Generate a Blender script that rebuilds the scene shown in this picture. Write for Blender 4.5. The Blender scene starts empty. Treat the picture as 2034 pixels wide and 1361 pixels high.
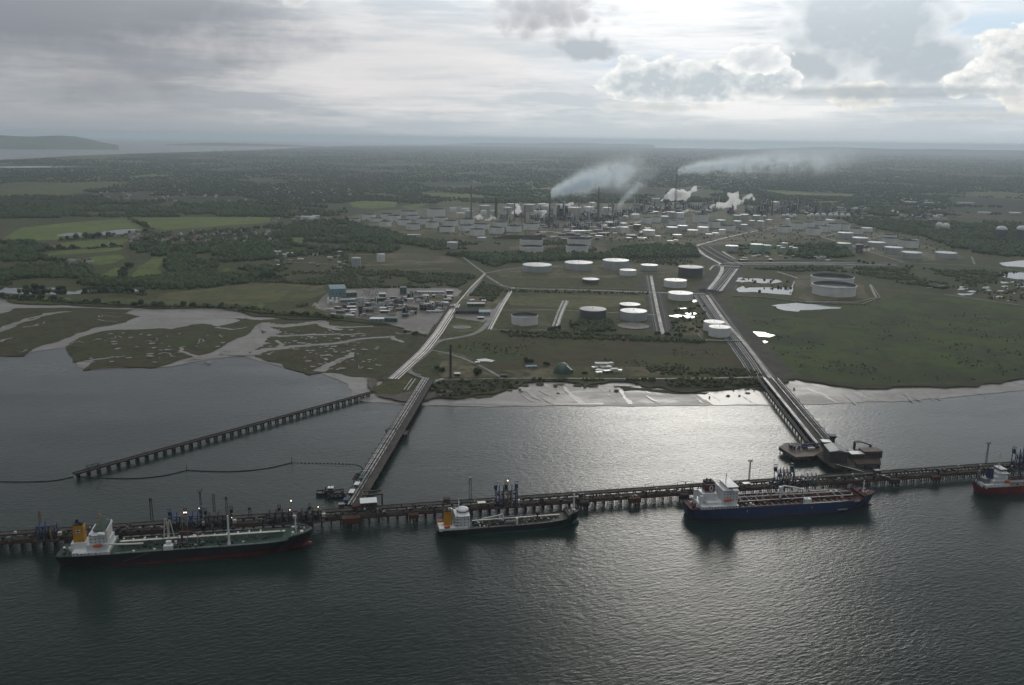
import bpy, math, random
import numpy as np
from mathutils import Vector, Matrix, noise as mnoise
from mathutils.geometry import tessellate_polygon
random.seed(7); RNG = np.random.default_rng(7)
sc = bpy.context.scene
COL = sc.collection
# ------------------------------------------------------------------ camera
H = 345.0; FPX = 1750.0; CX, CY = 1017.0, 680.5
PITCH = math.atan((CY-275)/FPX); ROLL = math.radians(0.8)
_cp, _sp = math.cos(PITCH), math.sin(PITCH); _c, _s = math.cos(ROLL), math.sin(ROLL)
FW = Vector((0, _cp, -_sp)); _R = Vector((1, 0, 0)); _U = Vector((0, _sp, _cp))
RV = _c*_R + _s*_U; UV = -_s*_R + _c*_U
cam = bpy.data.cameras.new('Camera'); camo = bpy.data.objects.new('Camera', cam); COL.objects.link(camo)
cam.sensor_width = 36; cam.lens = FPX/2034*36; cam.clip_start = 5; cam.clip_end = 200000
M = Matrix((RV, UV, -FW)).transposed().to_4x4(); M.translation = (0, 0, H); camo.matrix_world = M
sc.camera = camo
def P(px, py, z=0.0):
    """a point of the photograph's survey -> metres on the level z"""
    d = FW + RV*((px-CX)/FPX) - UV*((py-CY)/FPX)
    t = (z-H)/d.z
    return Vector((d.x*t, d.y*t, z))
# ------------------------------------------------------------------ render settings
sc.view_settings.view_transform = 'Standard'; sc.view_settings.look = 'None'
sc.view_settings.gamma = 1; sc.view_settings.use_curve_mapping = False
sc.view_settings.exposure = 0.05
sc.render.engine = 'CYCLES'
sc.cycles.use_denoising = True
sc.cycles.max_bounces = 8; sc.cycles.diffuse_bounces = 2; sc.cycles.glossy_bounces = 3
sc.cycles.volume_bounces = 4; sc.cycles.transparent_max_bounces = 8
sc.cycles.sample_clamp_indirect = 4; sc.cycles.sample_clamp_direct = 12
sc.cycles.caustics_reflective = False; sc.cycles.caustics_refractive = False
sc.cycles.volume_max_steps = 128; sc.cycles.volume_step_rate = 1.0
# ------------------------------------------------------------------ node helper
class X:
    """a socket with arithmetic: every operation adds a node"""
    def __init__(s, t, k): s.t, s.k = t, k
    def _m(s, op, *a):
        n = s.t.nodes.new('ShaderNodeMath'); n.operation = op
        for i, v in enumerate((s,)+a):
            if isinstance(v, X): s.t.links.new(v.k, n.inputs[i])
            else: n.inputs[i].default_value = v
        return X(s.t, n.outputs[0])
    def __add__(s, o): return s._m('ADD', o)
    def __radd__(s, o): return s._m('ADD', o)
    def __mul__(s, o): return s._m('MULTIPLY', o)
    def __rmul__(s, o): return s._m('MULTIPLY', o)
    def __sub__(s, o): return s._m('SUBTRACT', o)
    def __rsub__(s, o): return (s*-1.0)+o
    def __truediv__(s, o): return s._m('DIVIDE', o)
    def __rtruediv__(s, o): return (s._m('POWER', -1.0))*o
    def __pow__(s, o): return s._m('POWER', o)
    def exp(s): return s._m('EXPONENT')
    def sqrt(s): return s._m('SQRT')
    def max(s, o): return s._m('MAXIMUM', o)
    def min(s, o): return s._m('MINIMUM', o)
    def clamp(s): return s.max(0.0).min(1.0)
    def step(s, a, b, smooth=True):
        n = s.t.nodes.new('ShaderNodeMapRange'); n.interpolation_type = 'SMOOTHSTEP' if smooth else 'LINEAR'
        s.t.links.new(s.k, n.inputs[0]); n.inputs[1].default_value = a; n.inputs[2].default_value = b
        return X(s.t, n.outputs[0])
def new(t, typ, **kw):
    n = t.nodes.new(typ)
    for k, v in kw.items(): setattr(n, k, v)
    return n
def put(t, sock, v):
    if isinstance(v, X): t.links.new(v.k, sock)
    elif hasattr(v, 'is_output') or hasattr(v, 'links'): t.links.new(v, sock)
    elif isinstance(v, (tuple, list)) and len(v) == 3 and len(sock.default_value) == 4: sock.default_value = (*v, 1)
    else: sock.default_value = v
def comb(t, x, y, z):
    n = t.nodes.new('ShaderNodeCombineXYZ')
    for i, v in enumerate((x, y, z)): put(t, n.inputs[i], v)
    return X(t, n.outputs[0])
def sep(t, v):
    n = t.nodes.new('ShaderNodeSeparateXYZ'); put(t, n.inputs[0], v); return [X(t, n.outputs[i]) for i in range(3)]
def noise(t, vec, scale=1.0, detail=4.0, rough=0.55, dist=0.0, out=0):
    n = t.nodes.new('ShaderNodeTexNoise')
    if vec is not None: put(t, n.inputs['Vector'], vec)
    n.inputs['Scale'].default_value = scale; n.inputs['Detail'].default_value = detail
    n.inputs['Roughness'].default_value = rough; n.inputs['Distortion'].default_value = dist
    return X(t, n.outputs[out])
def voro(t, vec, scale=1.0, feature='F1', out='Distance', rand=1.0):
    n = t.nodes.new('ShaderNodeTexVoronoi'); n.feature = feature
    put(t, n.inputs['Vector'], vec); n.inputs['Scale'].default_value = scale; n.inputs['Randomness'].default_value = rand
    return X(t, n.outputs[out])
def mixc(t, f, a, b):
    n = t.nodes.new('ShaderNodeMix'); n.data_type = 'RGBA'
    put(t, n.inputs[0], f); put(t, n.inputs[6], a); put(t, n.inputs[7], b)
    return X(t, n.outputs[2])
def ramp(t, f, stops):
    n = t.nodes.new('ShaderNodeValToRGB'); put(t, n.inputs[0], f); e = n.color_ramp.elements
    while len(e) < len(stops): e.new(0.5)
    for el, (p, c) in zip(e, stops): el.position = p; el.color = (*c, 1) if len(c) == 3 else c
    return X(t, n.outputs[0])
# ------------------------------------------------------------------ sky
SUN_EL, SUN_AZ = 18.0, 12.0          # the sun stands behind the cloud, ahead and right of the camera
w = bpy.data.worlds.new('World'); sc.world = w; w.use_nodes = True
t = w.node_tree; t.nodes.clear()
def build_sky():
    out = new(t, 'ShaderNodeOutputWorld'); bg = new(t, 'ShaderNodeBackground')
    t.links.new(bg.outputs[0], out.inputs[0]); bg.inputs[1].default_value = 0.1
    sky = new(t, 'ShaderNodeTexSky', sky_type='NISHITA', sun_disc=False)
    sky.sun_elevation = math.radians(SUN_EL); sky.sun_rotation = math.radians(SUN_AZ)
    sky.air_density = 1.0; sky.dust_density = 1.5
    tc = new(t, 'ShaderNodeTexCoord')
    dx, dy, dz = sep(t, tc.outputs['Generated'])
    u = dx._m('ARCTAN2', dy)*57.29578
    v = dz._m('ARCSINE')*57.29578
    vz = v.max(-2.0)
    # warped coordinates for the cloud edges
    cv = comb(t, u*0.10, vz*0.16, 0.0)
    wn = noise(t, cv, 1.0, 6, 0.6)
    fv = comb(t, u*0.55, vz*0.75, 3.0)
    fine = noise(t, fv, 1.0, 7, 0.66)
    fu = u*0.95+fine*1.0; fw = vz*1.25+fine*0.9+wn*0.8
    puff = voro(t, comb(t, fu, fw, 1.0), 1.0, 'F1')
    puff2 = voro(t, comb(t, u*2.1+fine*3.4, vz*2.5+fine*2.6, 5.0), 1.0, 'F1')
    fine_up = noise(t, comb(t, u*0.55-0.06, vz*0.75+0.20, 3.0), 1.0, 5, 0.66)
    lit = (fine-fine_up)*1.5+(0.42-puff2)*0.35                  # crowns catch the light from above
    bil = (0.55-puff)*0.7+(0.45-puff2)*0.16+(fine-0.5)*1.15
    strat = noise(t, comb(t, u*0.085+wn*0.5, vz*0.75, 7.0), 1.0, 6, 0.62)
    strat2 = noise(t, comb(t, u*0.22, vz*1.7+wn*1.2, 11.0), 1.0, 5, 0.6)
    def ell(cu, cvv, ru, rv):        # 1 in the middle, 0 on the rim, negative outside
        a = (u-cu)*(1.0/ru); b = (vz-cvv)*(1.0/rv)
        return 1.0-(a*a+b*b).sqrt()
    side = u.step(-27, 7)
    # veil of high cloud: dull on the left, bright towards the hidden sun
    base = mixc(t, side, (0.35, 0.37, 0.40), (0.53, 0.60, 0.66))
    low = mixc(t, side, (0.32, 0.35, 0.385), (0.47, 0.55, 0.61))
    col = mixc(t, v.step(0.3, 3.2), low, base)
    mid = mixc(t, side, (0.48, 0.475, 0.48), (0.86, 0.88, 0.90))
    col = mixc(t, ((strat-0.44)*5.5).clamp()*v.step(0.2, 1.8)*0.85, col, mid)
    col = mixc(t, ((strat2-0.54)*6.0).clamp()*0.32*v.step(0.6, 2.2), col, mixc(t, side, (0.21, 0.23, 0.26), (0.52, 0.60, 0.67)))
    # glow of the sun behind the cloud
    a = (u-7.0)*(1.0/32.0); b = (vz-14.8)*(1.0/3.4)
    glow = ((a*a+b*b)*-0.5).exp()
    # pale blue gaps
    gap = ((ell(7.5, 4.5, 9, 1.6)+(strat2-0.5)*1.2)*1.6).clamp()*0.5
    col = mixc(t, gap, col, (0.60, 0.72, 0.85))
    gap = ((ell(27.5, 6.3, 4.0, 1.3)+(strat2-0.5)*1.0)*2).clamp()*0.8
    col = mixc(t, gap, col, (0.52, 0.66, 0.80))
    # bright streak field left of the middle
    br = ((ell(-7, 4.6, 15, 4.2)+(strat-0.5)*2.0+(strat2-0.5)*0.7)*1.3).clamp()
    col = mixc(t, br*0.7, col, (0.74, 0.725, 0.73))
    # dark bank in the upper left
    f = ell(-27, 7.6, 17, 5.4)+(wn-0.5)*1.3+(fine-0.5)*0.35
    col = mixc(t, (f*2.0).clamp()*0.86, col, (0.215, 0.235, 0.272))
    col = mixc(t, ((ell(-24, 9.2, 7, 1.6)+(fine-0.5)*1.2)*1.4).clamp()*0.5, col, (0.30, 0.30, 0.30))
    def bank(ells, body, rim, kb=0.8, soft=6.0, rimw=0.34, flat=None, tex=0.45):
        nonlocal col
        f = None
        for cu, cvv, ru, rv, k in ells:
            e = ell(cu, cvv, ru, rv)*k
            f = e if f is None else f.max(e)
        f = f+bil*kb
        if flat is not None: f = f-((flat+(fine-0.5)*0.5-vz)*2.2).max(0.0)
        m = (f*soft).step(0.0, 1.0)
        shade = ((f*(1.0/rimw)).clamp()*0.9+0.10-lit*tex*1.6+(fine-0.5)*0.2).clamp()
        col = mixc(t, m, col, mixc(t, shade, rim, body))
    br = ((ell(10.5, 7.4, 9.5, 3.6)+(strat-0.5)*2.6+(strat2-0.5)*2.0)*1.3).clamp()
    col = mixc(t, br*0.75, col, (0.88, 0.90, 0.925))
    # torn pieces near the top edge
    bank([(-13.4, 8.6, 1.3, 1.5, .9)], (0.52, 0.53, 0.54), (0.74, 0.74, 0.75), 0.7, 2.6, 0.5)
    bank([(1.6, 7.6, 4.6, 1.9, 1.0)], (0.36, 0.38, 0.42), (0.70, 0.71, 0.73), 0.9, 1.7, 0.9, tex=0.3)
    bank([(4.4, 5.4, 2.6, 0.9, 1.0)], (0.40, 0.46, 0.52), (0.56, 0.61, 0.66), 0.7, 1.8, 0.5, tex=0.2)
    # tall grey cloud
    bank([(20.6, 7.2, 5.4, 4.2, 1.5), (23.6, 4.5, 4.2, 1.7, 1.4), (17.2, 4.3, 3.4, 1.5, 1.1)], (0.43, 0.50, 0.56), (0.84, 0.88, 0.91), 0.66, 4.0, 0.7, flat=2.9, tex=0.30)
    # long cumulus bank with lit crowns, right of the middle
    bank([(8.6, 3.5, 3.6, 1.7, 1.1), (11.6, 3.4, 3.8, 1.6, 1.1), (15.2, 3.6, 2.6, 1.1, 1.0)], (0.46, 0.54, 0.60), (0.95, 0.96, 0.96), 0.74, 6, 0.8, flat=2.4, tex=0.75)
    bank([(14.6, 4.8, 2.0, 1.0, 1.0)], (0.56, 0.62, 0.68), (0.96, 0.97, 0.97), 0.9, 6, 0.9, flat=3.2, tex=0.75)
    # white cumulus at the right edge
    bank([(29.4, 4.3, 3.6, 2.6, 1.3), (26.4, 3.4, 1.7, 0.9, 1.0)], (0.50, 0.55, 0.585), (0.98, 0.98, 0.95), 0.78, 6, 1.3, flat=2.5, tex=0.85)
    bank([(31.0, 2.4, 3.0, 1.0, 1.0)], (0.52, 0.56, 0.59), (0.88, 0.87, 0.83), 0.8, 5, 0.9, flat=1.6, tex=0.75)
    bank([(20.5, 2.7, 2.4, 0.95, 1.0)], (0.50, 0.56, 0.60), (0.88, 0.87, 0.82), 0.9, 5, 1.0, flat=1.9, tex=0.8)
    bank([(8.6, 2.0, 5.0, 0.42, 0.8)], (0.54, 0.60, 0.64), (0.76, 0.775, 0.765), 0.7, 2.0, 0.8, flat=1.5, tex=0.5)
    bank([(26.0, 1.6, 6.0, 0.35, 0.8)], (0.50, 0.56, 0.60), (0.72, 0.735, 0.73), 0.7, 1.6, 0.8, tex=0.5)
    # thin dark shelves under the banks
    sh = ((ell(22, 2.9, 9, 0.45)+(fine-0.5)*0.8)*2).clamp()*0.7
    col = mixc(t, sh, col, (0.36, 0.43, 0.49))
    # the layer overhead and behind the camera
    over = v.step(14.5, 25)
    back = (dy*-1.0).step(-0.3, 0.7)
    col = mixc(t, v.step(8.5, 13)*0.7, col, mixc(t, side, (0.42, 0.44, 0.46), (0.75, 0.78, 0.80)))
    ahead = (((u-13.0)*(1.0/30.0))*((u-13.0)*(1.0/30.0))*-0.5).exp()
    oc = mixc(t, ahead, (0.026, 0.034, 0.035), (0.055, 0.064, 0.065))
    oc = mixc(t, v.step(44, 70), oc, (1.55, 1.57, 1.55))
    oc = mixc(t, back, oc, (0.27, 0.285, 0.30))
    col = mixc(t, over.max(back*v.step(-1, 4)), col, oc)
    sky_part = mixc(t, 0.985, sky.outputs[0], (0, 0, 0))        # what the cloud lets through of the clear sky
    n = new(t, 'ShaderNodeVectorMath', operation='SCALE'); put(t, n.inputs[0], col); n.inputs['Scale'].default_value = 10.0
    g = new(t, 'ShaderNodeVectorMath', operation='SCALE'); g.inputs[0].default_value = (10.3, 10.6, 11.0); put(t, g.inputs['Scale'], glow*GLOW)
    s1 = new(t, 'ShaderNodeVectorMath', operation='ADD'); t.links.new(n.outputs[0], s1.inputs[0]); t.links.new(g.outputs[0], s1.inputs[1])
    s2 = new(t, 'ShaderNodeVectorMath', operation='ADD'); t.links.new(s1.outputs[0], s2.inputs[0]); put(t, s2.inputs[1], sky_part)
    t.links.new(s2.outputs[0], bg.inputs[0])
GLOW = 1.1
build_sky()
w.cycles.sampling_method = 'MANUAL'; w.cycles.sample_map_resolution = 512
sun = bpy.data.lights.new('Sun', 'SUN'); suno = bpy.data.objects.new('Sun', sun); COL.objects.link(suno)
sun.energy = 0.5; sun.angle = math.radians(16); sun.color = (1.0, 0.95, 0.87)
_sd = Vector((math.sin(math.radians(SUN_AZ))*math.cos(math.radians(SUN_EL)), math.cos(math.radians(SUN_AZ))*math.cos(math.radians(SUN_EL)), math.sin(math.radians(SUN_EL))))
suno.rotation_euler = _sd.to_track_quat('Z', 'Y').to_euler()
# ------------------------------------------------------------------ haze (one even box of air round everything)
def build_haze():
    me = bpy.data.meshes.new('haze'); x0, x1, y0, y1, z0, z1 = -75000, 75000, -9000, 80000, -8, 380
    vs = [(x, y, z) for z in (z0, z1) for y in (y0, y1) for x in (x0, x1)]
    me.from_pydata(vs, [], [(0, 2, 3, 1), (4, 5, 7, 6), (0, 1, 5, 4), (2, 6, 7, 3), (0, 4, 6, 2), (1, 3, 7, 5)])
    o = bpy.data.objects.new('haze', me); COL.objects.link(o); o['kind'] = 'stuff'
    o['label'] = 'pale blue-grey haze over the whole estuary and country'; o['category'] = 'haze'
    m = bpy.data.materials.new('haze'); m.use_nodes = True; tt = m.node_tree; tt.nodes.clear()
    v = new(tt, 'ShaderNodeVolumePrincipled'); v.inputs['Color'].default_value = (0.78, 0.89, 1.0, 1)
    v.inputs['Density'].default_value = 4.0e-5; v.inputs['Anisotropy'].default_value = 0.45
    tt.links.new(v.outputs[0], new(tt, 'ShaderNodeOutputMaterial').inputs['Volume'])
    me.materials.append(m)
build_haze()
# ------------------------------------------------------------------ materials
MAT = {}
def mat(name, col, rough=0.6, metal=0.0, var=0.25, vscale=0.15, spec=0.5, col2=None, stretch=(1, 1, 1), bump=0.0):
    """weathered paint: the colour drifts between two tones in a noise of the thing's own"""
    if name in MAT: return MAT[name]
    m = bpy.data.materials.new(name); m.use_nodes = True; tt = m.node_tree; b = tt.nodes['Principled BSDF']
    geo = new(tt, 'ShaderNodeTexCoord')
    mp = new(tt, 'ShaderNodeMapping'); tt.links.new(geo.outputs['Object'], mp.inputs[0]); mp.inputs['Scale'].default_value = stretch
    n = noise(tt, mp.outputs[0], vscale, 5, 0.65)
    c2 = col2 or tuple(c*(1-var*1.6) for c in col)
    put(tt, b.inputs['Base Color'], mixc(tt, n.step(0.35, 0.68), col, c2))
    put(tt, b.inputs['Roughness'], (n*0.3+(rough-0.15)).clamp())
    b.inputs['Metallic'].default_value = metal; b.inputs['Specular IOR Level'].default_value = spec
    MAT[name] = m; return m
def raw(name):
    m = bpy.data.materials.new(name); m.use_nodes = True; MAT[name] = m
    tt = m.node_tree; return m, tt, tt.nodes['Principled BSDF'], new(tt, 'ShaderNodeNewGeometry').outputs['Position']
def water_mat(name, calm=False):
    m, tt, b, pos = raw(name)
    x, y, z = sep(tt, pos)
    b.inputs['Base Color'].default_value = (0.006, 0.015, 0.013, 1); b.inputs['IOR'].default_value = 1.33
    if calm:
        b.inputs['Roughness'].default_value = 0.06
        put(tt, b.inputs['Normal'], _bump(tt, noise(tt, pos, 0.08, 3), 0.04, 1.0)); return m
    wind = noise(tt, comb(tt, x*0.0035, y*0.010, 0.0), 1.0, 4, 0.6)            # cat's paws and slicks
    ca, sa = math.cos(0.35), math.sin(0.35)
    rx = x*ca+y*sa; ry = y*ca-x*sa
    w1 = noise(tt, comb(tt, rx*0.15, ry*0.36, 0.0), 1.0, 3, 0.6, 0.4)
    w2 = noise(tt, comb(tt, rx*0.030, ry*0.065, 4.0), 1.0, 2, 0.5, 0.3)
    h = w1*(0.36+wind*wind*1.1)+w2*0.24
    put(tt, b.inputs['Roughness'], wind*0.09+0.24)
    put(tt, b.inputs['Normal'], _bump(tt, h, 0.36, 2.0))
    return m
def _bump(tt, h, strength, dist):
    n = new(tt, 'ShaderNodeBump'); put(tt, n.inputs['Height'], h); n.inputs['Strength'].default_value = strength; n.inputs['Distance'].default_value = dist
    return n.outputs[0]
water_mat('water'); water_mat('pond', True)
def land_mat():
    m, tt, b, pos = raw('land'); x, y, z = sep(tt, pos)
    n1 = noise(tt, pos, 0.0022, 5, 0.6); n2 = noise(tt, pos, 0.012, 6, 0.65); n3 = noise(tt, pos, 0.09, 4, 0.7)
    near = mixc(tt, (n1*0.6+n2*0.5-0.05).step(0.36, 0.60), (0.043, 0.054, 0.017), (0.074, 0.073, 0.026))
    near = mixc(tt, n2.step(0.52, 0.72)*0.65, near, (0.055, 0.045, 0.028))
    near = mixc(tt, n2.step(0.36, 0.44)*-0.75+0.75, near, (0.090, 0.092, 0.034))
    near = mixc(tt, n3.step(0.46, 0.64)*0.7, near, (0.021, 0.029, 0.012))
    # open country: a patchwork of woods, pasture and heath
    vv = comb(tt, x*0.0016+n2*0.45, y*0.0010+n1*0.8, 0.0)
    cell = voro(tt, vv, 1.0, 'F1', 'Color'); r, g, bb = sep(tt, cell)
    farc = ramp(tt, (r*0.75+n2*0.5-0.12).clamp(), [(0.0, (0.017, 0.026, 0.014)), (0.45, (0.024, 0.034, 0.016)), (0.55, (0.052, 0.072, 0.026)), (0.72, (0.098, 0.120, 0.042)), (0.84, (0.060, 0.054, 0.034)), (1.0, (0.074, 0.060, 0.042))])
    farc = mixc(tt, n3.step(0.4, 0.7)*0.5, farc, (0.020, 0.028, 0.015))
    put(tt, b.inputs['Base Color'], mixc(tt, y.step(3600, 5200), near, farc))
    b.inputs['Roughness'].default_value = 0.9; b.inputs['Specular IOR Level'].default_value = 0.15
    put(tt, b.inputs['Normal'], _bump(tt, n3+n2*2.0, 0.6, 3.0))
land_mat()
def cover_mat(name, c1, c2, c3, s1=0.01, s2=0.07, rough=0.9, spec=0.15, bump=0.5):
    m, tt, b, pos = raw(name)
    n1 = noise(tt, pos, s1, 6, 0.68); n2 = noise(tt, pos, s2, 6, 0.72); n3 = noise(tt, pos, s2*0.32, 5, 0.7, 0.6)
    c = mixc(tt, n1.step(0.40, 0.60), c1, c2); c = mixc(tt, n3.step(0.50, 0.62)*0.75, c, tuple(a*0.62+d*0.30 for a, d in zip(c3, c1)))
    c = mixc(tt, n2.step(0.50, 0.66)*0.85, c, c3)
    put(tt, b.inputs['Base Color'], c); b.inputs['Roughness'].default_value = rough; b.inputs['Specular IOR Level'].default_value = spec
    if bump: put(tt, b.inputs['Normal'], _bump(tt, n2+n1, bump, 2.0))
    return m
cover_mat('saltmarsh', (0.062, 0.053, 0.027), (0.050, 0.060, 0.021), (0.021, 0.020, 0.012), 0.012, 0.09)
cover_mat('pasture', (0.130, 0.165, 0.038), (0.100, 0.132, 0.032), (0.066, 0.088, 0.026), 0.004, 0.03)
cover_mat('meadow', (0.115, 0.155, 0.030), (0.085, 0.120, 0.026), (0.045, 0.064, 0.022), 0.01, 0.05)
cover_mat('dry_grass', (0.115, 0.108, 0.045), (0.078, 0.088, 0.032), (0.040, 0.050, 0.019), 0.008, 0.05)
cover_mat('corridor_ground', (0.075, 0.066, 0.055), (0.055, 0.052, 0.040), (0.030, 0.032, 0.022), 0.02, 0.1)
cover_mat('hardstanding', (0.17, 0.155, 0.135), (0.13, 0.115, 0.10), (0.08, 0.075, 0.065), 0.012, 0.09, 0.6, 0.4, 0.0)
cover_mat('bare_earth', (0.150, 0.124, 0.078), (0.064, 0.074, 0.028), (0.030, 0.039, 0.015), 0.009, 0.06)
cover_mat('refinery_ground', (0.165, 0.145, 0.108), (0.085, 0.092, 0.042), (0.034, 0.041, 0.018), 0.007, 0.035)
cover_mat('field_marsh', (0.050, 0.060, 0.018), (0.060, 0.045, 0.021), (0.027, 0.034, 0.013), 0.006, 0.045)
cover_mat('deep_marsh', (0.050, 0.076, 0.014), (0.038, 0.045, 0.016), (0.017, 0.024, 0.010), 0.006, 0.03)
cover_mat('shore_bank', (0.036, 0.036, 0.016), (0.045, 0.038, 0.020), (0.022, 0.025, 0.012), 0.012, 0.08)
cover_mat('beach', (0.085, 0.066, 0.050), (0.060, 0.050, 0.040), (0.035, 0.032, 0.026), 0.03, 0.12, 0.7, 0.3)
def road_mat():
    m, tt, b, pos = raw('road'); n = noise(tt, pos, 0.06, 5, 0.65)
    put(tt, b.inputs['Base Color'], mixc(tt, n.step(0.35, 0.7), (0.135, 0.13, 0.128), (0.075, 0.072, 0.070)))
    put(tt, b.inputs['Roughness'], n*0.4+0.38); b.inputs['Specular IOR Level'].default_value = 0.4
def mud_mat():
    m, tt, b, pos = raw('mud'); x, y, z = sep(tt, pos)
    n = noise(tt, comb(tt, x*0.010, y*0.022, 0.0), 1.0, 6, 0.65); n2 = noise(tt, pos, 0.09, 5, 0.65)
    wet = (n*0.75+n2*0.25).step(0.42, 0.60)
    put(tt, b.inputs['Base Color'], mixc(tt, n2.step(0.35, 0.65), (0.21, 0.195, 0.18), (0.15, 0.138, 0.128)))
    put(tt, b.inputs['Roughness'], (0.55-wet*0.14)); b.inputs['Specular IOR Level'].default_value = 0.5
    put(tt, b.inputs['Normal'], _bump(tt, n2, 0.15, 1.0))
road_mat(); mud_mat()
cover_mat('wet_mud', (0.10, 0.095, 0.09), (0.075, 0.07, 0.068), (0.13, 0.12, 0.11), 0.02, 0.1, 0.36, 0.5, 0.05)
cover_mat('sandy_track', (0.30, 0.265, 0.20), (0.22, 0.195, 0.14), (0.10, 0.095, 0.06), 0.02, 0.08)
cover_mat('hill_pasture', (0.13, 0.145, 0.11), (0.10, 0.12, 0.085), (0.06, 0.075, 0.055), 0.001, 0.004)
# ------------------------------------------------------------------ object helpers
def tag(o, label=None, cat=None, group=None, kind=None):
    if label: o['label'] = label
    if cat: o['category'] = cat
    if group: o['group'] = group
    if kind: o['kind'] = kind
    return o
def link(name, me, parent=None):
    o = bpy.data.objects.new(name, me); COL.objects.link(o)
    if parent is not None: o.parent = parent
    return o
def empty(name, loc, rz=0.0, label=None, cat=None, group=None):
    o = link(name, None); o.location = loc; o.rotation_euler = (0, 0, rz); o.empty_display_size = 5
    return tag(o, label, cat, group)
def copy_thing(o, label=None, group=None, parent=None):
    c = o.copy(); COL.objects.link(c)
    if parent is not None: c.parent = parent
    for ch in o.children: copy_thing(ch, parent=c)
    if label: c['label'] = label
    if group: c['group'] = group
    return c
class MB:
    """collects boxes, bars, lathes into ONE mesh"""
    def __init__(s): s.v = []; s.f = []; s.m = []; s.k = 0
    def add(s, vs, fs):
        n = len(s.v); s.v += [tuple(v) for v in vs]; s.f += [tuple(i+n for i in f) for f in fs]; s.m += [s.k]*len(fs); return s
    def box(s, x, y, z, sx, sy, sz, rz=0.0, taper=1.0):
        """centre x, y, bottom z"""
        c, d = math.cos(rz), math.sin(rz); vs = []
        for k, q in ((0, 1.0), (1, taper)):
            for a, b in ((-1, -1), (1, -1), (1, 1), (-1, 1)):
                px, py = a*sx/2*q, b*sy/2*q
                vs.append((x+px*c-py*d, y+px*d+py*c, z+k*sz))
        return s.add(vs, [(0, 3, 2, 1), (4, 5, 6, 7), (0, 1, 5, 4), (1, 2, 6, 5), (2, 3, 7, 6), (3, 0, 4, 7)])
    def lathe(s, x, y, prof, n=16, cap0=False, cap1=True):
        """profile [(r, z), ...] turned about the upright through x, y"""
        vs = []; fs = []
        for r, z in prof:
            vs += [(x+r*math.cos(2*math.pi*i/n), y+r*math.sin(2*math.pi*i/n), z) for i in range(n)]
        for k in range(len(prof)-1):
            for i in range(n):
                j = (i+1) % n; fs.append((k*n+i, k*n+j, (k+1)*n+j, (k+1)*n+i))
        if cap0: fs.append(tuple(range(n-1, -1, -1)))
        if cap1: fs.append(tuple((len(prof)-1)*n+i for i in range(n)))
        return s.add(vs, fs)
    def cyl(s, x, y, z0, z1, r, r1=None, n=12): return s.lathe(x, y, [(r, z0), (r if r1 is None else r1, z1)], n)
    def bar(s, a, b, r, n=6):
        a, b = Vector(a), Vector(b); d = (b-a)
        if d.length < 1e-6: return s
        q = d.to_track_quat('Z', 'Y'); ux, uy = q @ Vector((1, 0, 0)), q @ Vector((0, 1, 0)); vs = []
        for p in (a, b):
            for i in range(n):
                w_ = 2*math.pi*(i+0.5)/n; vs.append(p+ux*r*math.cos(w_)+uy*r*math.sin(w_))
        fs = [(i, (i+1) % n, n+(i+1) % n, n+i) for i in range(n)]
        return s.add(vs, fs+[tuple(range(n-1, -1, -1)), tuple(range(n, 2*n))])
    def tube(s, pts, r, n=6):
        pts = [Vector(p) for p in pts]; vs = []; fs = []
        for i, p in enumerate(pts):
            d = (pts[min(i+1, len(pts)-1)]-pts[max(i-1, 0)]).normalized()
            sx = d.cross(Vector((0, 0, 1)));  sx = sx.normalized() if sx.length > 1e-4 else Vector((1, 0, 0)); sy = sx.cross(d)
            for k in range(n):
                w_ = 2*math.pi*(k+0.5)/n; vs.append(p+sx*r*math.cos(w_)+sy*r*math.sin(w_))
        for i in range(len(pts)-1):
            for k in range(n):
                j = (k+1) % n; fs.append((i*n+k, i*n+j, (i+1)*n+j, (i+1)*n+k))
        fs += [tuple(range(n-1, -1, -1)), tuple((len(pts)-1)*n+k for k in range(n))]
        return s.add(vs, fs)
    def prism(s, poly, z0, z1):
        n = len(poly); vs = [(p[0], p[1], z0) for p in poly]+[(p[0], p[1], z1) for p in poly]
        return s.add(vs, [tuple(range(n-1, -1, -1)), tuple(range(n, 2*n))]+[(i, (i+1) % n, n+(i+1) % n, n+i) for i in range(n)])
    def ball(s, x, y, z, r, nu=12, nv=8, sz=1.0):
        return s.lathe(x, y, [(r*math.sin(math.pi*k/nv)+1e-3, z-r*sz*math.cos(math.pi*k/nv)) for k in range(nv+1)], nu)
    def gable(s, x, y, z, sx, sy, h, rz=0.0, over=0.0):
        """ridge along local x"""
        c, d = math.cos(rz), math.sin(rz); sx += over; sy += over
        vs = [(-sx/2, -sy/2, z), (sx/2, -sy/2, z), (sx/2, sy/2, z), (-sx/2, sy/2, z), (-sx/2, 0, z+h), (sx/2, 0, z+h)]
        vs = [(x+a*c-b*d, y+a*d+b*c, e) for a, b, e in vs]
        return s.add(vs, [(0, 3, 2, 1), (0, 1, 5, 4), (2, 3, 4, 5), (0, 4, 3), (1, 2, 5)])
    def build(s, name, mats, parent=None, smooth=False):
        me = bpy.data.meshes.new(name); me.from_pydata(s.v, [], s.f)
        for m in (mats if isinstance(mats, (list, tuple)) else [mats]): me.materials.append(m)
        if any(s.m): me.polygons.foreach_set('material_index', s.m)
        if smooth: me.shade_smooth()
        me.update(); return link(name, me, parent)
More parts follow.
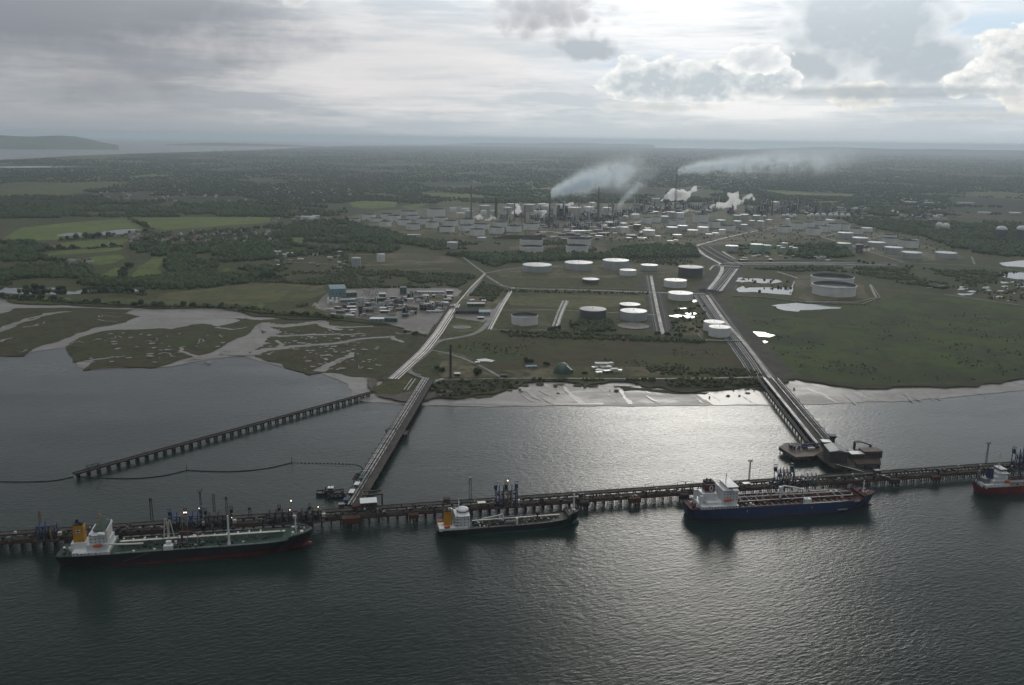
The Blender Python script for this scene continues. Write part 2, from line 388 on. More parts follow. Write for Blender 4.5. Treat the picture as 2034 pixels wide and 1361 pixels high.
# ------------------------------------------------------------------ ground sheets
def fract(pts, amp, rough=0.55, minlen=4.0, closed=True, depth=5):
    """break straight edges into a natural shore line"""
    pts = [Vector((p[0], p[1])) for p in pts]
    for k in range(depth):
        out = []
        for i, p in enumerate(pts):
            out.append(p)
            if i == len(pts)-1 and not closed: break
            q = pts[(i+1) % len(pts)]; d = q-p; L = d.length
            if L > minlen:
                nrm = Vector((-d.y, d.x))/L
                out.append((p+q)/2+nrm*random.uniform(-1, 1)*min(amp, L*0.18)*rough**k)
        pts = out
    return pts
def sheet(name, polys, z, m, amp=0.0, minlen=4.0, depth=5, parent=None, kind='structure', world=False):
    vs, fs = [], []
    for poly in polys:
        pts = [Vector(p[:2]) for p in poly] if world else [P(a, b, z).xy for a, b in poly]
        if amp: pts = fract(pts, amp, minlen=minlen, depth=depth)
        n = len(vs); vs += [(p.x, p.y, z) for p in pts]
        z += 0.012
        for tri in tessellate_polygon([[Vector((p.x, p.y, 0)) for p in pts]]):
            a, b, c = (vs[n+i] for i in tri)
            up = (b[0]-a[0])*(c[1]-a[1])-(b[1]-a[1])*(c[0]-a[0]) > 0
            fs.append(tuple(n+i for i in (tri if up else tri[::-1])))
    me = bpy.data.meshes.new(name); me.from_pydata(vs, [], fs); me.materials.append(MAT[m] if isinstance(m, str) else m)
    o = link(name, me, parent)
    if kind and parent is None: o['kind'] = kind
    return o
def offset_line(pts, off):
    out = []
    for i, p in enumerate(pts):
        d = (pts[min(i+1, len(pts)-1)]-pts[max(i-1, 0)]); d = Vector((d.x, d.y, 0)).normalized()
        out.append(p+Vector((-d.y, d.x, 0))*off)
    return out
def smooth_line(pts, it=2):
    pts = [Vector(p) for p in pts]
    for _ in range(it):
        o = [pts[0]]
        for a, b in zip(pts, pts[1:]): o += [a*0.75+b*0.25, a*0.25+b*0.75]
        pts = o+[pts[-1]]
    return pts
def strip_poly(pts, wid):
    l = offset_line(pts, wid/2); r = offset_line(pts, -wid/2); return [p.xy for p in l]+[p.xy for p in reversed(r)]
def road(name, lines, z, m='road', smooth=2):
    vs, fs = [], []
    for line, wid in lines:
        pts = [P(a, b, z) for a, b in line]
        if smooth: pts = smooth_line(pts, smooth)
        l = offset_line(pts, wid/2); r = offset_line(pts, -wid/2); n = len(vs)
        for a, b in zip(l, r): vs += [tuple(b), tuple(a)]
        fs += [(n+2*i, n+2*i+2, n+2*i+3, n+2*i+1) for i in range(len(pts)-1)]
        z += 0.05
    me = bpy.data.meshes.new(name); me.from_pydata(vs, [], fs); me.materials.append(MAT[m]); o = link(name, me); o['kind'] = 'structure'
    return o
# ================================================================== THE SETTING
WATER_Z = 0.0; LAND = 2.0
def setting():
    sheet('water', [[(-60000, -6000), (60000, -6000), (60000, 47500), (-60000, 47500)]], 0.0, 'water', world=True)
    far = [(-2600, 333), (-900, 330), (0, 318), (180, 308), (300, 304), (430, 300.5), (500, 298), (560, 296), (600, 293), (640, 291.5), (700, 289.5), (900, 289), (1150, 291), (1400, 294.5), (1700, 299.5), (2034, 305), (2800, 317), (4200, 345)]
    shore = [(4200, 640), (2600, 730), (2300, 742), (2034, 752), (1985, 762), (1960, 757), (1940, 768), (1880, 770), (1830, 766), (1760, 772), (1700, 772), (1650, 765), (1600, 757), (1575, 750), (1540, 764), (1500, 768), (1450, 772), (1400, 775), (1345, 778), (1310, 768), (1290, 770), (1270, 762), (1210, 758), (1180, 762), (1160, 770), (1148, 760), (1080, 757), (1040, 759), (1030, 766), (1000, 775), (985, 781), (950, 783), (925, 790), (905, 792), (870, 790), (850, 796), (800, 798), (770, 790), (748, 781), (735, 776), (732, 762), (745, 768), (765, 752), (800, 725), (840, 688), (850, 668), (800, 650), (780, 645), (720, 640), (680, 636), (620, 634), (560, 632), (505, 628), (470, 618), (440, 611), (370, 612), (300, 613), (200, 609), (130, 604), (70, 604), (30, 602), (15, 592), (0, 585), (-300, 577), (-2600, 560)]
    lw = [P(a, b, LAND).xy for a, b in far]+fract([P(a, b, LAND).xy for a, b in shore], 10, minlen=10, closed=False, depth=4)
    sheet('ground', [lw], LAND, 'land', world=True)
    # the bank that carries the land down to the mud
    sheet('mudflat', [
        [(-400, 590), (0, 583), (140, 600), (300, 606), (470, 612), (520, 628), (640, 634), (740, 655), (800, 700), (790, 740), (765, 755), (740, 800), (700, 790), (690, 762), (640, 742), (560, 728), (480, 705), (420, 712), (340, 728), (170, 735), (150, 715), (130, 690), (60, 700), (0, 712), (-400, 720)],
        [(742, 770), (800, 780), (860, 780), (920, 770), (1000, 757), (1100, 748), (1250, 752), (1400, 760), (1560, 740), (1700, 757), (1900, 755), (2034, 742), (2500, 720), (2500, 748), (2300, 760), (2034, 775), (1900, 788), (1800, 797), (1700, 800), (1600, 803), (1500, 805), (1400, 806), (1200, 806), (1000, 807), (900, 807), (840, 806), (790, 803), (765, 800), (742, 800)],
        [(700, 790), (742, 800), (742, 770), (735, 755), (700, 775)]], 0.3, 'mud', 5, 8, 3)
    marsh = [
        [(-300, 640), (0, 623), (30, 612), (130, 611), (265, 615), (250, 622), (130, 618), (85, 622), (70, 632), (45, 637), (0, 655), (-300, 690)],
        [(-300, 700), (0, 660), (45, 640), (78, 632), (105, 622), (150, 619), (225, 622), (280, 628), (250, 640), (215, 647), (190, 650), (150, 662), (120, 676), (80, 687), (55, 700), (48, 708), (0, 709), (-300, 716)],
        [(130, 690), (150, 675), (195, 660), (230, 655), (300, 653), (340, 654), (380, 645), (400, 643), (430, 648), (480, 634), (488, 632), (520, 640), (500, 655), (470, 672), (440, 690), (420, 700), (370, 712), (300, 731), (250, 730), (190, 733), (165, 736), (175, 727), (190, 718), (175, 716), (145, 719), (138, 705)],
        [(440, 632), (500, 636), (540, 634), (600, 632), (700, 634), (780, 640), (850, 665), (845, 690), (800, 728), (765, 755), (742, 758), (735, 750), (700, 748), (640, 740), (615, 745), (585, 735), (560, 722), (520, 712), (505, 705), (478, 702), (500, 680), (520, 660), (530, 640), (480, 637)],
        [(800, 796), (840, 790), (900, 783), (960, 776), (1010, 770), (990, 782), (950, 792), (925, 788), (905, 794), (880, 790)],
        [(1160, 758), (1178, 757), (1188, 765), (1172, 770), (1155, 766)],
        [(1215, 765), (1260, 770), (1330, 775), (1420, 778), (1400, 783), (1300, 778), (1240, 776)],
        [(1500, 770), (1545, 768), (1535, 778), (1510, 778)]]
    for _ in range(58):     # clumps of marsh grass out on the mud
        x = random.uniform(880, 1580); y = 757+abs(random.gauss(0, 8))+(8 if x < 1040 else 14 if x > 1300 else 4); w_ = random.uniform(2, 11)*(1.4 if y < 772 else .6); hh = random.uniform(.7, 2.4)
        marsh.append([(x-w_, y), (x-w_*.4, y-hh), (x+w_*.5, y-hh*.8), (x+w_, y+.2), (x+w_*.4, y+hh), (x-w_*.5, y+hh*.7)])
    sheet('saltmarsh', marsh, 0.75, 'saltmarsh', 9, 6, 5)
    # creeks: mud that winds through the saltmarsh
    creeks = []
    def creek(line, w0, w1):
        pts = fract([P(a, b, .85).xy for a, b in line], 9, minlen=10, closed=False, depth=3)
        pts = smooth_line([Vector((p.x, p.y, 0)) for p in pts], 1); n = len(pts); l, r = [], []
        for i, p in enumerate(pts):
            d = (pts[min(i+1, n-1)]-pts[max(i-1, 0)]).normalized(); q = Vector((-d.y, d.x, 0)); ww = (w0+(w1-w0)*i/(n-1))*random.uniform(0.75, 1.25)/2
            l.append((p+q*ww).xy); r.append((p-q*ww).xy)
        creeks.append(l+r[::-1])
    creek([(468, 706), (510, 675), (545, 660), (522, 647)], 34, 20)
    creek([(522, 642), (560, 648), (600, 645), (640, 638), (652, 648), (700, 650), (742, 648)], 30, 6)
    creek([(640, 640), (660, 652), (680, 655)], 22, 10)
    creek([(520, 665), (560, 668), (610, 665), (660, 664), (722, 662)], 14, 6)
    creek([(505, 705), (530, 694), (570, 690), (620, 685), (680, 680), (730, 672), (780, 668), (802, 680)], 20, 7)
    creek([(550, 690), (558, 682), (548, 676)], 10, 5)
    creek([(632, 738), (660, 722), (698, 708), (700, 700)], 20, 8)
    creek([(0, 656), (40, 640), (80, 628), (130, 619)], 12, 10)
    creek([(392, 714), (380, 705), (358, 697), (358, 690), (368, 688)], 10, 4)
    creek([(0, 679), (25, 671)], 9, 3); creek([(45, 650), (80, 645)], 6, 2); creek([(170, 718), (210, 712), (250, 708)], 8, 3)
    creek([(430, 650), (460, 655), (490, 650)], 9, 4)
    for _ in range(26):     # threadlike side creeks
        x, y = random.choice([(random.uniform(150, 460), random.uniform(662, 722)), (random.uniform(500, 790), random.uniform(655, 740)), (random.uniform(0, 260), random.uniform(625, 700))])
        dx = random.uniform(-1, 1)*45; creek([(x, y), (x+dx*.35, y+random.uniform(-4, 4)), (x+dx*.7, y+random.uniform(-6, 6)), (x+dx, y+random.uniform(-8, 8))], random.uniform(1.5, 4), 1)
    for _ in range(150):     # small pans of wet mud in the marsh
        a, b = random.choice([(random.uniform(530, 720), random.uniform(655, 690)), (random.uniform(200, 460), random.uniform(660, 722)), (random.uniform(600, 760), random.uniform(690, 735))])
        c = P(a, b, 0.85); r = random.uniform(1.5, 5)
        creeks.append([(c.x+r*random.uniform(.6, 1.6)*math.cos(k), c.y+r*random.uniform(.6, 1.4)*math.sin(k)) for k in (0, 1, 2, 3, 4, 5)])
    sheet('creek_mud', creeks, 0.85, 'mud', world=True)
    streaks = []
    for _ in range(34):
        x = random.uniform(880, 1960); top = 770 if x < 1500 else 776; y0 = random.uniform(top, 786); y1 = min(803 if x < 1700 else 803-(x-1700)*.05, y0+random.uniform(6, 26)); k = random.uniform(.7, 1.9); w_ = random.uniform(.6, 2.2)
        streaks.append([(x, y0), (x+w_, y0-.3), (x+w_+(y1-y0)*k, y1), (x+w_*.2+(y1-y0)*k*.95, y1)])
    # water lying on the mud and in pools
    sheet('mud_pool', [
        [(1395, 792), (1380, 778), (1412, 774), (1456, 774), (1486, 772), (1512, 779), (1540, 800), (1528, 804), (1470, 802), (1417, 805)],
        [(1117, 768), (1124, 769), (1136, 780), (1152, 792), (1163, 803), (1150, 804), (1140, 794), (1128, 782)],
        [(1228, 772), (1236, 776), (1244, 790), (1258, 803), (1246, 803), (1237, 790)],
        [(1605, 757), (1640, 764), (1656, 769), (1650, 772), (1620, 768)], [(1070, 758), (1075, 758), (1095, 770), (1090, 770)],
        [(1690, 777), (1696, 776), (1730, 792), (1735, 796), (1715, 790)], [(1702, 775), (1708, 774), (1745, 790), (1742, 793)], [(1755, 775), (1762, 775), (1795, 791), (1788, 791)],
        [(1907, 769), (1912, 768), (1950, 782), (1945, 783)], [(1600, 772), (1606, 770), (1640, 782), (1668, 800), (1662, 801), (1636, 786)],
        [(2000, 757), (2034, 755), (2200, 752), (2200, 760), (2034, 766)],
        [(860, 800), (1000, 801), (1200, 800), (1200, 804), (1000, 805), (860, 805)],
        *streaks], 0.42, 'wet_mud', 3, 5, 4)
    ponds = [
        [(-300, 580), (0, 571), (45, 572), (60, 578), (80, 579), (95, 572), (118, 571), (122, 578), (150, 580), (165, 575), (175, 571), (230, 572), (278, 575), (282, 578), (255, 581), (240, 581), (160, 584), (75, 585), (0, 582), (-300, 585)],
        [(110, 468), (135, 463), (160, 462), (168, 466), (185, 463), (240, 456), (270, 455), (285, 458), (270, 462), (230, 466), (180, 467), (130, 469)],
        [(1532, 607), (1580, 602), (1582, 600), (1670, 610), (1668, 613), (1640, 614), (1590, 616), (1587, 619), (1560, 617), (1545, 613), (1542, 609)],
        [(1484, 658), (1500, 659), (1520, 660), (1540, 666), (1528, 670), (1505, 668), (1492, 664)], [(1512, 680), (1520, 676), (1526, 679), (1514, 682)],
        [(1972, 542), (2034, 541), (2150, 543), (2300, 556), (2150, 558), (2034, 557), (1990, 550), (1976, 549)],
        [(1478, 553), (1500, 553), (1548, 556), (1555, 560), (1530, 563), (1505, 562), (1482, 558)],
        [(1465, 572), (1476, 567), (1480, 573), (1490, 571), (1535, 571), (1530, 575), (1555, 571), (1568, 572), (1575, 558), (1578, 562), (1572, 586), (1520, 582), (1500, 580), (1466, 580)],
        [(1478, 551), (1468, 556), (1490, 559), (1475, 561), (1460, 559), (1466, 552)],
        [(1323, 627), (1345, 625), (1385, 629), (1375, 632), (1340, 630)], [(1346, 612), (1360, 611), (1364, 613), (1352, 614)], [(1360, 622), (1380, 621), (1384, 624), (1366, 625)],
        [(1376, 596), (1383, 594), (1386, 599), (1378, 601)], [(945, 714), (965, 712), (985, 716), (978, 719), (955, 718)],
        [(-300, 332.5), (0, 331), (60, 330.4), (170, 331), (100, 332.6), (0, 333.4), (-300, 335)], [(300, 331.6), (330, 331.8), (325, 333), (305, 333)],
        [(465, 347), (497, 347), (492, 349.4), (470, 349)], [(1985, 522), (2034, 517), (2200, 517), (2200, 527), (2034, 531), (1998, 529)]]
    for _ in range(42):
        a, b = random.uniform(1885, 2060), random.uniform(559, 600); c = P(a, b, LAND+.1); r = random.uniform(3, 11)
        if b > 582+(a-1885)*0.16: continue
        i = c
        ponds.append([(lambda q: q)((a+r*random.uniform(.6, 1.5)*math.cos(k)*0.9, b+r*0.17*random.uniform(.6, 1.4)*math.sin(k))) for k in (0, 0.8, 1.6, 2.4, 3.2, 4, 4.8, 5.6)])
    sheet('pond', ponds, LAND+0.12, 'pond', 4, 6, 3)
    # fields
    sheet('pasture', [
        [(5, 477), (45, 452), (110, 445), (245, 434), (283, 449), (300, 455), (280, 466), (200, 471), (110, 476), (40, 479)],
        [(258, 433), (400, 431), (538, 432), (535, 442), (460, 447), (400, 452), (330, 457), (300, 452)],
        [(100, 490), (130, 482), (200, 477), (255, 475), (245, 485), (190, 490), (140, 493)],
        [(90, 505), (130, 497), (240, 492), (238, 497), (170, 503), (95, 508)],
        [(690, 402), (720, 399), (792, 401), (785, 411), (740, 415), (700, 411)], [(830, 383), (930, 386), (1000, 391), (1040, 396), (930, 395), (860, 391)],
        [(255, 350), (300, 347), (345, 348), (300, 352), (262, 353)], [(1000, 373), (1050, 371), (1110, 374), (1085, 378), (1040, 377)], [(120, 352), (160, 349), (225, 348), (180, 354)],
        [(1610, 401), (1650, 399), (1672, 401), (1640, 403)], [(1500, 378), (1620, 384), (1700, 386), (1690, 390), (1560, 386)], [(930, 358), (1020, 361), (1120, 364), (1020, 366), (940, 363)]],
        LAND+0.06, 'pasture', 8, 12, 3)
    sheet('meadow', [
        [(150, 515), (200, 508), (240, 505), (250, 512), (230, 522), (200, 528), (160, 520)], [(195, 552), (212, 541), (230, 531), (242, 533), (234, 547), (212, 553)],
        [(262, 545), (278, 528), (300, 512), (330, 509), (326, 520), (315, 531), (323, 540), (300, 552), (272, 553)], [(430, 545), (450, 532), (458, 535), (446, 548), (436, 552)],
        [(575, 473), (605, 472), (608, 478), (588, 485)], [(625, 472), (648, 471), (648, 476), (630, 477)], [(660, 470), (681, 470), (682, 475), (662, 475)], [(500, 531), (523, 522), (525, 526), (507, 534)],
        [(795, 410), (838, 403), (850, 405), (835, 412), (815, 415)], [(500, 605), (520, 602), (526, 608), (510, 614), (498, 612)], [(60, 592), (140, 592), (140, 600), (70, 601)]], LAND+0.1, 'meadow', 7, 8, 3)
    sheet('dry_grass', [
        [(300, 596), (340, 580), (400, 575), (480, 566), (500, 560), (560, 563), (640, 570), (650, 580), (600, 598), (540, 600), (480, 606), (430, 603), (340, 608)],
        [(560, 618), (600, 612), (680, 622), (670, 628), (600, 626)], [(860, 655), (890, 640), (960, 640), (950, 656), (900, 664)], [(880, 720), (920, 712), (970, 735), (960, 748), (900, 746), (875, 740)],
        [(1010, 590), (1090, 584), (1280, 588), (1290, 610), (1150, 612), (1015, 606)], [(170, 600), (220, 592), (300, 598), (280, 606)],
        [(1440, 508), (1600, 480), (1660, 490), (1700, 508), (1560, 516), (1440, 518)]], LAND+0.08, 'dry_grass', 8, 8, 3)
    sheet('bare_earth', [
        [(585, 572), (650, 566), (640, 578), (600, 585), (560, 590)], [(730, 452), (900, 446), (1060, 456), (1060, 470), (960, 472), (880, 468), (790, 462)],
        [(1010, 488), (1060, 470), (1200, 480), (1210, 500), (1120, 506), (1020, 504)], [(1180, 470), (1400, 445), (1420, 460), (1380, 478), (1230, 480)],
        [(985, 535), (1080, 528), (1300, 524), (1400, 528), (1400, 545), (1300, 552), (1000, 552)], [(1012, 632), (1030, 622), (1085, 624), (1095, 648), (1010, 650)],
        [(1445, 548), (1458, 530), (1466, 532), (1462, 560), (1446, 586), (1440, 584)], [(1580, 548), (1612, 548), (1716, 566), (1730, 592), (1600, 600), (1576, 590)],
        [(868, 700), (900, 700), (955, 725), (990, 748), (880, 750), (870, 735)], [(1000, 735), (1120, 728), (1300, 730), (1340, 748), (1020, 752)], [(1330, 640), (1380, 640), (1395, 668), (1330, 662)],
        [(780, 502), (900, 510), (920, 520), (800, 530), (720, 528)], [(1880, 460), (2034, 480), (2034, 490), (1880, 468)], [(830, 590), (930, 588), (1010, 590), (1000, 610), (930, 618), (900, 608)]], LAND+0.1, 'bare_earth', 9, 8, 4)
    sheet('refinery_ground', [[(690, 430), (760, 418), (960, 408), (1180, 402), (1330, 406), (1560, 418), (1700, 436), (1690, 452), (1640, 470), (1500, 482), (1400, 490), (1200, 476), (1060, 478), (900, 462), (740, 448)],
        [(1620, 466), (1760, 462), (1920, 512), (1800, 520), (1660, 480)]], LAND+0.04, 'refinery_ground', 12, 15, 3)
    sheet('hardstanding', [
        [(625, 612), (640, 590), (665, 575), (800, 572), (905, 572), (918, 578), (870, 640), (842, 664), (760, 640), (680, 628)],
        [(815, 640), (880, 610), (850, 664), (800, 655)], [(905, 605), (1000, 600), (985, 622), (960, 640), (905, 632)],
        [(1420, 498), (1440, 500), (1466, 518), (1470, 530), (1432, 532), (1400, 512), (1380, 490)]], LAND+0.12, 'hardstanding', 3, 10, 2)
    sheet('field_marsh', [[(880, 690), (940, 672), (1010, 662), (1200, 668), (1400, 690), (1480, 700), (1520, 745), (1300, 742), (1120, 728), (1000, 735), (960, 715), (900, 700)], [(1010, 592), (1280, 590), (1285, 600), (1100, 612), (1012, 612)]], LAND+0.05, 'field_marsh', 10, 10, 4)
    sheet('deep_marsh', [[(1450, 600), (1530, 590), (1600, 605), (1740, 600), (1800, 582), (1880, 588), (2034, 610), (2400, 640), (2400, 735), (2034, 748), (1900, 760), (1700, 764), (1600, 750), (1545, 700), (1490, 640)], [(1480, 535), (1620, 530), (1900, 538), (2034, 560), (1880, 584), (1760, 572), (1700, 545), (1580, 545)]], LAND+0.05, 'deep_marsh', 8, 10, 4)
    sheet('shore_bank', [[(852, 758), (1000, 755), (1300, 754), (1560, 752), (1545, 761), (1500, 766), (1400, 773), (1345, 776), (1300, 767), (1270, 760), (1200, 757), (1080, 756), (1035, 759), (1000, 773), (950, 781), (905, 790), (862, 789)], [(1575, 749), (1700, 764), (1900, 762), (2034, 749), (2034, 751), (1900, 768), (1700, 770), (1600, 756)]], LAND+0.15, 'shore_bank', 4, 8, 3)
    def under(line, wid):
        c = [P(a, b, LAND).to_3d() for a, b in line]; return strip_poly(c, wid)
    sheet('corridor_ground', [under([(1400, 586), (1446, 640), (1482, 680), (1518, 722), (1538, 752)], 62), under([(1452, 530), (1434, 556), (1406, 584)], 92), under([(1388, 488), (1415, 508), (1448, 526)], 95), under([(1438, 521), (1600, 521), (1786, 524)], 60), under([(774, 756), (800, 734), (840, 697), (868, 662), (908, 602)], 26), under([(1288, 546), (1300, 585), (1314, 664)], 46)], LAND+0.18, 'corridor_ground', 3, 8, 3, world=True)
    sheet('beach', [[(742, 782), (780, 785), (840, 775), (900, 776), (880, 786), (840, 794), (800, 797), (765, 790)], [(728, 752), (742, 750), (750, 760), (738, 774), (730, 768)]], LAND+0.2, 'beach', 4, 5, 4)
    # roads, tracks and yards
    road('road', [
        ([(835, 745), (818, 742), (810, 735), (822, 722), (846, 704), (860, 688), (875, 660), (900, 625), (930, 585), (963, 543)], 8.6),
        ([(963, 543), (945, 530), (925, 515), (912, 505)], 6.2), ([(963, 543), (985, 539), (1010, 534), (1060, 530), (1110, 529)], 6.2),
        ([(966, 548), (985, 560), (1005, 571), (1050, 574), (1100, 575), (1200, 577), (1290, 581), (1400, 584)], 7.0),
        ([(856, 690), (872, 676), (900, 672), (935, 666), (958, 655), (970, 640), (985, 618), (997, 600)], 10.1), ([(997, 600), (1005, 590), (1012, 578)], 4.7),
        ([(998, 616), (1080, 615), (1180, 619), (1310, 626)], 3.9), ([(965, 654), (1050, 656), (1110, 655)], 3.9),
        ([(1106, 655), (1116, 622), (1128, 598)], 5.5), ([(1293, 548), (1300, 585), (1308, 625), (1317, 664)], 7.0),
        ([(858, 696), (880, 699), (910, 708), (945, 722), (975, 738), (1000, 752)], 5.5), ([(862, 754), (930, 753), (1000, 752), (1100, 751), (1300, 753), (1520, 749)], 3.9),
        ([(810, 736), (825, 745), (845, 752)], 7.0),
        ([(1383, 492), (1400, 508), (1425, 520), (1436, 528), (1432, 545), (1404, 580)], 10.1), ([(1404, 586), (1440, 640), (1475, 676), (1510, 722), (1532, 752)], 7.0),
        ([(1464, 534), (1448, 556), (1428, 582)], 7.0), ([(1410, 536), (1416, 528), (1428, 526)], 5.5),
        ([(1440, 522), (1600, 521), (1780, 523)], 7.8), ([(1630, 470), (1690, 488), (1795, 521)], 7.8), ([(1632, 470), (1668, 462)], 7.0), ([(1725, 477), (1752, 468)], 7.0), ([(1780, 522), (1860, 524), (1930, 527), (1980, 532), (2034, 540)], 5.5),
        ([(1380, 490), (1400, 483), (1450, 470), (1520, 455), (1580, 444)], 9.4), ([(1640, 531), (1790, 533)], 4.7), ([(870, 468), (960, 466), (1000, 463)], 5.5), ([(1875, 585), (1900, 588), (1960, 597), (2034, 607)], 5.5), ([(1840, 572), (1880, 566)], 5.5),
        ([(1350, 374), (1440, 366), (1510, 351)], 14.0), ([(480, 568), (500, 562), (520, 560)], 3.9), ([(1930, 510), (1936, 525)], 6.2), ([(1545, 540), (1570, 548), (1585, 553)], 4.7)], LAND+0.25)
    tr = [([(700, 444), (800, 452), (900, 463), (1010, 472)], 9), ([(720, 438), (850, 447), (960, 460), (1060, 468)], 7), ([(760, 436), (900, 446), (1060, 458)], 7), ([(840, 432), (960, 441), (1070, 448)], 7), ([(900, 424), (1000, 430), (1240, 434)], 9), ([(1060, 455), (1180, 458), (1300, 468)], 9), ([(1060, 448), (1200, 450), (1330, 446)], 9), ([(1200, 470), (1300, 474), (1400, 480)], 8), ([(1300, 462), (1380, 462), (1450, 462), (1520, 456)], 8), ([(1400, 446), (1500, 446), (1600, 440), (1700, 438)], 9), ([(1560, 460), (1640, 464), (1720, 470), (1820, 492)], 8), ([(1600, 450), (1680, 452), (1760, 462), (1840, 478)], 7), ([(1460, 503), (1540, 502), (1620, 508)], 7), ([(1010, 492), (1120, 488), (1240, 486)], 7), ([(1010, 505), (1180, 506), (1220, 498), (1300, 482)], 6), ([(1060, 543), (1160, 543), (1320, 541)], 5), ([(560, 520), (640, 524), (720, 528), (800, 524), (900, 518)], 6), ([(600, 540), (690, 536), (770, 538), (880, 534)], 6), ([(640, 500), (690, 505), (740, 506)], 9), ([(100, 490), (250, 480), (320, 470)], 4), ([(1240, 412), (1340, 418), (1440, 424)], 9), ([(1500, 430), (1640, 434), (1760, 430)], 9), ([(1840, 432), (1920, 430), (2034, 437)], 10)]
    road('sandy_track', tr, LAND+0.2, 'sandy_track', 2)
    c = P(917, 650, LAND+.3)
    MB().lathe(c.x, c.y, [(18, LAND-.5), (17.4, LAND+.9), (16.5, LAND+.9), (16.4, LAND+.5)], 40).build('tank_base_slab', MAT['road']); o = bpy.data.objects['tank_base_slab']
    tag(o, 'round pale concrete tank base lying empty beside the left access road', 'tank base')
    # hills across the strait
    def hills(name, prof, D, deep, base_dep=None):
        xs = []; ys = []
        pts = []
        for px, top, bot in prof:
            d = FW+RV*((px-CX)/FPX)-UV*((top-CY)/FPX); k = D/math.hypot(d.x, d.y); pts.append((d.x*k, d.y*k, max(2, H+d.z*k)))
        fine = []
        for a, b in zip(pts, pts[1:]):
            for i in range(6): fine.append([a[j]+(b[j]-a[j])*i/6 for j in range(3)])
        fine.append(list(pts[-1])); vs, fs = [], []; K = 9
        for i, (x, y, z) in enumerate(fine):
            dv = Vector((x, y, 0)).normalized()
            for k in range(K):
                q = -1+2*k/(K-1); zz = z*(1-q*q)**0.8*(1+0.18*mnoise.noise(Vector((x*0.0007, y*0.0007+q*3, 1))))
                vs.append((x+dv.x*q*deep, y+dv.y*q*deep, zz-2 if abs(q) > .99 else zz))
        for i in range(len(fine)-1):
            for k in range(K-1): a = i*K+k; fs.append((a, a+K, a+K+1, a+1))
        me = bpy.data.meshes.new(name); me.from_pydata(vs, [], fs); me.materials.append(MAT['hill_pasture']); me.shade_smooth(); o = link(name, me); o['kind'] = 'structure'
    hills('hills', [(-700, 280, 0), (-400, 272, 0), (-150, 270, 0), (0, 268.5, 0), (30, 271, 0), (60, 272.5, 0), (120, 269.5, 0), (150, 271, 0), (180, 277, 0), (205, 284, 0), (235, 289, 0)], 23000, 2500)
    hills('hills', [(330, 287, 0), (420, 284, 0), (520, 286, 0), (600, 289.3, 0), (640, 291, 0)], 30000, 1500)
    hills('hills', [(880, 286.5, 0), (960, 284, 0), (1040, 285, 0), (1130, 284, 0), (1220, 286, 0), (1300, 288, 0)], 47000, 2000)
    hills('hills', [(1500, 296, 0), (1640, 292, 0), (1760, 296, 0), (1850, 297, 0), (2034, 299, 0), (2200, 300, 0), (2500, 308, 0)], 37000, 2500)
setting()
# ================================================================== SHIPS AND JETTY
mat('paint_white', (0.66, 0.67, 0.68), 0.45, var=0.10, vscale=0.2)
mat('paint_cream', (0.60, 0.58, 0.52), 0.5, var=0.15, vscale=0.2)
mat('hull_black', (0.016, 0.017, 0.019), 0.4, var=0.3, vscale=0.08, stretch=(1, 1, .3))
mat('hull_blue', (0.017, 0.040, 0.115), 0.4, var=0.22, vscale=0.07, stretch=(1, 1, .3), col2=(0.022, 0.036, 0.085))
mat('hull_red', (0.20, 0.016, 0.014), 0.45, var=0.3, vscale=0.08)
mat('boot_red', (0.115, 0.012, 0.011), 0.55, var=0.35, vscale=0.1)
mat('boot_teal', (0.02, 0.115, 0.088), 0.5, var=0.25, vscale=0.1)
mat('deck_green', (0.034, 0.068, 0.052), 0.6, var=0.3, vscale=0.12, col2=(0.022, 0.038, 0.030), spec=.3)
mat('deck_dark', (0.030, 0.040, 0.034), 0.6, var=0.3, vscale=0.15, col2=(0.05, 0.042, 0.035))
mat('deck_red', (0.068, 0.015, 0.013), 0.7, var=0.3, vscale=0.12, col2=(0.035, 0.013, 0.012), spec=.2)
mat('deck_grey', (0.10, 0.10, 0.10), 0.6, var=0.3, vscale=0.15)
mat('funnel_yellow', (0.46, 0.235, 0.014), 0.45, var=0.2, vscale=0.2)
mat('funnel_maroon', (0.10, 0.010, 0.014), 0.45, var=0.2, vscale=0.2)
mat('soot', (0.012, 0.012, 0.012), 0.7, var=0.2)
mat('glass_dark', (0.015, 0.02, 0.024), 0.12, var=0.1, spec=0.6)
mat('lifeboat_orange', (0.50, 0.095, 0.022), 0.45, var=0.15)
mat('steel_blue', (0.018, 0.042, 0.115), 0.5, var=0.3, vscale=0.15)
mat('steel_dark', (0.030, 0.031, 0.033), 0.6, var=0.35, vscale=0.2)
mat('steel_grey', (0.17, 0.175, 0.18), 0.5, var=0.25, vscale=0.2)
mat('rust', (0.085, 0.036, 0.021), 0.85, spec=.2, var=0.4, vscale=0.25, col2=(0.06, 0.035, 0.026))
mat('timber', (0.036, 0.028, 0.021), 0.85, var=0.4, vscale=0.3)
mat('pile', (0.030, 0.025, 0.021), 0.75, var=0.4, vscale=0.3)
mat('concrete', (0.20, 0.19, 0.175), 0.7, var=0.3, vscale=0.15)
mat('concrete_dark', (0.045, 0.038, 0.032), 0.85, spec=.2, var=0.35, vscale=0.12)
mat('jetty_deck', (0.075, 0.066, 0.058), 0.85, spec=.2, var=0.35, vscale=0.08, col2=(0.042, 0.036, 0.031))
mat('pipe_white', (0.62, 0.62, 0.60), 0.35, var=0.2, vscale=0.05)
mat('pipe_silver', (0.45, 0.46, 0.47), 0.32, 0.6, var=0.25, vscale=0.05)
mat('pipe_brown', (0.060, 0.045, 0.035), 0.65, spec=.3, var=0.3, vscale=0.05)
mat('pipe_green', (0.05, 0.12, 0.09), 0.45, var=0.25, vscale=0.05)
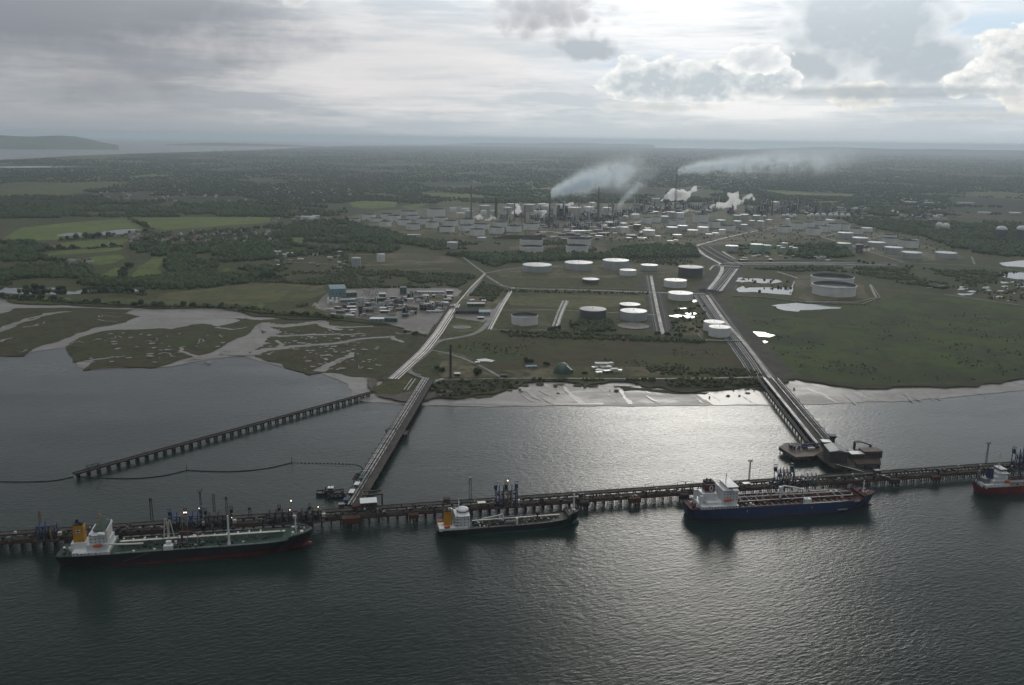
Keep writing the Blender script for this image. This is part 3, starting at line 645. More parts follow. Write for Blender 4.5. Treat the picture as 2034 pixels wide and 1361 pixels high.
mat('roof_bright', (0.74, 0.75, 0.76), 0.38, var=0.10, vscale=0.1)
mat('roof_grey', (0.22, 0.235, 0.24), 0.5, var=0.2, vscale=0.1)
mat('clad_dark', (0.050, 0.050, 0.052), 0.6, var=0.25, vscale=0.1)
mat('clad_brown', (0.080, 0.052, 0.040), 0.65, var=0.3, vscale=0.1)
mat('yellow_paint', (0.24, 0.14, 0.02), 0.5, var=0.2)
def lamp_mat():
    m = bpy.data.materials.new('lit_lamp'); m.use_nodes = True; b = m.node_tree.nodes['Principled BSDF']
    b.inputs['Emission Color'].default_value = (1, 0.72, 0.42, 1); b.inputs['Emission Strength'].default_value = 9.0; MAT['lit_lamp'] = m
lamp_mat()
def lerp(a, b, k): return a+(b-a)*k
_unit = {}
def unit_mesh(kind, m):
    if (kind, m) not in _unit:
        q = MB(); q.box(0, 0, 0, 1, 1, 1) if kind == 'box' else q.cyl(0, 0, 0, 1, .5, n=8)
        me = bpy.data.meshes.new(kind); me.from_pydata(q.v, [], q.f); me.materials.append(MAT[m]); _unit[(kind, m)] = me
    return _unit[(kind, m)]
def hull_levels(L, B, D0, fc, sheer):
    S = [0, .012, .035, .08, .14, .22, .35, .5, .65, .76, .84, .899, .90, .94, .965, .985, 1.0]
    def half(s, k):            # k: 0 keel line .. 1 deck edge
        st = lerp(0.45, 0.82, k); e = lerp(0.22, 0.10, k)
        a = st+(1-st)*min(1, s/e)**0.6 if s < e else 1.0
        f0 = lerp(0.72, 0.83, k)
        b = 1.0 if s < f0 else max(0.0, 1-((s-f0)/(1-f0))**lerp(1.5, 2.1, k))**lerp(0.95, 0.75, k)
        return B/2*min(a, b)
    def xx(s, k): return lerp(lerp(.012, 0, k), lerp(.957, 1, k), s)*L
    def dz(s): return D0+sheer*max(0, (s-.55)/.45)**2+(fc if s >= .90 else 0)
    return S, half, xx, dz
def build_hull(root, L, B, D0, fc, sheer, zb, mh, mb, md, bulb=None):
    S, half, xx, dz = hull_levels(L, B, D0, fc, sheer)
    def skin(zlo, zhi, ks, name, m, lip=0.0):
        mb_ = MB(); rows = []
        for s in S:
            row = []
            for side in (-1, 1):
                for q in ks:
                    z = lerp(zlo(s), zhi(s), q); k = max(0, min(1, (z+3)/(dz(s)+3))); y = half(s, k)
                    row.append((xx(s, k), side*max(y, .12), z))
            rows.append(row)
        n = len(ks); vs = [p for r in rows for p in r]; fs = []
        for i in range(len(S)-1):
            for j in range(n-1):
                a = i*2*n+j; b = a+2*n; fs.append((a, b, b+1, a+1))
                a += n; b += n; fs.append((a, a+1, b+1, b))
        for j in range(n-1): fs.append((j, j+1, n+j+1, n+j)); e = (len(S)-1)*2*n; fs.append((e+j, e+n+j, e+n+j+1, e+j+1))
        mb_.add(vs, fs); return mb_.build(name, m, root, True)
    skin(zb, dz, (0, .33, .66, 1), 'hull', mh)
    skin(lambda s: -3.0, zb, (0, .5, 1), 'boot_top', mb)
    d = MB(); dk = 1.0
    for a, b in zip(S, S[1:]):
        za, zb_ = dz(a)-0.9, dz(b)-0.9
        if a < .90 <= b: zb_ = dz(a)-0.9
        d.add([(xx(a, 1), -half(a, 1)+.1, za), (xx(b, 1), -half(b, 1)+.1, zb_), (xx(b, 1), half(b, 1)-.1, zb_), (xx(a, 1), half(a, 1)-.1, za)], [(0, 1, 2, 3)])
    d.add([(xx(.9, 1), -half(.9, 1)+.1, D0-1), (xx(.9, 1), half(.9, 1)-.1, D0-1), (xx(.9, 1), half(.9, 1)-.1, dz(.9)-.9), (xx(.9, 1), -half(.9, 1)+.1, dz(.9)-.9)], [(0, 3, 2, 1)])
    d.build('deck', md, root)
    if bulb:
        q = MB(); n = 10
        for k in range(7):
            pass
        prof = [(0.2, 1.0), (1.6, .95), (2.5, .85), (2.9, .6), (2.6, .3), (1.6, .08), (0.2, 0)]
        vs = []; fs = []
        for r, f in prof:
            for i in range(n):
                w_ = 2*math.pi*i/n; vs.append((L*.93+(1-f)*(L*.062), r*1.0*math.cos(w_), bulb+r*1.1*math.sin(w_)))
        for k in range(len(prof)-1):
            for i in range(n): j = (i+1) % n; fs.append((k*n+i, k*n+j, (k+1)*n+j, (k+1)*n+i))
        q.add(vs, fs).build('bulbous_bow', mb, root, True)
    return dz, half, xx
def house_windows(root, parent, x0, x1, w, z0, tiers, th=2.7):
    def win(x, y, z, sx, sy):
        o = link('window', unit_mesh('box', 'glass_dark'), parent); o.location = (x, y, z); o.scale = (sx, sy, .8)
    for t_ in range(tiers):
        z = z0+t_*th+1.1; nx, ny = int((x1-x0)/2.8), int(w/2.8)
        for side in (-1, 1):
            for i in range(nx): win(x0+(i+.5)*(x1-x0)/nx, side*(w/2+.01), z, 1.0, .06)
        for i in range(ny): y = -w/2+(i+.5)*w/ny; win(x1+.01, y, z, .06, 1.0); win(x0-.01, y, z, .06, 1.0)
def lifeboat(root, x, y, z, l=8):
    q = MB(); n = 8
    vs = []; fs = []
    for i, (f, r) in enumerate([(0, .15), (.12, .75), (.35, 1), (.65, 1), (.88, .75), (1, .15)]):
        for k in range(n): w_ = 2*math.pi*k/n; vs.append((x+(f-.5)*l, y+r*1.5*math.cos(w_), z+1.5+r*1.35*math.sin(w_)))
    for i in range(5):
        for k in range(n): j = (k+1) % n; fs.append((i*n+k, i*n+j, (i+1)*n+j, (i+1)*n+k))
    o = q.add(vs, fs).build('lifeboat', MAT['lifeboat_orange'], root, True)
    for sx in (-.35, .35): MB().tube([(x+sx*l, y*0.93, z-1.2), (x+sx*l, y, z+3.4), (x+sx*l, y*1.07, z+3.6)], .18).build('davit', MAT['paint_white'], o)
def radar_mast(root, x, y, z, h, m='paint_white'):
    q = MB(); q.cyl(x, y, z, z+h, .5, .25, 8)
    for k, s in ((.45, 3.0), (.7, 2.2), (.88, 4.2)): q.box(x, y, z+h*k, .3, s, .25)
    q.box(x+.3, y, z+h*.72, .6, 3.2, .35); q.bar((x, y, z+h), (x, y, z+h+2.5), .06)
    return q.build('radar_mast', MAT[m], root)
def rails(root, pts, z, h=1.1):
    q = MB()
    for k in (.5, 1.0): q.tube([(p[0], p[1], z+h*k) for p in pts], .05, 4)
    for a, b in zip(pts, pts[1:]):
        n = max(1, int(math.hypot(b[0]-a[0], b[1]-a[1])/3))
        for i in range(n): q.bar((lerp(a[0], b[0], i/n), lerp(a[1], b[1], i/n), z), (lerp(a[0], b[0], i/n), lerp(a[1], b[1], i/n), z+h), .05, 4)
    q.build('railing', MAT['paint_white'], root)
def deck_pipes(root, x0, x1, z, ys, m, r=.35):
    q = MB()
    for y in ys: q.bar((x0, y, z), (x1, y, z), r, 6)
    n = int((x1-x0)/7)
    for i in range(n+1): x = lerp(x0, x1, i/n); q.box(x, sum(ys)/len(ys), z-1.0, .35, max(ys)-min(ys)+1, .7)
    return q.build('deck_pipes', MAT[m], root)
def crossings(root, xs, y0, y1, z, m, r=.22, name='transverse_pipe'):
    for x in xs: MB().bar((x, y0, z), (x, y1, z), r, 6).build(name, MAT[m], root)
def clutter(root, xr, yr, z, n, mats, smin=.5, smax=2.2, name='deck_fitting', tall=1.0):
    for i in range(n):
        kind = 'box' if random.random() < .5 else 'drum'; s = random.uniform(smin, smax)
        o = link(name, unit_mesh(kind, mats[random.randrange(len(mats))]), root); o.location = (random.uniform(*xr), random.uniform(*yr), z)
        o.scale = (s, s*random.uniform(.5, 1.5), s*random.uniform(.4, 1.2)*tall) if kind == 'box' else (s*.7, s*.7, s*random.uniform(.5, 1.5)*tall)
def deck_frames(root, xs, y0, y1, z, m, name='deck_beam'):
    for x in xs: o = link(name, unit_mesh('box', m), root); o.location = (x+random.uniform(-.6, .6), (y0+y1)/2, z); o.scale = (random.uniform(.7, 1.6), abs(y1-y0)*random.uniform(.7, 1), random.uniform(.7, 1.6))
def letter_o(root, x, y, z, h, side, m='paint_white'):
    """the ring shaped letter O on a funnel side"""
    q = MB(); n = 24; vs = []; fs = []
    for i in range(n):
        w_ = 2*math.pi*i/n
        for r0, dy in ((1, 0), (.62, 0), (1, .08), (.62, .08)): vs.append((x+h*.36*(r0 if r0 == 1 else .50)*math.cos(w_), y+side*dy, z+h*.5*r0*math.sin(w_)+0 if r0 == 1 else z+h*.5*.66*math.sin(w_)))
    for i in range(n):
        a, b = i*4, ((i+1) % n)*4; fs += [(a+2, b+2, b+3, a+3), (a, b, b+2, a+2), (a+1, a+3, b+3, b+1)]
    return q.add(vs, fs).build('letter_o', MAT[m], root)
def place_ship(name, st, bw, label):
    a, b = P(*st), P(*bw); rz = math.atan2(b.y-a.y, b.x-a.x)
    B_ = SHIPB[name]; nrm = Vector((-math.sin(rz), math.cos(rz), 0))      # traced line is the near side; centre line lies half a beam further
    o = empty('tanker_ship' if name != 'coaster' else 'tanker_ship', a+nrm*B_/2*.8, rz, label, 'ship', 'tanker ships moored along the jetty')
    return o, (b-a).length/0.965
SHIPB = {'blue': 30, 'green': 31, 'small': 20, 'red': 18}
def blue_ship():
    r, L = place_ship('blue', (1371, 1035), (1738, 1012), 'blue hulled tanker with red deck and white O on its maroon funnel')
    B, D0 = 30, 11.5
    dz, half, xx = build_hull(r, L, B, D0, 2.6, 1.5, lambda s: 0.9, MAT['hull_blue'], MAT['boot_red'], MAT['deck_red'], -1.5)
    dk = D0-.9; W = MAT['paint_white']
    q = MB().box(28, 0, dk, 36, 27, 3.2); q.box(31, 0, dk+3.2, 30, 22, 2.8); low = q.build('poop_house', W, r)
    house_windows(r, low, 10, 46, 27, dk, 1)
    a = MB().box(39, 0, dk+6.0, 15, 21, 11.0).build('accommodation', W, r); house_windows(r, a, 31.5, 46.5, 21, dk+6, 4)
    br = MB().box(40.5, 0, dk+17, 11, 25, .5).box(41, 0, dk+17.5, 9.6, 21, 2.6).box(42, 13, dk+17.5, 5, 5.5, 1.3).box(42, -13, dk+17.5, 5, 5.5, 1.3).build('bridge', W, r)
    MB().box(45.86, 0, dk+18.5, .12, 20, 1.1).box(41.2, 10.55, dk+18.5, 8.6, .12, 1.1).box(41.2, -10.55, dk+18.5, 8.6, .12, 1.1).build('window', MAT['glass_dark'], br)
    MB().box(40.8, 0, dk+20.1, 11, 22.5, .35).build('bridge_roof', W, br)
    radar_mast(r, 38, 0, dk+20.4, 10)
    MB().box(20, 0, dk+6, 14, 13, 7).box(11.5, 8, dk+3, 3, 2, 9).box(11.5, -8, dk+3, 3, 2, 9).build('engine_casing', W, r)
    f = MB().box(21, 0, dk+13, 9.5, 8.4, 9.0, 0, .94).build('funnel', MAT['funnel_maroon'], r)
    MB().box(21, 0, dk+22, 8.6, 7.6, 1.6).cyl(19.5, 1.6, dk+23.6, dk+25.4, .8).cyl(21.5, -1.4, dk+23.6, dk+25.6, .9).cyl(23, 1.2, dk+23.6, dk+25, .6).build('funnel_top', MAT['soot'], f)
    MB().box(21, 0, dk+13.6, 9.7, 8.6, .5).build('funnel_band', W, f); MB().box(21, 0, dk+21.0, 9.1, 8.1, .5).build('funnel_band', W, f)
    for sd in (-1, 1): letter_o(f, 22, sd*4.16, dk+17.4, 5.4, sd)
    for sd in (-1, 1): lifeboat(r, 36, sd*12.2, dk+6.6, 9)
    # boat deck arches along the side
    for sd in (-1, 1):
        q = MB()
        q.box(33, sd*14.2, dk+2.9, 26, 1.2, .5)
        for i in range(5): q.box(21+i*6, sd*14.3, dk, 1.1, .7, 2.9)
        q.build('side_gallery', W, r)
    deck_pipes(r, 50, L*.88, dk+2.2, (-4, -2.6, -1.2, .4, 1.8, 3.4), 'deck_red', .3); deck_pipes(r, 50, L*.86, dk+2.6, (5.2, 6.2), 'pipe_silver', .25)
    MB().box((50+L*.86)/2, -5.6, dk+3.2, L*.86-50, 1.4, .15).build('catwalk', MAT['steel_grey'], r)
    for sd in (-1, 1): crossings(r, [52+i*6.1 for i in range(20)], sd*6.5, sd*13.2, dk+.5, 'paint_cream', .20, 'deck_stiffener')
    rails(r, [(48, -14.6), (L*.6, -14.6), (L*.82, -14.2)], dk+.9); rails(r, [(48, 14.6), (L*.6, 14.6), (L*.82, 14.2)], dk+.9)
    MB().box(L*.70, 14.3, dk+.1, L*.40, 1.0, .9).box(L*.72, -14.3, dk+.1, L*.30, 1.0, .9).build('gunwale_strip', MAT['paint_cream'], r)
    m = MB().box(L*.60, -11, dk, 6, 5, 4.6); m.box(L*.60-1, -11, dk+4.6, 1.4, 1.4, 1.2); m.build('manifold_house', W, r)
    q = MB().cyl(L*.485, 0, dk, dk+11, 1.1, .9, 10); q.box(L*.485, 0, dk+11, 3.4, 3, 2.4); q.build('crane_post', W, r)
    q = MB(); q.tube([(L*.485, 0, dk+13), (L*.50, 0, dk+14), (L*.55, -1, dk+12.4), (L*.607, -2, dk+9.6)], .75, 8); q.build('crane_boom', W, r)
    MB().cyl(L*.61, 3, dk, dk+8, .5, .4, 8).cyl(L*.445, 5, dk, dk+13, .45, .35, 8).cyl(L*.46, 8, dk, dk+11, .45, .35, 8).build('vent_mast', MAT['steel_grey'], r)
    clutter(r, (50, L*.88), (-12, 12), dk, 96, ['deck_red', 'soot', 'paint_cream', 'steel_dark', 'steel_grey'], .8, 2.6)
    deck_frames(r, [54+i*8 for i in range(14)], -5, 6, dk+1.4, 'steel_dark')
    clutter(r, (4, 15), (-8, 8), dk, 26, ['deck_red', 'paint_cream', 'paint_white', 'steel_grey'], .6, 2.2, 'winch')
    fz = dz(.95)-.9
    MB().cyl(L*.93, 0, fz, fz+11, .6, .4, 10).box(L*.93, 0, fz+8, .4, 3.4, .4).build('foremast', W, r)
    clutter(r, (L*.91, L*.965), (-6, 6), fz, 16, ['deck_red', 'steel_grey', 'paint_cream'], .7, 2.0, 'windlass')
    MB().box(L*.28, -15.03, 6.5, .5, .1, 2.4).box(L*.615, -15.03, 6.5, .5, .1, 2.4).box(L*.78, -14.9, 3.2, 10, .1, .9, 0).build('draught_mark', MAT['paint_cream'], r)
def green_ship():
    r, L = place_ship('green', (112, 1129), (607, 1095), 'black hulled tanker with green deck, red bottom and tall yellow funnel')
    B, D0 = 31, 10.5; dk = D0-.9; W = MAT['paint_white']
    dz, half, xx = build_hull(r, L, B, D0, 2.6, 2.2, lambda s: .25+4.6*s, MAT['hull_black'], MAT['boot_red'], MAT['deck_green'], .6)
    low = MB().box(27, 0, dk, 28, 27, 3.0).build('poop_house', W, r); house_windows(r, low, 13, 41, 27, dk, 1)
    a = MB().box(32, 0, dk+3, 16, 24, 5.6).box(32.5, 0, dk+8.6, 13, 21, 8.4).build('accommodation', W, r); house_windows(r, a, 26, 39, 21, dk+8.6, 3)
    br = MB().box(34, 0, dk+17, 10, 28, .5).box(34, 0, dk+17.5, 8.4, 19, 2.7).box(36, 12.3, dk+17.5, 4.5, 5, 1.2).box(36, -12.3, dk+17.5, 4.5, 5, 1.2).build('bridge', W, r)
    MB().box(38.26, 0, dk+18.5, .12, 18, 1.1).box(34, -9.56, dk+18.5, 7.6, .12, 1.1).box(34, 9.56, dk+18.5, 7.6, .12, 1.1).build('window', MAT['glass_dark'], br)
    MB().box(34, 0, dk+20.2, 9.6, 20.5, .3).build('bridge_roof', MAT['deck_green'], br)
    radar_mast(r, 33, 0, dk+20.5, 12, 'funnel_yellow')
    MB().box(39.4, -6, dk+1.5, 1.2, 9, 17.5, 0, .72).build('front_screen', MAT['paint_cream'], r)
    MB().tube([(40.5, -9, dk+7), (46, -6, dk+5), (54, -4, dk+3.6), (66, -4, dk+3.4)], .8, 8).build('hose_boom', MAT['paint_cream'], r)
    MB().box(17, 0, dk, 13, 12, 8).build('engine_casing', W, r)
    f = MB().box(16.5, 0, dk+8, 8.4, 8.0, 14.5, 0, .9).build('funnel', MAT['funnel_yellow'], r)
    MB().box(16.3, 0, dk+22.5, 7.5, 7, .8).cyl(15, 1, dk+23.3, dk+26, 1.2).build('funnel_top', MAT['soot'], f)
    MB().ball(18.5, -2.2, dk+24.3, 1.6).build('funnel_cowl', MAT['steel_blue'], f)
    for sd in (-1, 1):
        e = MB().box(16.4, sd*3.78, dk+16, 3.6, .16, 2.8).build('funnel_emblem', W, f)
        MB().box(16.4, sd*3.90, dk+17, 3.6, .1, .7).box(16.4, sd*3.90, dk+16.0, .7, .1, 2.8).build('emblem_cross', MAT['boot_red'], e)
    for sd in (-1, 1): lifeboat(r, 33, sd*12.8, dk+6.5, 8)
    for sd in (-1, 1):
        q = MB()
        q.box(30, sd*14.6, dk+2.6, 24, 1.0, .5); q.box(39, sd*14.7, dk, 6, .6, 2.6, 0)
        for i in range(5): q.box(19+i*5, sd*14.7, dk, 1.2, .6, 2.6)
        q.build('side_gallery', W, r)
    deck_pipes(r, 46, L*.87, dk+2.2, (-3.6, -2.2, -.8, .8, 2.2), 'deck_green', .3)
    MB().box((46+L*.88)/2, 4.2, dk+2.8, L*.88-46, 2.6, .2).build('catwalk', MAT['paint_cream'], r)
    crossings(r, [50+i*5.4 for i in range(22)], 5.0, 13.6, dk+.4, 'pipe_green', .22, 'deck_stiffener')
    rails(r, [(46, -15), (L*.6, -15), (L*.82, -14.6)], dk+.9); rails(r, [(46, 15), (L*.6, 15), (L*.82, 14.6)], dk+.9)
    MB().cyl(L*.66, -9, dk, dk+25, 1.0, .75, 10).cyl(L*.66, -9, dk, dk+2, 1.7, 1.2, 10).box(L*.66, -9, dk+24, 1.2, 1.8, 1.6).build('vent_mast', W, r)
    q = MB().box(L*.425, -11, dk, 7.2, 4.6, 3.8); q.box(L*.425, -9, dk+3.8, 4, 3, 2.6); q.build('manifold_house', W, r)
    q = MB()
    for dx in (-2.4, 2.4):
        q.bar((L*.405+dx, 4, dk), (L*.405+dx*.2, 4, dk+21), .4); q.bar((L*.425+dx, 5, dk), (L*.42+dx*.2, 5, dk+19), .4)
    for k in (5, 10, 15): q.bar((L*.405-2.4*(1-k/24), 4, dk+k), (L*.405+2.4*(1-k/24), 4, dk+k+3), .2)
    q.build('derrick', MAT['paint_cream'], r)
    MB().cyl(L*.47, -1, dk, dk+9, 1, .8, 8).tube([(L*.46, -1, dk+9.6), (L*.50, -1.6, dk+10), (L*.545, -3, dk+7.6)], .9, 8).build('hose_crane', MAT['boot_red'], r)
    for x in (.495, .535): MB().tube([(L*x, -7, dk), (L*x, -7, dk+6), (L*x+.6, -4, dk+8)], .45, 6).build('loading_riser', MAT['steel_grey'], r)
    clutter(r, (46, L*.87), (-12, 12), dk, 96, ['steel_dark', 'deck_green', 'deck_dark', 'paint_cream', 'steel_dark', 'soot'], 1.0, 3.0)
    deck_frames(r, [50+i*8.2 for i in range(15)], -4, 4, dk+1.2, 'steel_dark'); deck_frames(r, [54+i*9.5 for i in range(12)], 8, 13.5, dk, 'paint_cream', 'deck_locker')
    clutter(r, (L*.40, L*.56), (-12, 10), dk, 46, ['steel_dark', 'deck_dark', 'rust', 'steel_grey'], .9, 2.8, 'manifold_fitting')
    clutter(r, (2.5, 12), (-9, 9), dk, 26, ['deck_dark', 'steel_grey', 'paint_white', 'steel_dark'], .7, 2.4, 'winch')
    fz = dz(.95)-.9
    MB().cyl(L*.925, 0, fz, fz+14, .7, .4, 10).box(L*.925, 0, fz+13, .5, 2.6, .5).build('foremast', W, r)
    clutter(r, (L*.91, L*.96), (-7, 7), fz, 16, ['deck_dark', 'steel_dark', 'paint_cream'], .8, 2.4, 'windlass')
    rails(r, [(L*.91, -12), (L*.955, -8), (L*.992, 0), (L*.955, 8), (L*.91, 12)], fz+.9)
    q = MB(); q.add([(L*.35, -15.9, D0-1.2), (L*.352, -15.9, D0-.6), (L*.255, -16.4, 4.2), (L*.253, -16.4, 3.6)], [(0, 1, 2, 3), (3, 2, 1, 0)]); q.build('gangway', MAT['steel_grey'], r)
def small_ship():
    r, L = place_ship('small', (868, 1067), (1147, 1046), 'small black hulled tanker with teal waterline and mustard funnel')
    B, D0 = 20, 6.2; dk = D0-.9; W = MAT['paint_white']
    dz, half, xx = build_hull(r, L, B, D0, 3.2, 4.5, lambda s: .2+2.0*max(0, s-.12)**.7, MAT['hull_black'], MAT['boot_teal'], MAT['deck_dark'], .9)
    MB().box(15, 0, dk, 26, 18, 2.6).build('poop_house', W, r)
    a = MB().box(23, 0, dk+2.6, 13, 16.4, 10.5).box(13.5, 4.5, dk+2.6, 4, 3, 13).build('accommodation', W, r); house_windows(r, a, 16.5, 29.5, 16.4, dk+2.6, 4)
    MB().box(17.4, -8.24, dk+4.4, 6, .16, .3).box(17.4, -8.24, dk+7.2, 6, .16, .3).box(17.4, -8.24, dk+9.9, 6, .16, .3).build('side_gallery', MAT['glass_dark'], a)
    br = MB().box(24, 0, dk+13.1, 10, 20, .4).lathe(24, 0, [(5.4, dk+13.5), (5.4, dk+16.2), (5.0, dk+17.0), (3.2, dk+17.9), (.1, dk+18.2)], 18).build('bridge', W, r)
    MB().lathe(24, 0, [(5.44, dk+14.6), (5.44, dk+15.6)], 18, False, False).build('window', MAT['glass_dark'], br)
    radar_mast(r, 20.5, 0, dk+16, 9)
    f = MB().box(10.5, 0, dk+2.6, 7, 6.4, 13.2, 0, .88).build('funnel', MAT['funnel_yellow'], r)
    MB().box(10.5, 0, dk+15.8, 6.2, 5.6, .8).cyl(10, 0, dk+16.6, dk+18.2, .8).build('funnel_top', MAT['soot'], f)
    lifeboat(r, 4.5, 0, dk+4.5, 7); lifeboat(r, 9, -8.6, dk+2.6, 5.5)
    clutter(r, (2, 9), (-7, 7), dk, 26, ['paint_white', 'rust', 'lifeboat_orange', 'steel_grey'], .6, 2.0, 'winch')
    deck_pipes(r, 33, L*.86, dk+1.8, (-2.4, -1.2, 0, 1.2, 2.4), 'pipe_brown', .28); crossings(r, [36+i*5 for i in range(15)], -8.6, 8.6, dk+.5, 'deck_dark', .3, 'deck_stiffener')
    MB().box((33+L*.86)/2, 4, dk+2.6, L*.86-33, 1.6, .15).build('catwalk', MAT['paint_cream'], r)
    MB().cyl(L*.46, 1, dk, dk+6.5, .7, .6, 8).tube([(L*.46, 1, dk+6.5), (L*.455, 1, dk+8.2), (L*.42, 0, dk+7.6), (L*.31, -1, dk+6.0)], .5, 8).build('crane_boom', W, r)
    q = MB(); q.bar((L*.47, -5, dk+3.0), (L*.535, -5, dk+3.0), 1.4, 10); q.build('deck_tank', MAT['steel_grey'], r)
    MB().cyl(L*.545, -5, dk, dk+6, 1.1, 1.0, 10).build('deck_house', W, r)
    MB().cyl(L*.70, 2, dk, dk+6, .8, .6).box(L*.70, 2, dk+5, 3, 2.4, 2.2).build('hose_handling_derrick', MAT['rust'], r)
    clutter(r, (33, L*.88), (-8, 8), dk, 96, ['deck_dark', 'soot', 'pipe_brown', 'steel_grey', 'pipe_green', 'paint_cream'], .8, 2.4)
    deck_frames(r, [36+i*6 for i in range(12)], -4, 4, dk+1.0, 'steel_dark')
    rails(r, [(32, -9.7), (L*.6, -9.7), (L*.82, -9.4)], dk+.9); rails(r, [(32, 9.7), (L*.6, 9.7), (L*.82, 9.4)], dk+.9)
    fz = dz(.95)-.9
    MB().cyl(L*.952, 0, fz, fz+16, .9, .5, 10).box(L*.952, 0, fz, 2.6, 3.4, 1.8).build('foremast', W, r)
    clutter(r, (L*.91, L*.95), (-5, 5), fz, 10, ['paint_cream', 'steel_dark'], .6, 1.6, 'windlass')
def red_ship():
    r, L = place_ship('red', (1948, 984), (2250, 966), 'red hulled coastal tanker with stacked white house at the right edge')
    r.scale.z = 1.4; B, D0 = 18, 6.0; dk = D0-.9; W = MAT['paint_white']
    dz, half, xx = build_hull(r, L, B, D0, 2.6, 3, lambda s: .5, MAT['hull_red'], MAT['boot_red'], MAT['deck_grey'], -1)
    MB().box(17, 0, dk, 26, 16, 2.6).build('poop_house', W, r)
    a = MB().box(21, 0, dk+2.6, 17, 14.5, 2.7).box(22, 0, dk+5.3, 13, 13, 2.7).box(23, 0, dk+8, 10, 11.5, 2.6).build('accommodation', W, r); house_windows(r, a, 13, 29, 14.5, dk+2.6, 1)
    br = MB().box(24, 0, dk+10.6, 8, 17, .4).box(24, 0, dk+11, 7, 11, 2.5).build('bridge', W, r); MB().box(24, 0, dk+11.9, 7.2, 11.2, .9).build('window', MAT['glass_dark'], br)
    radar_mast(r, 22, 0, dk+13.5, 11, 'paint_cream')
    f = MB().box(13, 0, dk+5, 5, 5, 7.6, 0, .85).build('funnel', MAT['steel_blue'], r); MB().box(13, 0, dk+12.6, 4.2, 4.2, .8).build('funnel_top', MAT['soot'], f)
    MB().box(8, 0, dk+2.6, 5, 8, 3.4).box(5, 5.5, dk, 2, 2, 10).build('engine_casing', MAT['steel_grey'], r)
    lifeboat(r, 28, -7.6, dk+3, 6.5); lifeboat(r, 28, 7.6, dk+3, 6.5)
    deck_pipes(r, 34, L*.86, dk+1.8, (-2, -.7, .7, 2), 'pipe_silver'); clutter(r, (33, L*.88), (-7, 7), dk, 60, ['deck_grey', 'steel_grey', 'hull_red'], .4, 1.5)
    clutter(r, (1.5, 8), (-6, 6), dk, 16, ['paint_cream', 'steel_dark', 'steel_grey'], .6, 1.8, 'winch')
    MB().cyl(L*.94, 0, dk+3, dk+14, .5, .3).build('foremast', W, r)
blue_ship(); green_ship(); small_ship(); red_ship()
# ------------------------------------------------------------------ the long jetty
JA = Vector((-435, 694, 0)); JD = Vector((971, 205, 0)).normalized(); JN = Vector((-JD.y, JD.x, 0)); JR = math.atan2(JD.y, JD.x)
def J(t_, n_, z=0): return JA+JD*t_+JN*n_+Vector((0, 0, z))
_bent = {}
def bent_mesh(key, fn):
    if key not in _bent:
        q = MB(); fn(q); me = bpy.data.meshes.new('pile_bent'); me.from_pydata(q.v, [], q.f); me.materials.append(MAT[key[0]]); _bent[key] = me
    return _bent[key]
def jetty_section(t0, t1, label):
    L = t1-t0; r = empty('jetty', J(t0, 0), JR, label, 'jetty', 'sections of the long jetty')
    MB().box(L/2, 4.5, 7.6, L, 7.0, .8).build('road_deck', MAT['jetty_deck'], r)
    q = MB()
    for s in (1.15, 7.85): q.box(L/2, s, 8.4, L, .3, .45)
    q.build('kerb', MAT['concrete_dark'], r)
    MB().box(L/2, -4.6, 5.6, L, 9.6, .6).build('pipe_deck', MAT['concrete_dark'], r)
    MB().box(L/2, -9.7, 4.6, L, .5, 1.4).build('fender_beam', MAT['rust'], r)
    for y, rr, m in ((-8.2, .3, 'pipe_brown'), (-7.0, .42, 'pipe_brown'), (-5.7, .3, 'pipe_brown'), (-4.6, .42, 'pipe_brown'), (-3.4, .3, 'rust'), (-2.3, .42, 'pipe_brown'), (-1.0, .3, 'steel_dark')):
        q = MB(); q.bar((0, y, 7.0), (L, y, 7.0), rr, 8); q.build('pipe', MAT[m], r)
    q = MB()
    for i in range(int(L/6)): q.box(i*6+3, -4.6, 6.2, .4, 8.6, .4)
    q.build('pipe_support', MAT['steel_dark'], r)
    q = MB()
    for s in (1.0, 8.0):
        q.bar((0, s, 9.5), (L, s, 9.5), .06, 4)
        for i in range(int(L/4)): q.bar((i*4, s, 8.4), (i*4, s, 9.5), .06, 4)
    q.build('railing', MAT['steel_grey'], r)
    clutter(r, (2, L-2), (-9, -.5), 6.4, int(min(96, L*.42)), ['steel_dark', 'rust', 'steel_dark', 'soot', 'steel_grey', 'concrete_dark'], .9, 3.2, 'jetty_fitting', 1.2)
    clutter(r, (2, L-2), (1.6, 2.6), 8.4, int(L*.08), ['steel_dark', 'paint_cream', 'rust'], .8, 2.0, 'locker', 1.2)
    def bent(q):
        q.box(0, -4.4, 4.7, 1.2, 10.4, .9); q.box(0, 4.5, 6.7, 1.2, 7.4, .9)
        for y in (-9, -5.8, -2.6, 1.4, 7.4): q.cyl(0, y, -4, 6.8 if y > 0 else 4.8, .5, n=8)
        q.bar((0, -9, 1), (0, -2.6, 4.4), .25); q.bar((0, 1.4, 1.2), (0, 7.4, 6), .25)
    me = bent_mesh(('pile', 'jetty'), bent); n = int(L/8.5)
    for i in range(n):
        o = link('pile_bent', me, r); o.location = ((i+.5)*L/n, 0, 0)
jl = ['westernmost jetty section behind the stern of the green decked tanker', 'dark jetty section behind the green decked tanker, left of the narrow pier', 'jetty section between the left pier head and the small teal striped tanker', 'jetty section beyond the small tanker with rows of piles showing', 'jetty section behind the blue hulled tanker', 'jetty section between the blue tanker and the red tanker']
for (a, b), s in zip(((-90, 110), (110, 290), (290, 420), (420, 610), (610, 835), (835, 1120)), jl): jetty_section(a, b, s)
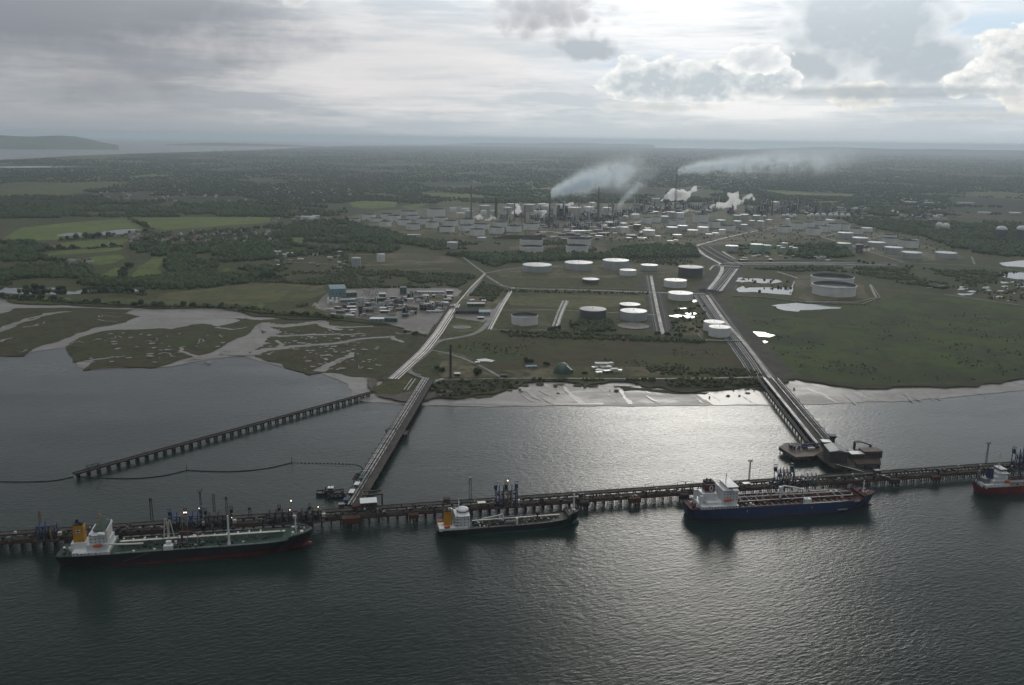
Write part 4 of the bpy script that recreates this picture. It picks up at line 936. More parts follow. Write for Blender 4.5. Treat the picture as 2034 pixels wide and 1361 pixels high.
def dolphin(t_, n_, w_, d_, h, m, label):
    r = empty('mooring_dolphin', J(t_, n_), JR, label, 'dolphin', 'mooring dolphins along the jetty front')
    MB().box(0, 0, 3.2, w_, d_, h-3.2).build('cap', MAT[m], r)
    q = MB()
    for i in range(max(2, int(w_/3))):
        for j in (-.38, .38): q.cyl(-w_/2+1.2+i*(w_-2.4)/max(1, int(w_/3)-1), j*d_, -4, 3.2, .5, n=8)
    q.build('piles', MAT['pile'], r)
    MB().cyl(-w_/4, 0, h, h+.9, .5, .7, 8).cyl(w_/4, 0, h, h+.9, .5, .7, 8).build('bollard', MAT['steel_dark'], r)
for i, (px, n_, w_, d_, h, m, s) in enumerate(((690, -13.5, 16, 6.5, 8.6, 'rust', 'rust red dolphin block at the foot of the left pier'), (815, -12.8, 9, 5, 7, 'rust', 'brown dolphin block halfway from left pier to small tanker'), (600, -13, 12, 5, 6.6, 'clad_brown', 'dark dolphin block just right of the green tanker bow'),
        (1155, -13, 9, 5, 7.4, 'concrete_dark', 'dolphin block behind the white foremast of the small tanker'), (1255, -13, 11, 5, 7.4, 'rust', 'brown dolphin block midway between small and blue tankers'), (1352, -13, 9, 5, 7.4, 'concrete_dark', 'dolphin block just off the stern of the blue tanker'), (1765, -13, 10, 5, 7.4, 'concrete_dark', 'dolphin block just beyond the bow of the blue tanker'), (1845, -13, 9, 5, 7.2, 'rust', 'brown dolphin block midway between blue and red tankers'), (1952, -14, 9, 6, 8.5, 'clad_brown', 'brown dolphin block at the stern of the red tanker'))):
    xw = P(px, 1031-(px-700)*.0815, 8).x; dolphin((xw-JA.x)/JD.x, n_, w_, d_, h, m, s)
def tj(px): return (P(px, 1066-px*.0705, 8).x-JA.x)/JD.x
def loading_arms(px, wid, n, label, m='steel_blue', tall=20, scale=1.0, lanterns=3):
    r = empty('loading_platform', J(tj(px), -8), JR, label, 'loading platform', 'loading arm platforms on the jetty')
    w_ = wid
    MB().box(0, -2, 7.2, w_+6, 13, .7).build('platform_deck', MAT['concrete_dark'], r)
    q = MB()
    for x in (-w_/2, -w_/6, w_/6, w_/2):
        for y in (-4, 3): q.bar((x, y, 7.9), (x, y, 7.9+tall*.62), .42, 6)
    for z in (7.9+tall*.3, 7.9+tall*.6):
        for y in (-4, 3): q.bar((-w_/2, y, z), (w_/2, y, z), .4, 6)
        for x in (-w_/2, w_/2): q.bar((x, -4, z), (x, 3, z), .35, 6)
    for a in range(3):
        x0, x1 = -w_/2+a*w_/3, -w_/2+(a+1)*w_/3; q.bar((x0, -4, 7.9), (x1, -4, 7.9+tall*.3), .25, 5); q.bar((x1, -4, 7.9+tall*.3), (x0, -4, 7.9+tall*.6), .25, 5)
    q.build('steel_frame', MAT[m], r)
    MB().box(0, -.5, 7.9+tall*.6, w_+1, 8, .4).box(0, -.5, 7.9+tall*.3, w_+1, 8, .3).build('walkway', MAT[m], r)
    for i in range(n):
        x = -w_/2+(i+.5)*w_/n; q = MB()
        q.cyl(x, -5.6, 7.9, 7.9+tall*.5, .5, n=8); top = 7.9+tall*.5
        q.tube([(x, -5.6, top), (x+.5, -3.5, top+tall*.34)], .4, 6); q.tube([(x+.5, -3.5, top+tall*.34), (x+.5, -8.5, top-tall*.08), (x+.5, -9.5, top-tall*.28)], .33, 6)
        q.box(x-.6, -2.6, top-1.6, 1.2, 1.6, 1.6); q.build('loading_arm', MAT[['steel_blue', 'steel_dark', 'yellow_paint', 'steel_grey'][i % 4] if m == 'steel_blue' else m], r)
    for i in range(lanterns):
        x = -w_/2+w_*i/max(1, lanterns-1) if lanterns > 1 else 0; z = 7.9+tall*.6
        tw = MB().box(x, 1.5, z+.4, 2.6, 2.6, tall*.16); tw.box(x, 1.5, z+tall*.16+.4, 3.4, 3.4, .3)
        for a in (-1, 1):
            for b in (-1, 1): tw.bar((x+a*1.2, 1.5+b*1.2, z+tall*.16+.7), (x+a*1.2, 1.5+b*1.2, z+tall*.16+3), .12, 4)
        tw.box(x, 1.5, z+tall*.16+3, 3.2, 3.2, .4); tw.build('monitor_turret', MAT['steel_dark' if i % 2 else m], r)
    MB().box(w_/2+2, 2, 7.9, 3.2, 3.0, 3).build('control_cabin', MAT['paint_cream'], r)
    clutter(r, (-w_/2, w_/2), (-6, 4), 7.9, 16, ['steel_dark', 'steel_dark', 'rust', 'steel_grey'], .8, 2.4, 'pump', 1.4)
    return r
loading_arms(100, 14, 3, 'blue loading frame with tall yellow post at far left of jetty', tall=19, lanterns=0)
loading_arms(372, 26, 6, 'wide blue loading frame behind midships of the green decked tanker', tall=19, lanterns=3)
loading_arms(437, 22, 3, 'dark loading frame beside the wide blue one, behind green tanker', 'steel_dark', 17, lanterns=2)
loading_arms(556, 22, 4, 'left half of the long dark loading rig before the left pier', 'steel_dark', 15, lanterns=1)
loading_arms(616, 20, 4, 'right half of the long dark loading rig before the left pier', 'steel_dark', 14, lanterns=1)
loading_arms(1002, 20, 5, 'blue loading frame with three turrets behind the small tanker', tall=25, lanterns=3)
loading_arms(1548, 18, 5, 'blue loading frame with two turrets behind the blue tanker', tall=24, lanterns=2)
loading_arms(1598, 14, 3, 'low grey loading frame just right of the blue one behind blue tanker', 'steel_grey', 14, lanterns=0)
loading_arms(2012, 14, 3, 'blue loading frame standing behind the red tanker', tall=27, lanterns=2)
def lattice_tower(loc, h, w0, w1, m, label, head='box', name='light_tower', rz=0.0, cat='tower', group='slender towers on the jetty'):
    r = empty(name, loc, rz, label, cat, group); q = MB(); n = max(3, int(h/4))
    for k in range(n):
        z0, z1 = h*k/n, h*(k+1)/n; a0, a1 = lerp(w0, w1, k/n)/2, lerp(w0, w1, (k+1)/n)/2
        c0 = [(-a0, -a0), (a0, -a0), (a0, a0), (-a0, a0)]; c1 = [(-a1, -a1), (a1, -a1), (a1, a1), (-a1, a1)]
        for i in range(4):
            j = (i+1) % 4; q.bar((*c0[i], z0), (*c1[i], z1), .16, 4); q.bar((*c0[i], z0), (*c1[j], z1), .10, 4); q.bar((*c1[i], z1), (*c1[j], z1), .10, 4)
    q.build('lattice', MAT[m], r)
    if head == 'box': MB().box(0, 0, h, w1+1.6, w1+1.6, .3).box(0, 0, h+.3, w1+.4, w1+.4, 1.8).build('tower_head', MAT[m], r)
    elif head == 'dish': MB().lathe(0, 0, [(.5, h), (2.6, h+1.0), (2.8, h+1.4), (.3, h+1.2)], 12).bar((1, 0, h+1), (2.6, 0, h+4), .15).build('tower_head', MAT[m], r)
    return r
for px, n_, h, w0, w1, m, hd, s in ((298, 9.5, 22, 2.2, 1.6, 'steel_dark', 'box', 'plain dark lattice tower left of the wide blue loading frame'), (398, 8, 27, 1.4, 1.0, 'steel_dark', 'dish', 'tall thin mast with dark head above the wide blue frame'), (424, 9, 24, 1.8, 1.6, 'steel_dark', 'none', 'bare headed dark post right of the tall thin mast'), (449, 9, 19, 2.6, 1.2, 'steel_dark', 'box', 'tapering dark tower right of the dark loading frame'),
        (77, 6, 20, 1.8, 1.2, 'yellow_paint', 'none', 'yellow crane post at far left of the jetty'), (496, 3, 10, 2.2, 2.2, 'clad_brown', 'box', 'short brown gate tower between dark frames before left pier'), (938, 12, 21, 2.2, 2.0, 'steel_grey', 'box', 'grey lattice tower with dark top behind the small tanker'), (1497, 10, 21, 1.5, .8, 'steel_dark', 'dish', 'dark mast with dish head behind the blue tanker bridge'), (1975, 12, 23, 1.6, .9, 'steel_dark', 'dish', 'dark mast with dish head behind the red tanker')):
    lattice_tower(J(tj(px), n_, 6.0), h, w0, w1, m, s, hd, rz=JR)
def hut(loc, sx, sy, h, m, mr, label, rz=JR, name='jetty_hut', cat='hut', group='small huts on the jetty', gable=0.0, legs=False):
    r = empty(name, loc, rz, label, cat, group); MB().box(0, 0, 0, sx, sy, h).build('wall', MAT[m], r)
    if gable: MB().gable(0, 0, h, sx, sy, gable, 0, .8).build('roof', MAT[mr], r)
    else: MB().box(0, 0, h, sx+.6, sy+.6, .35).build('roof', MAT[mr], r)
    q = MB()
    for i in range(max(1, int(sx/4))):
        q.box(-sx/2+2+i*4, -sy/2-.03, h*.45, 1.4, .08, h*.25)
    q.build('window', MAT['glass_dark'], r)
    if legs:
        q = MB()
        for a in (-.45, 0, .45):
            for b in (-.45, .45): q.cyl(a*sx, b*sy, -12, 0, .45, n=8)
        q.build('piles', MAT['pile'], r)
    return r
def white_loops(px, n_, label):
    r = empty('pipe_loop', J(tj(px), n_, 8.4), JR, label, 'pipe loop', 'pipe loops over the jetty road'); MB().tube([(0, 0, 0), (0, 0, 3), (5, 0, 3.2), (9, 0, 3), (9, 0, 0)], .3, 6).build('pipe', MAT['pipe_silver'], r)
for px, s in ((1140, 'pipe loop above the foremast of the small tanker'), (1287, 'lone pipe loop midway between the small and blue tankers'), (1352, 'left one of two pipe loops behind the stern of blue tanker'), (1368, 'right one of two pipe loops behind the stern of blue tanker')): white_loops(px, 8.4, s)
for px, n_, sx, sy, h, m, mr, s in ((888, 4, 6, 4, 4, 'clad_dark', 'rust', 'dark cabin with rusty roof behind the small tanker funnel'), (955, -4, 7, 4, 3.4, 'yellow_paint', 'roof_bright', 'yellow cabin with white roof behind the small tanker'), (1480, -3, 7, 4, 3.6, 'yellow_paint', 'roof_bright', 'yellow cabin with white roof behind the blue tanker bridge'), (340, -2, 7, 4, 4, 'yellow_paint', 'yellow_paint', 'yellow machinery hut beside the wide blue loading frame'), (125, -2, 6, 4, 4, 'yellow_paint', 'steel_dark', 'yellow machinery hut right of the far left loading frame'), (112, -2, 5, 4, 4, 'lifeboat_orange', 'rust', 'orange machinery hut under the far left loading frame'), (1412, 3, 8, 3, 2.6, 'rust', 'rust', 'low rusty cabin behind the bridge of the blue tanker')):
    hut(J(tj(px), n_, 8.5 if n_ > 0 else 6.4), sx, sy, h, m, mr, s)
# lamps that burn along the western berths
for k, (px, n_, z, s) in enumerate(((370, -8, 21.5, 'left one of a lit pair of lamps on the wide blue frame'), (374, -8, 21.5, 'right one of a lit pair of lamps on the wide blue frame'), (398, -2, 22, 'lit lamp at the foot of the tall thin mast'), (462, -7, 13, 'lit lamp at the right end of the dark loading frame'), (580, -6, 25, 'topmost lit lamp on the long dark loading rig'), (577, -8, 17, 'lower lit lamp in the middle of the long dark rig'), (633, -8, 18, 'lit lamp at the right end of the long dark rig'), (1005, -7, 31, 'lit lamp on the middle turret behind the small tanker'))):
    r = empty('flood_lamp', J(tj(px), n_, z), JR, s, 'lamp', 'lit flood lamps on the jetty')
    MB().bar((0, 0, -5 if z > 20 else -6), (0, 0, 0), .12, 5).build('post', MAT['steel_dark'], r); MB().ball(0, 0, .2, .4, 8, 6).build('bulb', MAT['lit_lamp'], r)
# ------------------------------------------------------------------ piers to the shore
def pier(name, a, b, width, z, pipes, label, road=(0, 0), step=12.0, deck='concrete_dark', cat='pier', lattice=None):
    a, b = Vector(a), Vector(b); d = (b-a); L = d.length; rz = math.atan2(d.y, d.x)
    r = empty(name, (a.x, a.y, 0), rz, label, cat)
    MB().box(L/2, 0, z-.7, L, width, .7).build('deck', MAT[deck], r)
    if road[1]:
        MB().box(L/2, road[0], z, L, road[1], .12).build('roadway', MAT['jetty_deck'], r)
        q = MB()
        for sd in (-1, 1):
            y = road[0]+sd*road[1]/2; q.bar((0, y, z+1.1), (L, y, z+1.1), .07, 4)
            for i in range(int(L/5)): q.bar((i*5, y, z), (i*5, y, z+1.1), .06, 4)
        q.build('railing', MAT['steel_grey'], r)
    for y, rr, m, dzp in pipes: q = MB(); q.bar((0, y, z+dzp), (L, y, z+dzp), rr, 8); q.build('pipe', MAT[m], r)
    if pipes:
        y0, y1 = min(p[0] for p in pipes), max(p[0] for p in pipes); q = MB()
        for i in range(int(L/8)):
            q.box(i*8+2, (y0+y1)/2, z, .5, y1-y0+1.2, .5)
            if lattice and i % lattice == 0:
                for y in (y0-.4, y1+.4): q.bar((i*8+2, y, z), (i*8+2, y, z+4.2), .22, 4)
                q.bar((i*8+2, y0-.4, z+4.2), (i*8+2, y1+.4, z+4.2), .22, 4)
        q.build('pipe_rack', MAT['steel_dark'], r)
    def bent(q):
        q.box(0, 0, z-1.6, 1.3, width*.98, .9)
        for k in range(max(2, int(width/5.5)+1)):
            y = -width/2+.9+k*(width-1.8)/max(1, int(width/5.5)); q.cyl(0, y, -4, z-1.6, .5, n=8)
        q.bar((0, -width/2+.9, .5), (0, width/2-.9, z-1.8), .22)
    me = bent_mesh(('pile', name+str(width)), bent); n = int(L/step)
    for i in range(n): o = link('pile_bent', me, r); o.location = ((i+.5)*L/n, 0, 0)
    return r, L
PW, PS, PB, PG = 'pipe_white', 'pipe_silver', 'pipe_brown', 'pipe_green'
mixp = lambda y0, y1, n, seq, z=.85, r=.36: [(lerp(y0, y1, i/(n-1)), r*random.uniform(.7, 1.25), seq[i % len(seq)], z+(i % 3)*.05) for i in range(n)]
a, b = P(697, 1005, 6), P(851, 752, 6)
rl, LL = pier('access_pier', (a.x, a.y, 0), (b.x, b.y, 0), 19, 6.4, mixp(8.8, -.6, 11, [PB, PS, PB, PW, PB, 'rust', PS, PW, PB]), 'straight pier from jetty to left shore with white pipes beside its road', (-5.4, 7.2), 12, lattice=2)
a2, b2 = P(1640, 884, 6), P(1531, 753, 6)
rr_, LR = pier('access_pier', (a2.x, a2.y, 0), (b2.x, b2.y, 0), 25, 6.6, mixp(-11.8, -1.2, 12, [PB, 'steel_dark', PS, PB, 'rust', PG, PB, 'steel_dark']), 'broad pier from right shore to the jetty, crowded with dark pipes', (3.2, 6.4), 12, lattice=3)
q = MB()
for y in (8.2, 9.4, 10.8): q.bar((0, y, 7.5), (LR, y, 7.5), .4, 8)
q.build('pipe', MAT[PS], rr_)
d = (b2-a2).normalized(); nrm = Vector((-d.y, d.x, 0)); a3, b3 = a2+nrm*19+d*4, b2+nrm*19
pier('pipe_pier', (a3.x, a3.y, 0), (b3.x, b3.y, 0), 5, 6.6, [(-1.4, .5, 'steel_dark', .9), (.2, .45, PB, .9), (1.6, .5, 'steel_dark', .9)], 'narrow pipe pier running close along the broad right pier', step=14)
# a bay and pipe loops on the left pier
for f, s in ((.47, 'passing bay with dark pipe frame halfway along the left pier'), (.16, 'dark valve platform near the jetty end of the left pier')):
    c = a.lerp(b, f); r = empty('pier_bay', (c.x, c.y, 0), rl.rotation_euler.z, s, 'platform', 'side platforms on the left pier')
    MB().box(0, -11.5 if f > .3 else 12, 5.6, 15, 6, .8).build('platform_deck', MAT['jetty_deck' if f > .3 else 'concrete_dark'], r)
    q = MB()
    for x in (-5, 5):
        for y in (-14, -9.4) if f > .3 else (10, 14): q.cyl(x, y, -4, 5.6, .45, n=8)
    q.build('piles', MAT['pile'], r)
    q = MB()
    for x in (-3, 0, 3): q.tube([(x, 9.4, 6.4), (x, 9.6, 10.4), (x, -1, 10.6), (x, -1.4, 6.6)], .3, 6)
    for k in range(8): q.box(random.uniform(-5, 5), random.uniform(9.5, 12.5), 6.4, 1.4, 1.2, random.uniform(1, 2.4))
    q.build('pipe_frame', MAT['steel_dark'], r)
def on_pier(f, y, z): v = a.lerp(b, f); dd = (b-a).normalized(); return Vector((v.x, v.y, 0))+Vector((-dd.y, dd.x, 0))*y+Vector((0, 0, z))
RL = rl.rotation_euler.z
hut(on_pier(.055, 5.2, 6.6), 9, 4.4, 3.6, 'clad_brown', 'roof_bright', 'brown walled cabin with white roof at the left pier foot', RL)
hut(on_pier(.10, 5.0, 6.6), 8, 4.2, 3.4, 'pipe_green', 'roof_bright', 'green walled cabin with white roof up the left pier', RL)
hut(on_pier(.012, 5.6, 6.6), 6, 4.4, 3.8, 'steel_blue', 'steel_blue', 'blue box cabin where the left pier meets the jetty', RL)
hut(on_pier(.145, 5.0, 6.6), 9, 3.4, 2.4, 'pipe_green', 'pipe_green', 'low green skid of valves up the left pier', RL)
hut(P(732, 1005, 9), 15, 12, 5.4, 'clad_brown', 'roof_bright', 'brown pump house with white roof on piles beside the left pier', JR, 'pump_house', 'pump house', None, legs=True)
c = P(740, 992, 9); r = empty('portal_frame', (c.x, c.y, 0), JR, 'brown portal frame of beams behind the white roofed pump house', 'frame'); q = MB()
for x in (-9, 9):
    for y in (-4, 5): q.cyl(x, y, -4, 15, .5, n=8)
for y in (-4, 5): q.box(0, y, 15, 19.5, 1, 1)
for x in (-9, 9): q.box(x, .5, 15.1, 1, 8, .9)
q.build('beams', MAT['clad_brown'], r)
hut(P(706, 1012, 8.6), 5, 4, 3.6, 'boot_red', 'rust', 'dark red equipment box beside the pump house at pier foot', JR)
hut(P(678, 1008, 8.6), 5, 4, 3.6, 'boot_red', 'roof_grey', 'dark red equipment box left of the pier foot', JR)
# moored workboat
c = P(655, 982, 0); r = empty('workboat', c, JR-.12, 'black tug moored alone left of the left pier foot', 'tug')
build_hull(r, 27, 9, 2.6, .8, .8, lambda s: .4, MAT['hull_black'], MAT['boot_red'], MAT['deck_grey']); r.location.x -= 13
w_ = MB().box(13, 0, 1.7, 10, 6, 2.6).build('deck_house', MAT['clad_dark'], r); wb = MB().box(14, 0, 4.3, 5, 5, 2.5).build('wheelhouse', MAT['steel_grey'], r); MB().box(14, 0, 5.3, 5.1, 5.1, .9).build('window', MAT['glass_dark'], wb); MB().box(14, 0, 6.8, 5.6, 5.6, .3).build('roof', MAT['roof_bright'], wb)
MB().cyl(14, 0, 7.1, 11, .25, .12).build('mast', MAT['steel_grey'], r); MB().cyl(9, 0, 4.3, 7.4, .7).build('funnel', MAT['boot_red'], r); clutter(r, (2, 25), (-3, 3), 1.7, 14, ['steel_dark', 'rust', 'steel_grey'], .5, 1.4)
c = P(672, 987, 0); r = empty('work_barge', c, JR, 'dark flat barge with crates tied behind the black tug', 'barge'); MB().box(0, 0, -.6, 20, 8, 2.4, 0, 1.03).build('hull', MAT['hull_black'], r); clutter(r, (-9, 9), (-3, 3), 1.8, 20, ['steel_dark', 'rust', 'steel_blue'], .8, 2.6, 'deck_load')
# ------------------------------------------------------------------ the platforms at the end of the broad pier
def deck_on_piles(name, poly, z, th, m, label, cat='platform', group=None, step=7):
    cx = sum(p[0] for p in poly)/len(poly); cy = sum(p[1] for p in poly)/len(poly); r = empty(name, (cx, cy, 0), 0, label, cat, group)
    lp = [(p[0]-cx, p[1]-cy) for p in poly]; MB().prism(lp, z-th, z).build('deck', MAT[m], r); q = MB()
    for (x0, y0), (x1, y1) in zip(lp, lp[1:]+lp[:1]):
        n = max(1, int(math.hypot(x1-x0, y1-y0)/step))
        for i in range(n): q.cyl(lerp(x0, x1, i/n)*.93, lerp(y0, y1, i/n)*.93, -4, z-th, .5, n=8)
    q.build('piles', MAT['pile'], r); return r
def pz(pts, z): return [tuple(P(x, y, z).xy) for x, y in pts][::-1]
deck_on_piles('service_platform', pz([(1547, 888), (1580, 908), (1616, 906), (1650, 888), (1625, 880), (1560, 880)], 7), 7, 3.4, 'clad_brown', 'dark pointed platform with blue machinery left of the grey pump house')
deck_on_piles('service_platform', pz([(1690, 905), (1702, 922), (1750, 921), (1747, 898), (1730, 890), (1700, 892)], 7), 7, 1.5, 'clad_brown', 'brown platform right of the grey pump house')
deck_on_piles('service_platform', pz([(1622, 905), (1656, 930), (1700, 927), (1688, 895), (1650, 882), (1622, 888)], 6.6), 6.6, 1.2, 'concrete_dark', 'grey platform under the pump house at the end of right pier')
def xbox(name, px, py, z, sx, sy, h, rz, m, mr, label, cat='building', gable=0, group=None): return hut(P(px, py, z), sx, sy, h, m, mr, label, rz, name, cat, group, gable)
RZ2 = rr_.rotation_euler.z
xbox('pump_house', 1658, 912, 6.6, 24, 19, 12.5, RZ2, 'clad_dark', 'roof_grey', 'tall grey slab sided pump house at the end of the right pier', 'pump house', 2.2)
xbox('pump_house', 1640, 886, 6.8, 9, 10, 6, RZ2, 'clad_dark', 'roof_bright', 'small dark cabin with gleaming roof behind the grey pump house', 'pump house')
xbox('pump_house', 1728, 907, 7, 21, 13, 8, JR-.1, 'clad_brown', 'clad_brown', 'brown boxy pump house at the right end of the platforms', 'pump house')
xbox('pump_house', 1700, 909, 7, 15, 9, 5.6, JR-.1, 'clad_brown', 'roof_bright', 'low brown pump house with gleaming white roof beside brown box', 'pump house')
c = P(1600, 890, 7); r = empty('machinery_skid', c, JR, 'blue pumps and pipes on the dark pointed platform', 'machinery'); q = MB()
q.bar((-2, 2, 3.2), (18, 2, 3.6), 1.3, 10); q.bar((-6, -2, 2), (6, -2, 2), 1.1, 10)
q.build('large_pipe', MAT['steel_blue'], r); clutter(r, (-17, 17), (-5, 5), 0, 26, ['steel_blue', 'steel_blue', 'steel_dark'], 1, 3, 'pump', 1.5); q = MB()
for k in range(7): x = -20+k*3.2; q.bar((x, 3, 0), (x+.6, 3, 6.5), .16, 5); q.bar((x, 3, 6.2), (x+3.4, 2, 3), .16, 5)
q.build('rail_frame', MAT['steel_grey'], r); MB().box(4, -4.6, 0, 8, 4, 2.2).build('control_cabin', MAT['paint_cream'], r)
c = P(1713, 893, 7); r = empty('gantry', c, JR-.1, 'rust brown gantry beam behind the white roofed low pump house', 'gantry'); MB().box(-10, 0, 0, 1.2, 4, 9).box(9, 0, 0, 1.2, 4, 5).build('legs', MAT['rust'], r)
q = MB(); q.tube([(-10, -1.8, 9.4), (-4, -1.8, 9.6), (10, -1.8, 5)], .5, 4); q.tube([(-10, 1.8, 9.4), (-4, 1.8, 9.6), (10, 1.8, 5)], .5, 4); q.build('beam', MAT['rust'], r)
c = P(1652, 880, 6.8); r = empty('hopper', c, RZ2, 'dark square hopper on the end of the broad pier', 'hopper'); MB().box(0, 0, 0, 5, 5, 6).box(0, 0, 6, 5, 5, 3.4, 0, 1.7).build('body', MAT['steel_dark'], r)
xx0, xx1 = P(1662, 925, 6), J(tj(1737), 4, 6)
pier('link_bridge', (xx0.x, xx0.y, 0), (xx1.x, xx1.y, 0), 8, 7.2, [(-3, .4, PB, .8), (-2, .4, PS, .8), (3, .4, PB, .8)], 'short link bridge from the grey pump house down to the jetty', (0, 3.4), 9)
xbox('jetty_hut', 1742, 940, 8.4, 6, 4, 3.4, JR, 'clad_dark', 'roof_grey', 'grey cabin where the link bridge meets the jetty', 'hut')
# the derelict timber pier
a4, b4 = P(147, 943, 3.6), P(738, 781, 3.6); d = b4-a4; L = d.length; rz = math.atan2(d.y, d.x)
r = empty('timber_pier', (a4.x, a4.y, 0), rz, 'long dark derelict timber pier slanting across the left water', 'pier')
MB().box(L/2, 0, 3.7, L, 6.5, .9).build('deck', MAT['timber'], r)
q = MB()
for y in (-3.1, 3.1): q.box(L/2, y, 4.6, L, .4, .7)
q.build('edge_beam', MAT['timber'], r)
def tb(q):
    q.box(0, 0, 2.7, 1.1, 6.6, 1.0)
    for y in (-2.6, 2.6): q.bar((-.9, y, -4), (-.5, y*.9, 2.8), .55, 8); q.bar((.9, y, -4), (.5, y*.9, 2.8), .55, 8)
    q.bar((0, -2.6, .3), (0, 2.6, 2.4), .25)
me = bent_mesh(('timber', 'old'), tb); n = 38
for i in range(n): o = link('pile_bent', me, r); o.location = ((i+.4)*L/n, 0, 0)
q = MB()
for x in (14, 20, 26):
    for y in (-2.4, 2.4): q.bar((x, y, 4.6), (x, y, 8.4), .25, 5)
for y in (-2.4, 2.4): q.bar((14, y, 8.4), (26, y, 8.4), .25, 5)
for x in (14, 20, 26): q.bar((x, -2.4, 8.4), (x, 2.4, 8.4), .25, 5)
q.build('shelter_frame', MAT['timber'], r)
# the floating boom and its posts
def boom(pts, label, dash=None):
    p3 = smooth_line([P(x, y, .25) for x, y in pts], 3); r = empty('floating_boom', p3[0], 0, label, 'boom', 'floating oil booms by the left pier'); q = MB(); o = p3[0]
    loc = [p-o for p in p3]
    if not dash: q.tube(loc, .42, 6)
    else:
        for i in range(0, len(loc)-1, 2): q.tube(loc[i:i+2], .42, 6)
    q.build('floats', MAT['soot'], r)
boom([(-60, 953), (0, 957), (60, 957), (105, 956), (146, 947)], 'length of black boom from left edge to the timber pier'); boom([(160, 947), (200, 950), (270, 951), (330, 945), (371, 934)], 'length of black boom between timber pier and first marker post')
boom([(371, 934), (430, 937), (490, 936), (545, 928), (580, 919)], 'length of black boom between the two marker posts'); boom([(580, 919), (610, 920), (640, 920.5), (670, 921), (700, 922), (716, 925), (721, 932)], 'broken dashed boom from second marker post to left pier', True)
for (x, y), s in (((371, 936), 'left one of two marker posts on the black boom'), ((580, 921), 'right one of two marker posts on the black boom')):
    r = empty('marker_post', P(x, y), 0, s, 'post', 'marker posts on the boom'); MB().cyl(0, 0, -3, 5, .35, n=8).build('post', MAT['pile'], r); MB().cyl(0, 0, 5, 7.6, .5, .4, 8).build('top_mark', MAT['lifeboat_orange'], r)
# ================================================================== ON LAND
ORD = 'first second third fourth fifth sixth seventh eighth ninth tenth eleventh twelfth thirteenth fourteenth fifteenth sixteenth seventeenth eighteenth nineteenth twentieth'.split()
def nth(i, n): return 'leftmost' if i == 0 else 'rightmost' if i == n-1 else ORD[i] if i < 20 else ORD[19]
mat('shell_white', (0.74, 0.745, 0.735), 0.5, var=0.12, vscale=0.8, stretch=(1, 1, .12)); mat('shell_grey', (0.42, 0.44, 0.45), 0.5, var=0.15, vscale=0.8, stretch=(1, 1, .12))
mat('shell_dark', (0.095, 0.10, 0.105), 0.5, var=0.2, vscale=0.8, stretch=(1, 1, .12)); mat('shell_green', (0.30, 0.43, 0.35), 0.5, var=0.15, vscale=0.8, stretch=(1, 1, .12))
mat('shell_tan', (0.62, 0.57, 0.48), 0.55, var=0.18, vscale=0.8, stretch=(1, 1, .12)); mat('shell_brown', (0.16, 0.10, 0.075), 0.6, var=0.25, vscale=0.8, stretch=(1, 1, .12))
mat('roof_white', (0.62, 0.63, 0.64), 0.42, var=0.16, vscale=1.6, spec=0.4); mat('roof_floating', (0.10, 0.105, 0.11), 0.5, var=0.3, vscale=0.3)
_tk = {}
def tank_mesh(part, kind, m):
    """unit tank parts: radius 1, height 1; copies share them"""
    key = (part, kind, m)
    if key in _tk: return _tk[key]
    q = MB(); n = 40
    if part == 'shell':
        q.lathe(0, 0, [(1, 0), (1, 1)], n, False, False)
    elif part == 'roof':
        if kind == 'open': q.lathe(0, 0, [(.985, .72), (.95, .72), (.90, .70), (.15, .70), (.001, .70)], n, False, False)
        elif kind == 'dome': q.lathe(0, 0, [(1.0, 1)]+[(math.cos(a)*1.0+.001, 1+.34*math.sin(a)) for a in (.3, .6, .9, 1.2, 1.5)], n, False, True)
        else: q.lathe(0, 0, [(1.012, .992), (1.012, 1.004), (.5, 1.045), (.001, 1.075)], n, False, False)
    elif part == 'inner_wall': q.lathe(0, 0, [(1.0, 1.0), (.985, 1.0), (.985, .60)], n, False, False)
    elif part == 'wind_girder': q.lathe(0, 0, [(1.0, .93), (1.03, .93), (1.03, .945), (1.0, .945)], n, False, False)
    elif part == 'stair':
        k = 14; vs = []; fs = []
        for i in range(k+1):
            a = -2.4+i*1.3/k; z = i/k
            for rr in (1.002, 1.025): vs += [(rr*math.cos(a), rr*math.sin(a), z), (rr*math.cos(a), rr*math.sin(a), min(1.02, z+.05))]
        for i in range(k): b = i*4; fs += [(b, b+4, b+5, b+1), (b+2, b+3, b+7, b+6), (b+1, b+5, b+7, b+3)]
        q.add(vs, fs)
    elif part == 'handrail':
        for i in range(n): a = 2*math.pi*i/n; b = 2*math.pi*(i+1)/n; q.bar((math.cos(a), math.sin(a), 1.07), (math.cos(b), math.sin(b), 1.07), .004, 4)
    elif part == 'vent': q.cyl(0, 0, 1.06, 1.16, .03, n=8)
    me = bpy.data.meshes.new(part); me.from_pydata(q.v, [], q.f); me.materials.append(MAT[m])
    for p in me.polygons: p.use_smooth = part in ('shell',) and abs(p.normal.z) < .3
    _tk[key] = me; return me
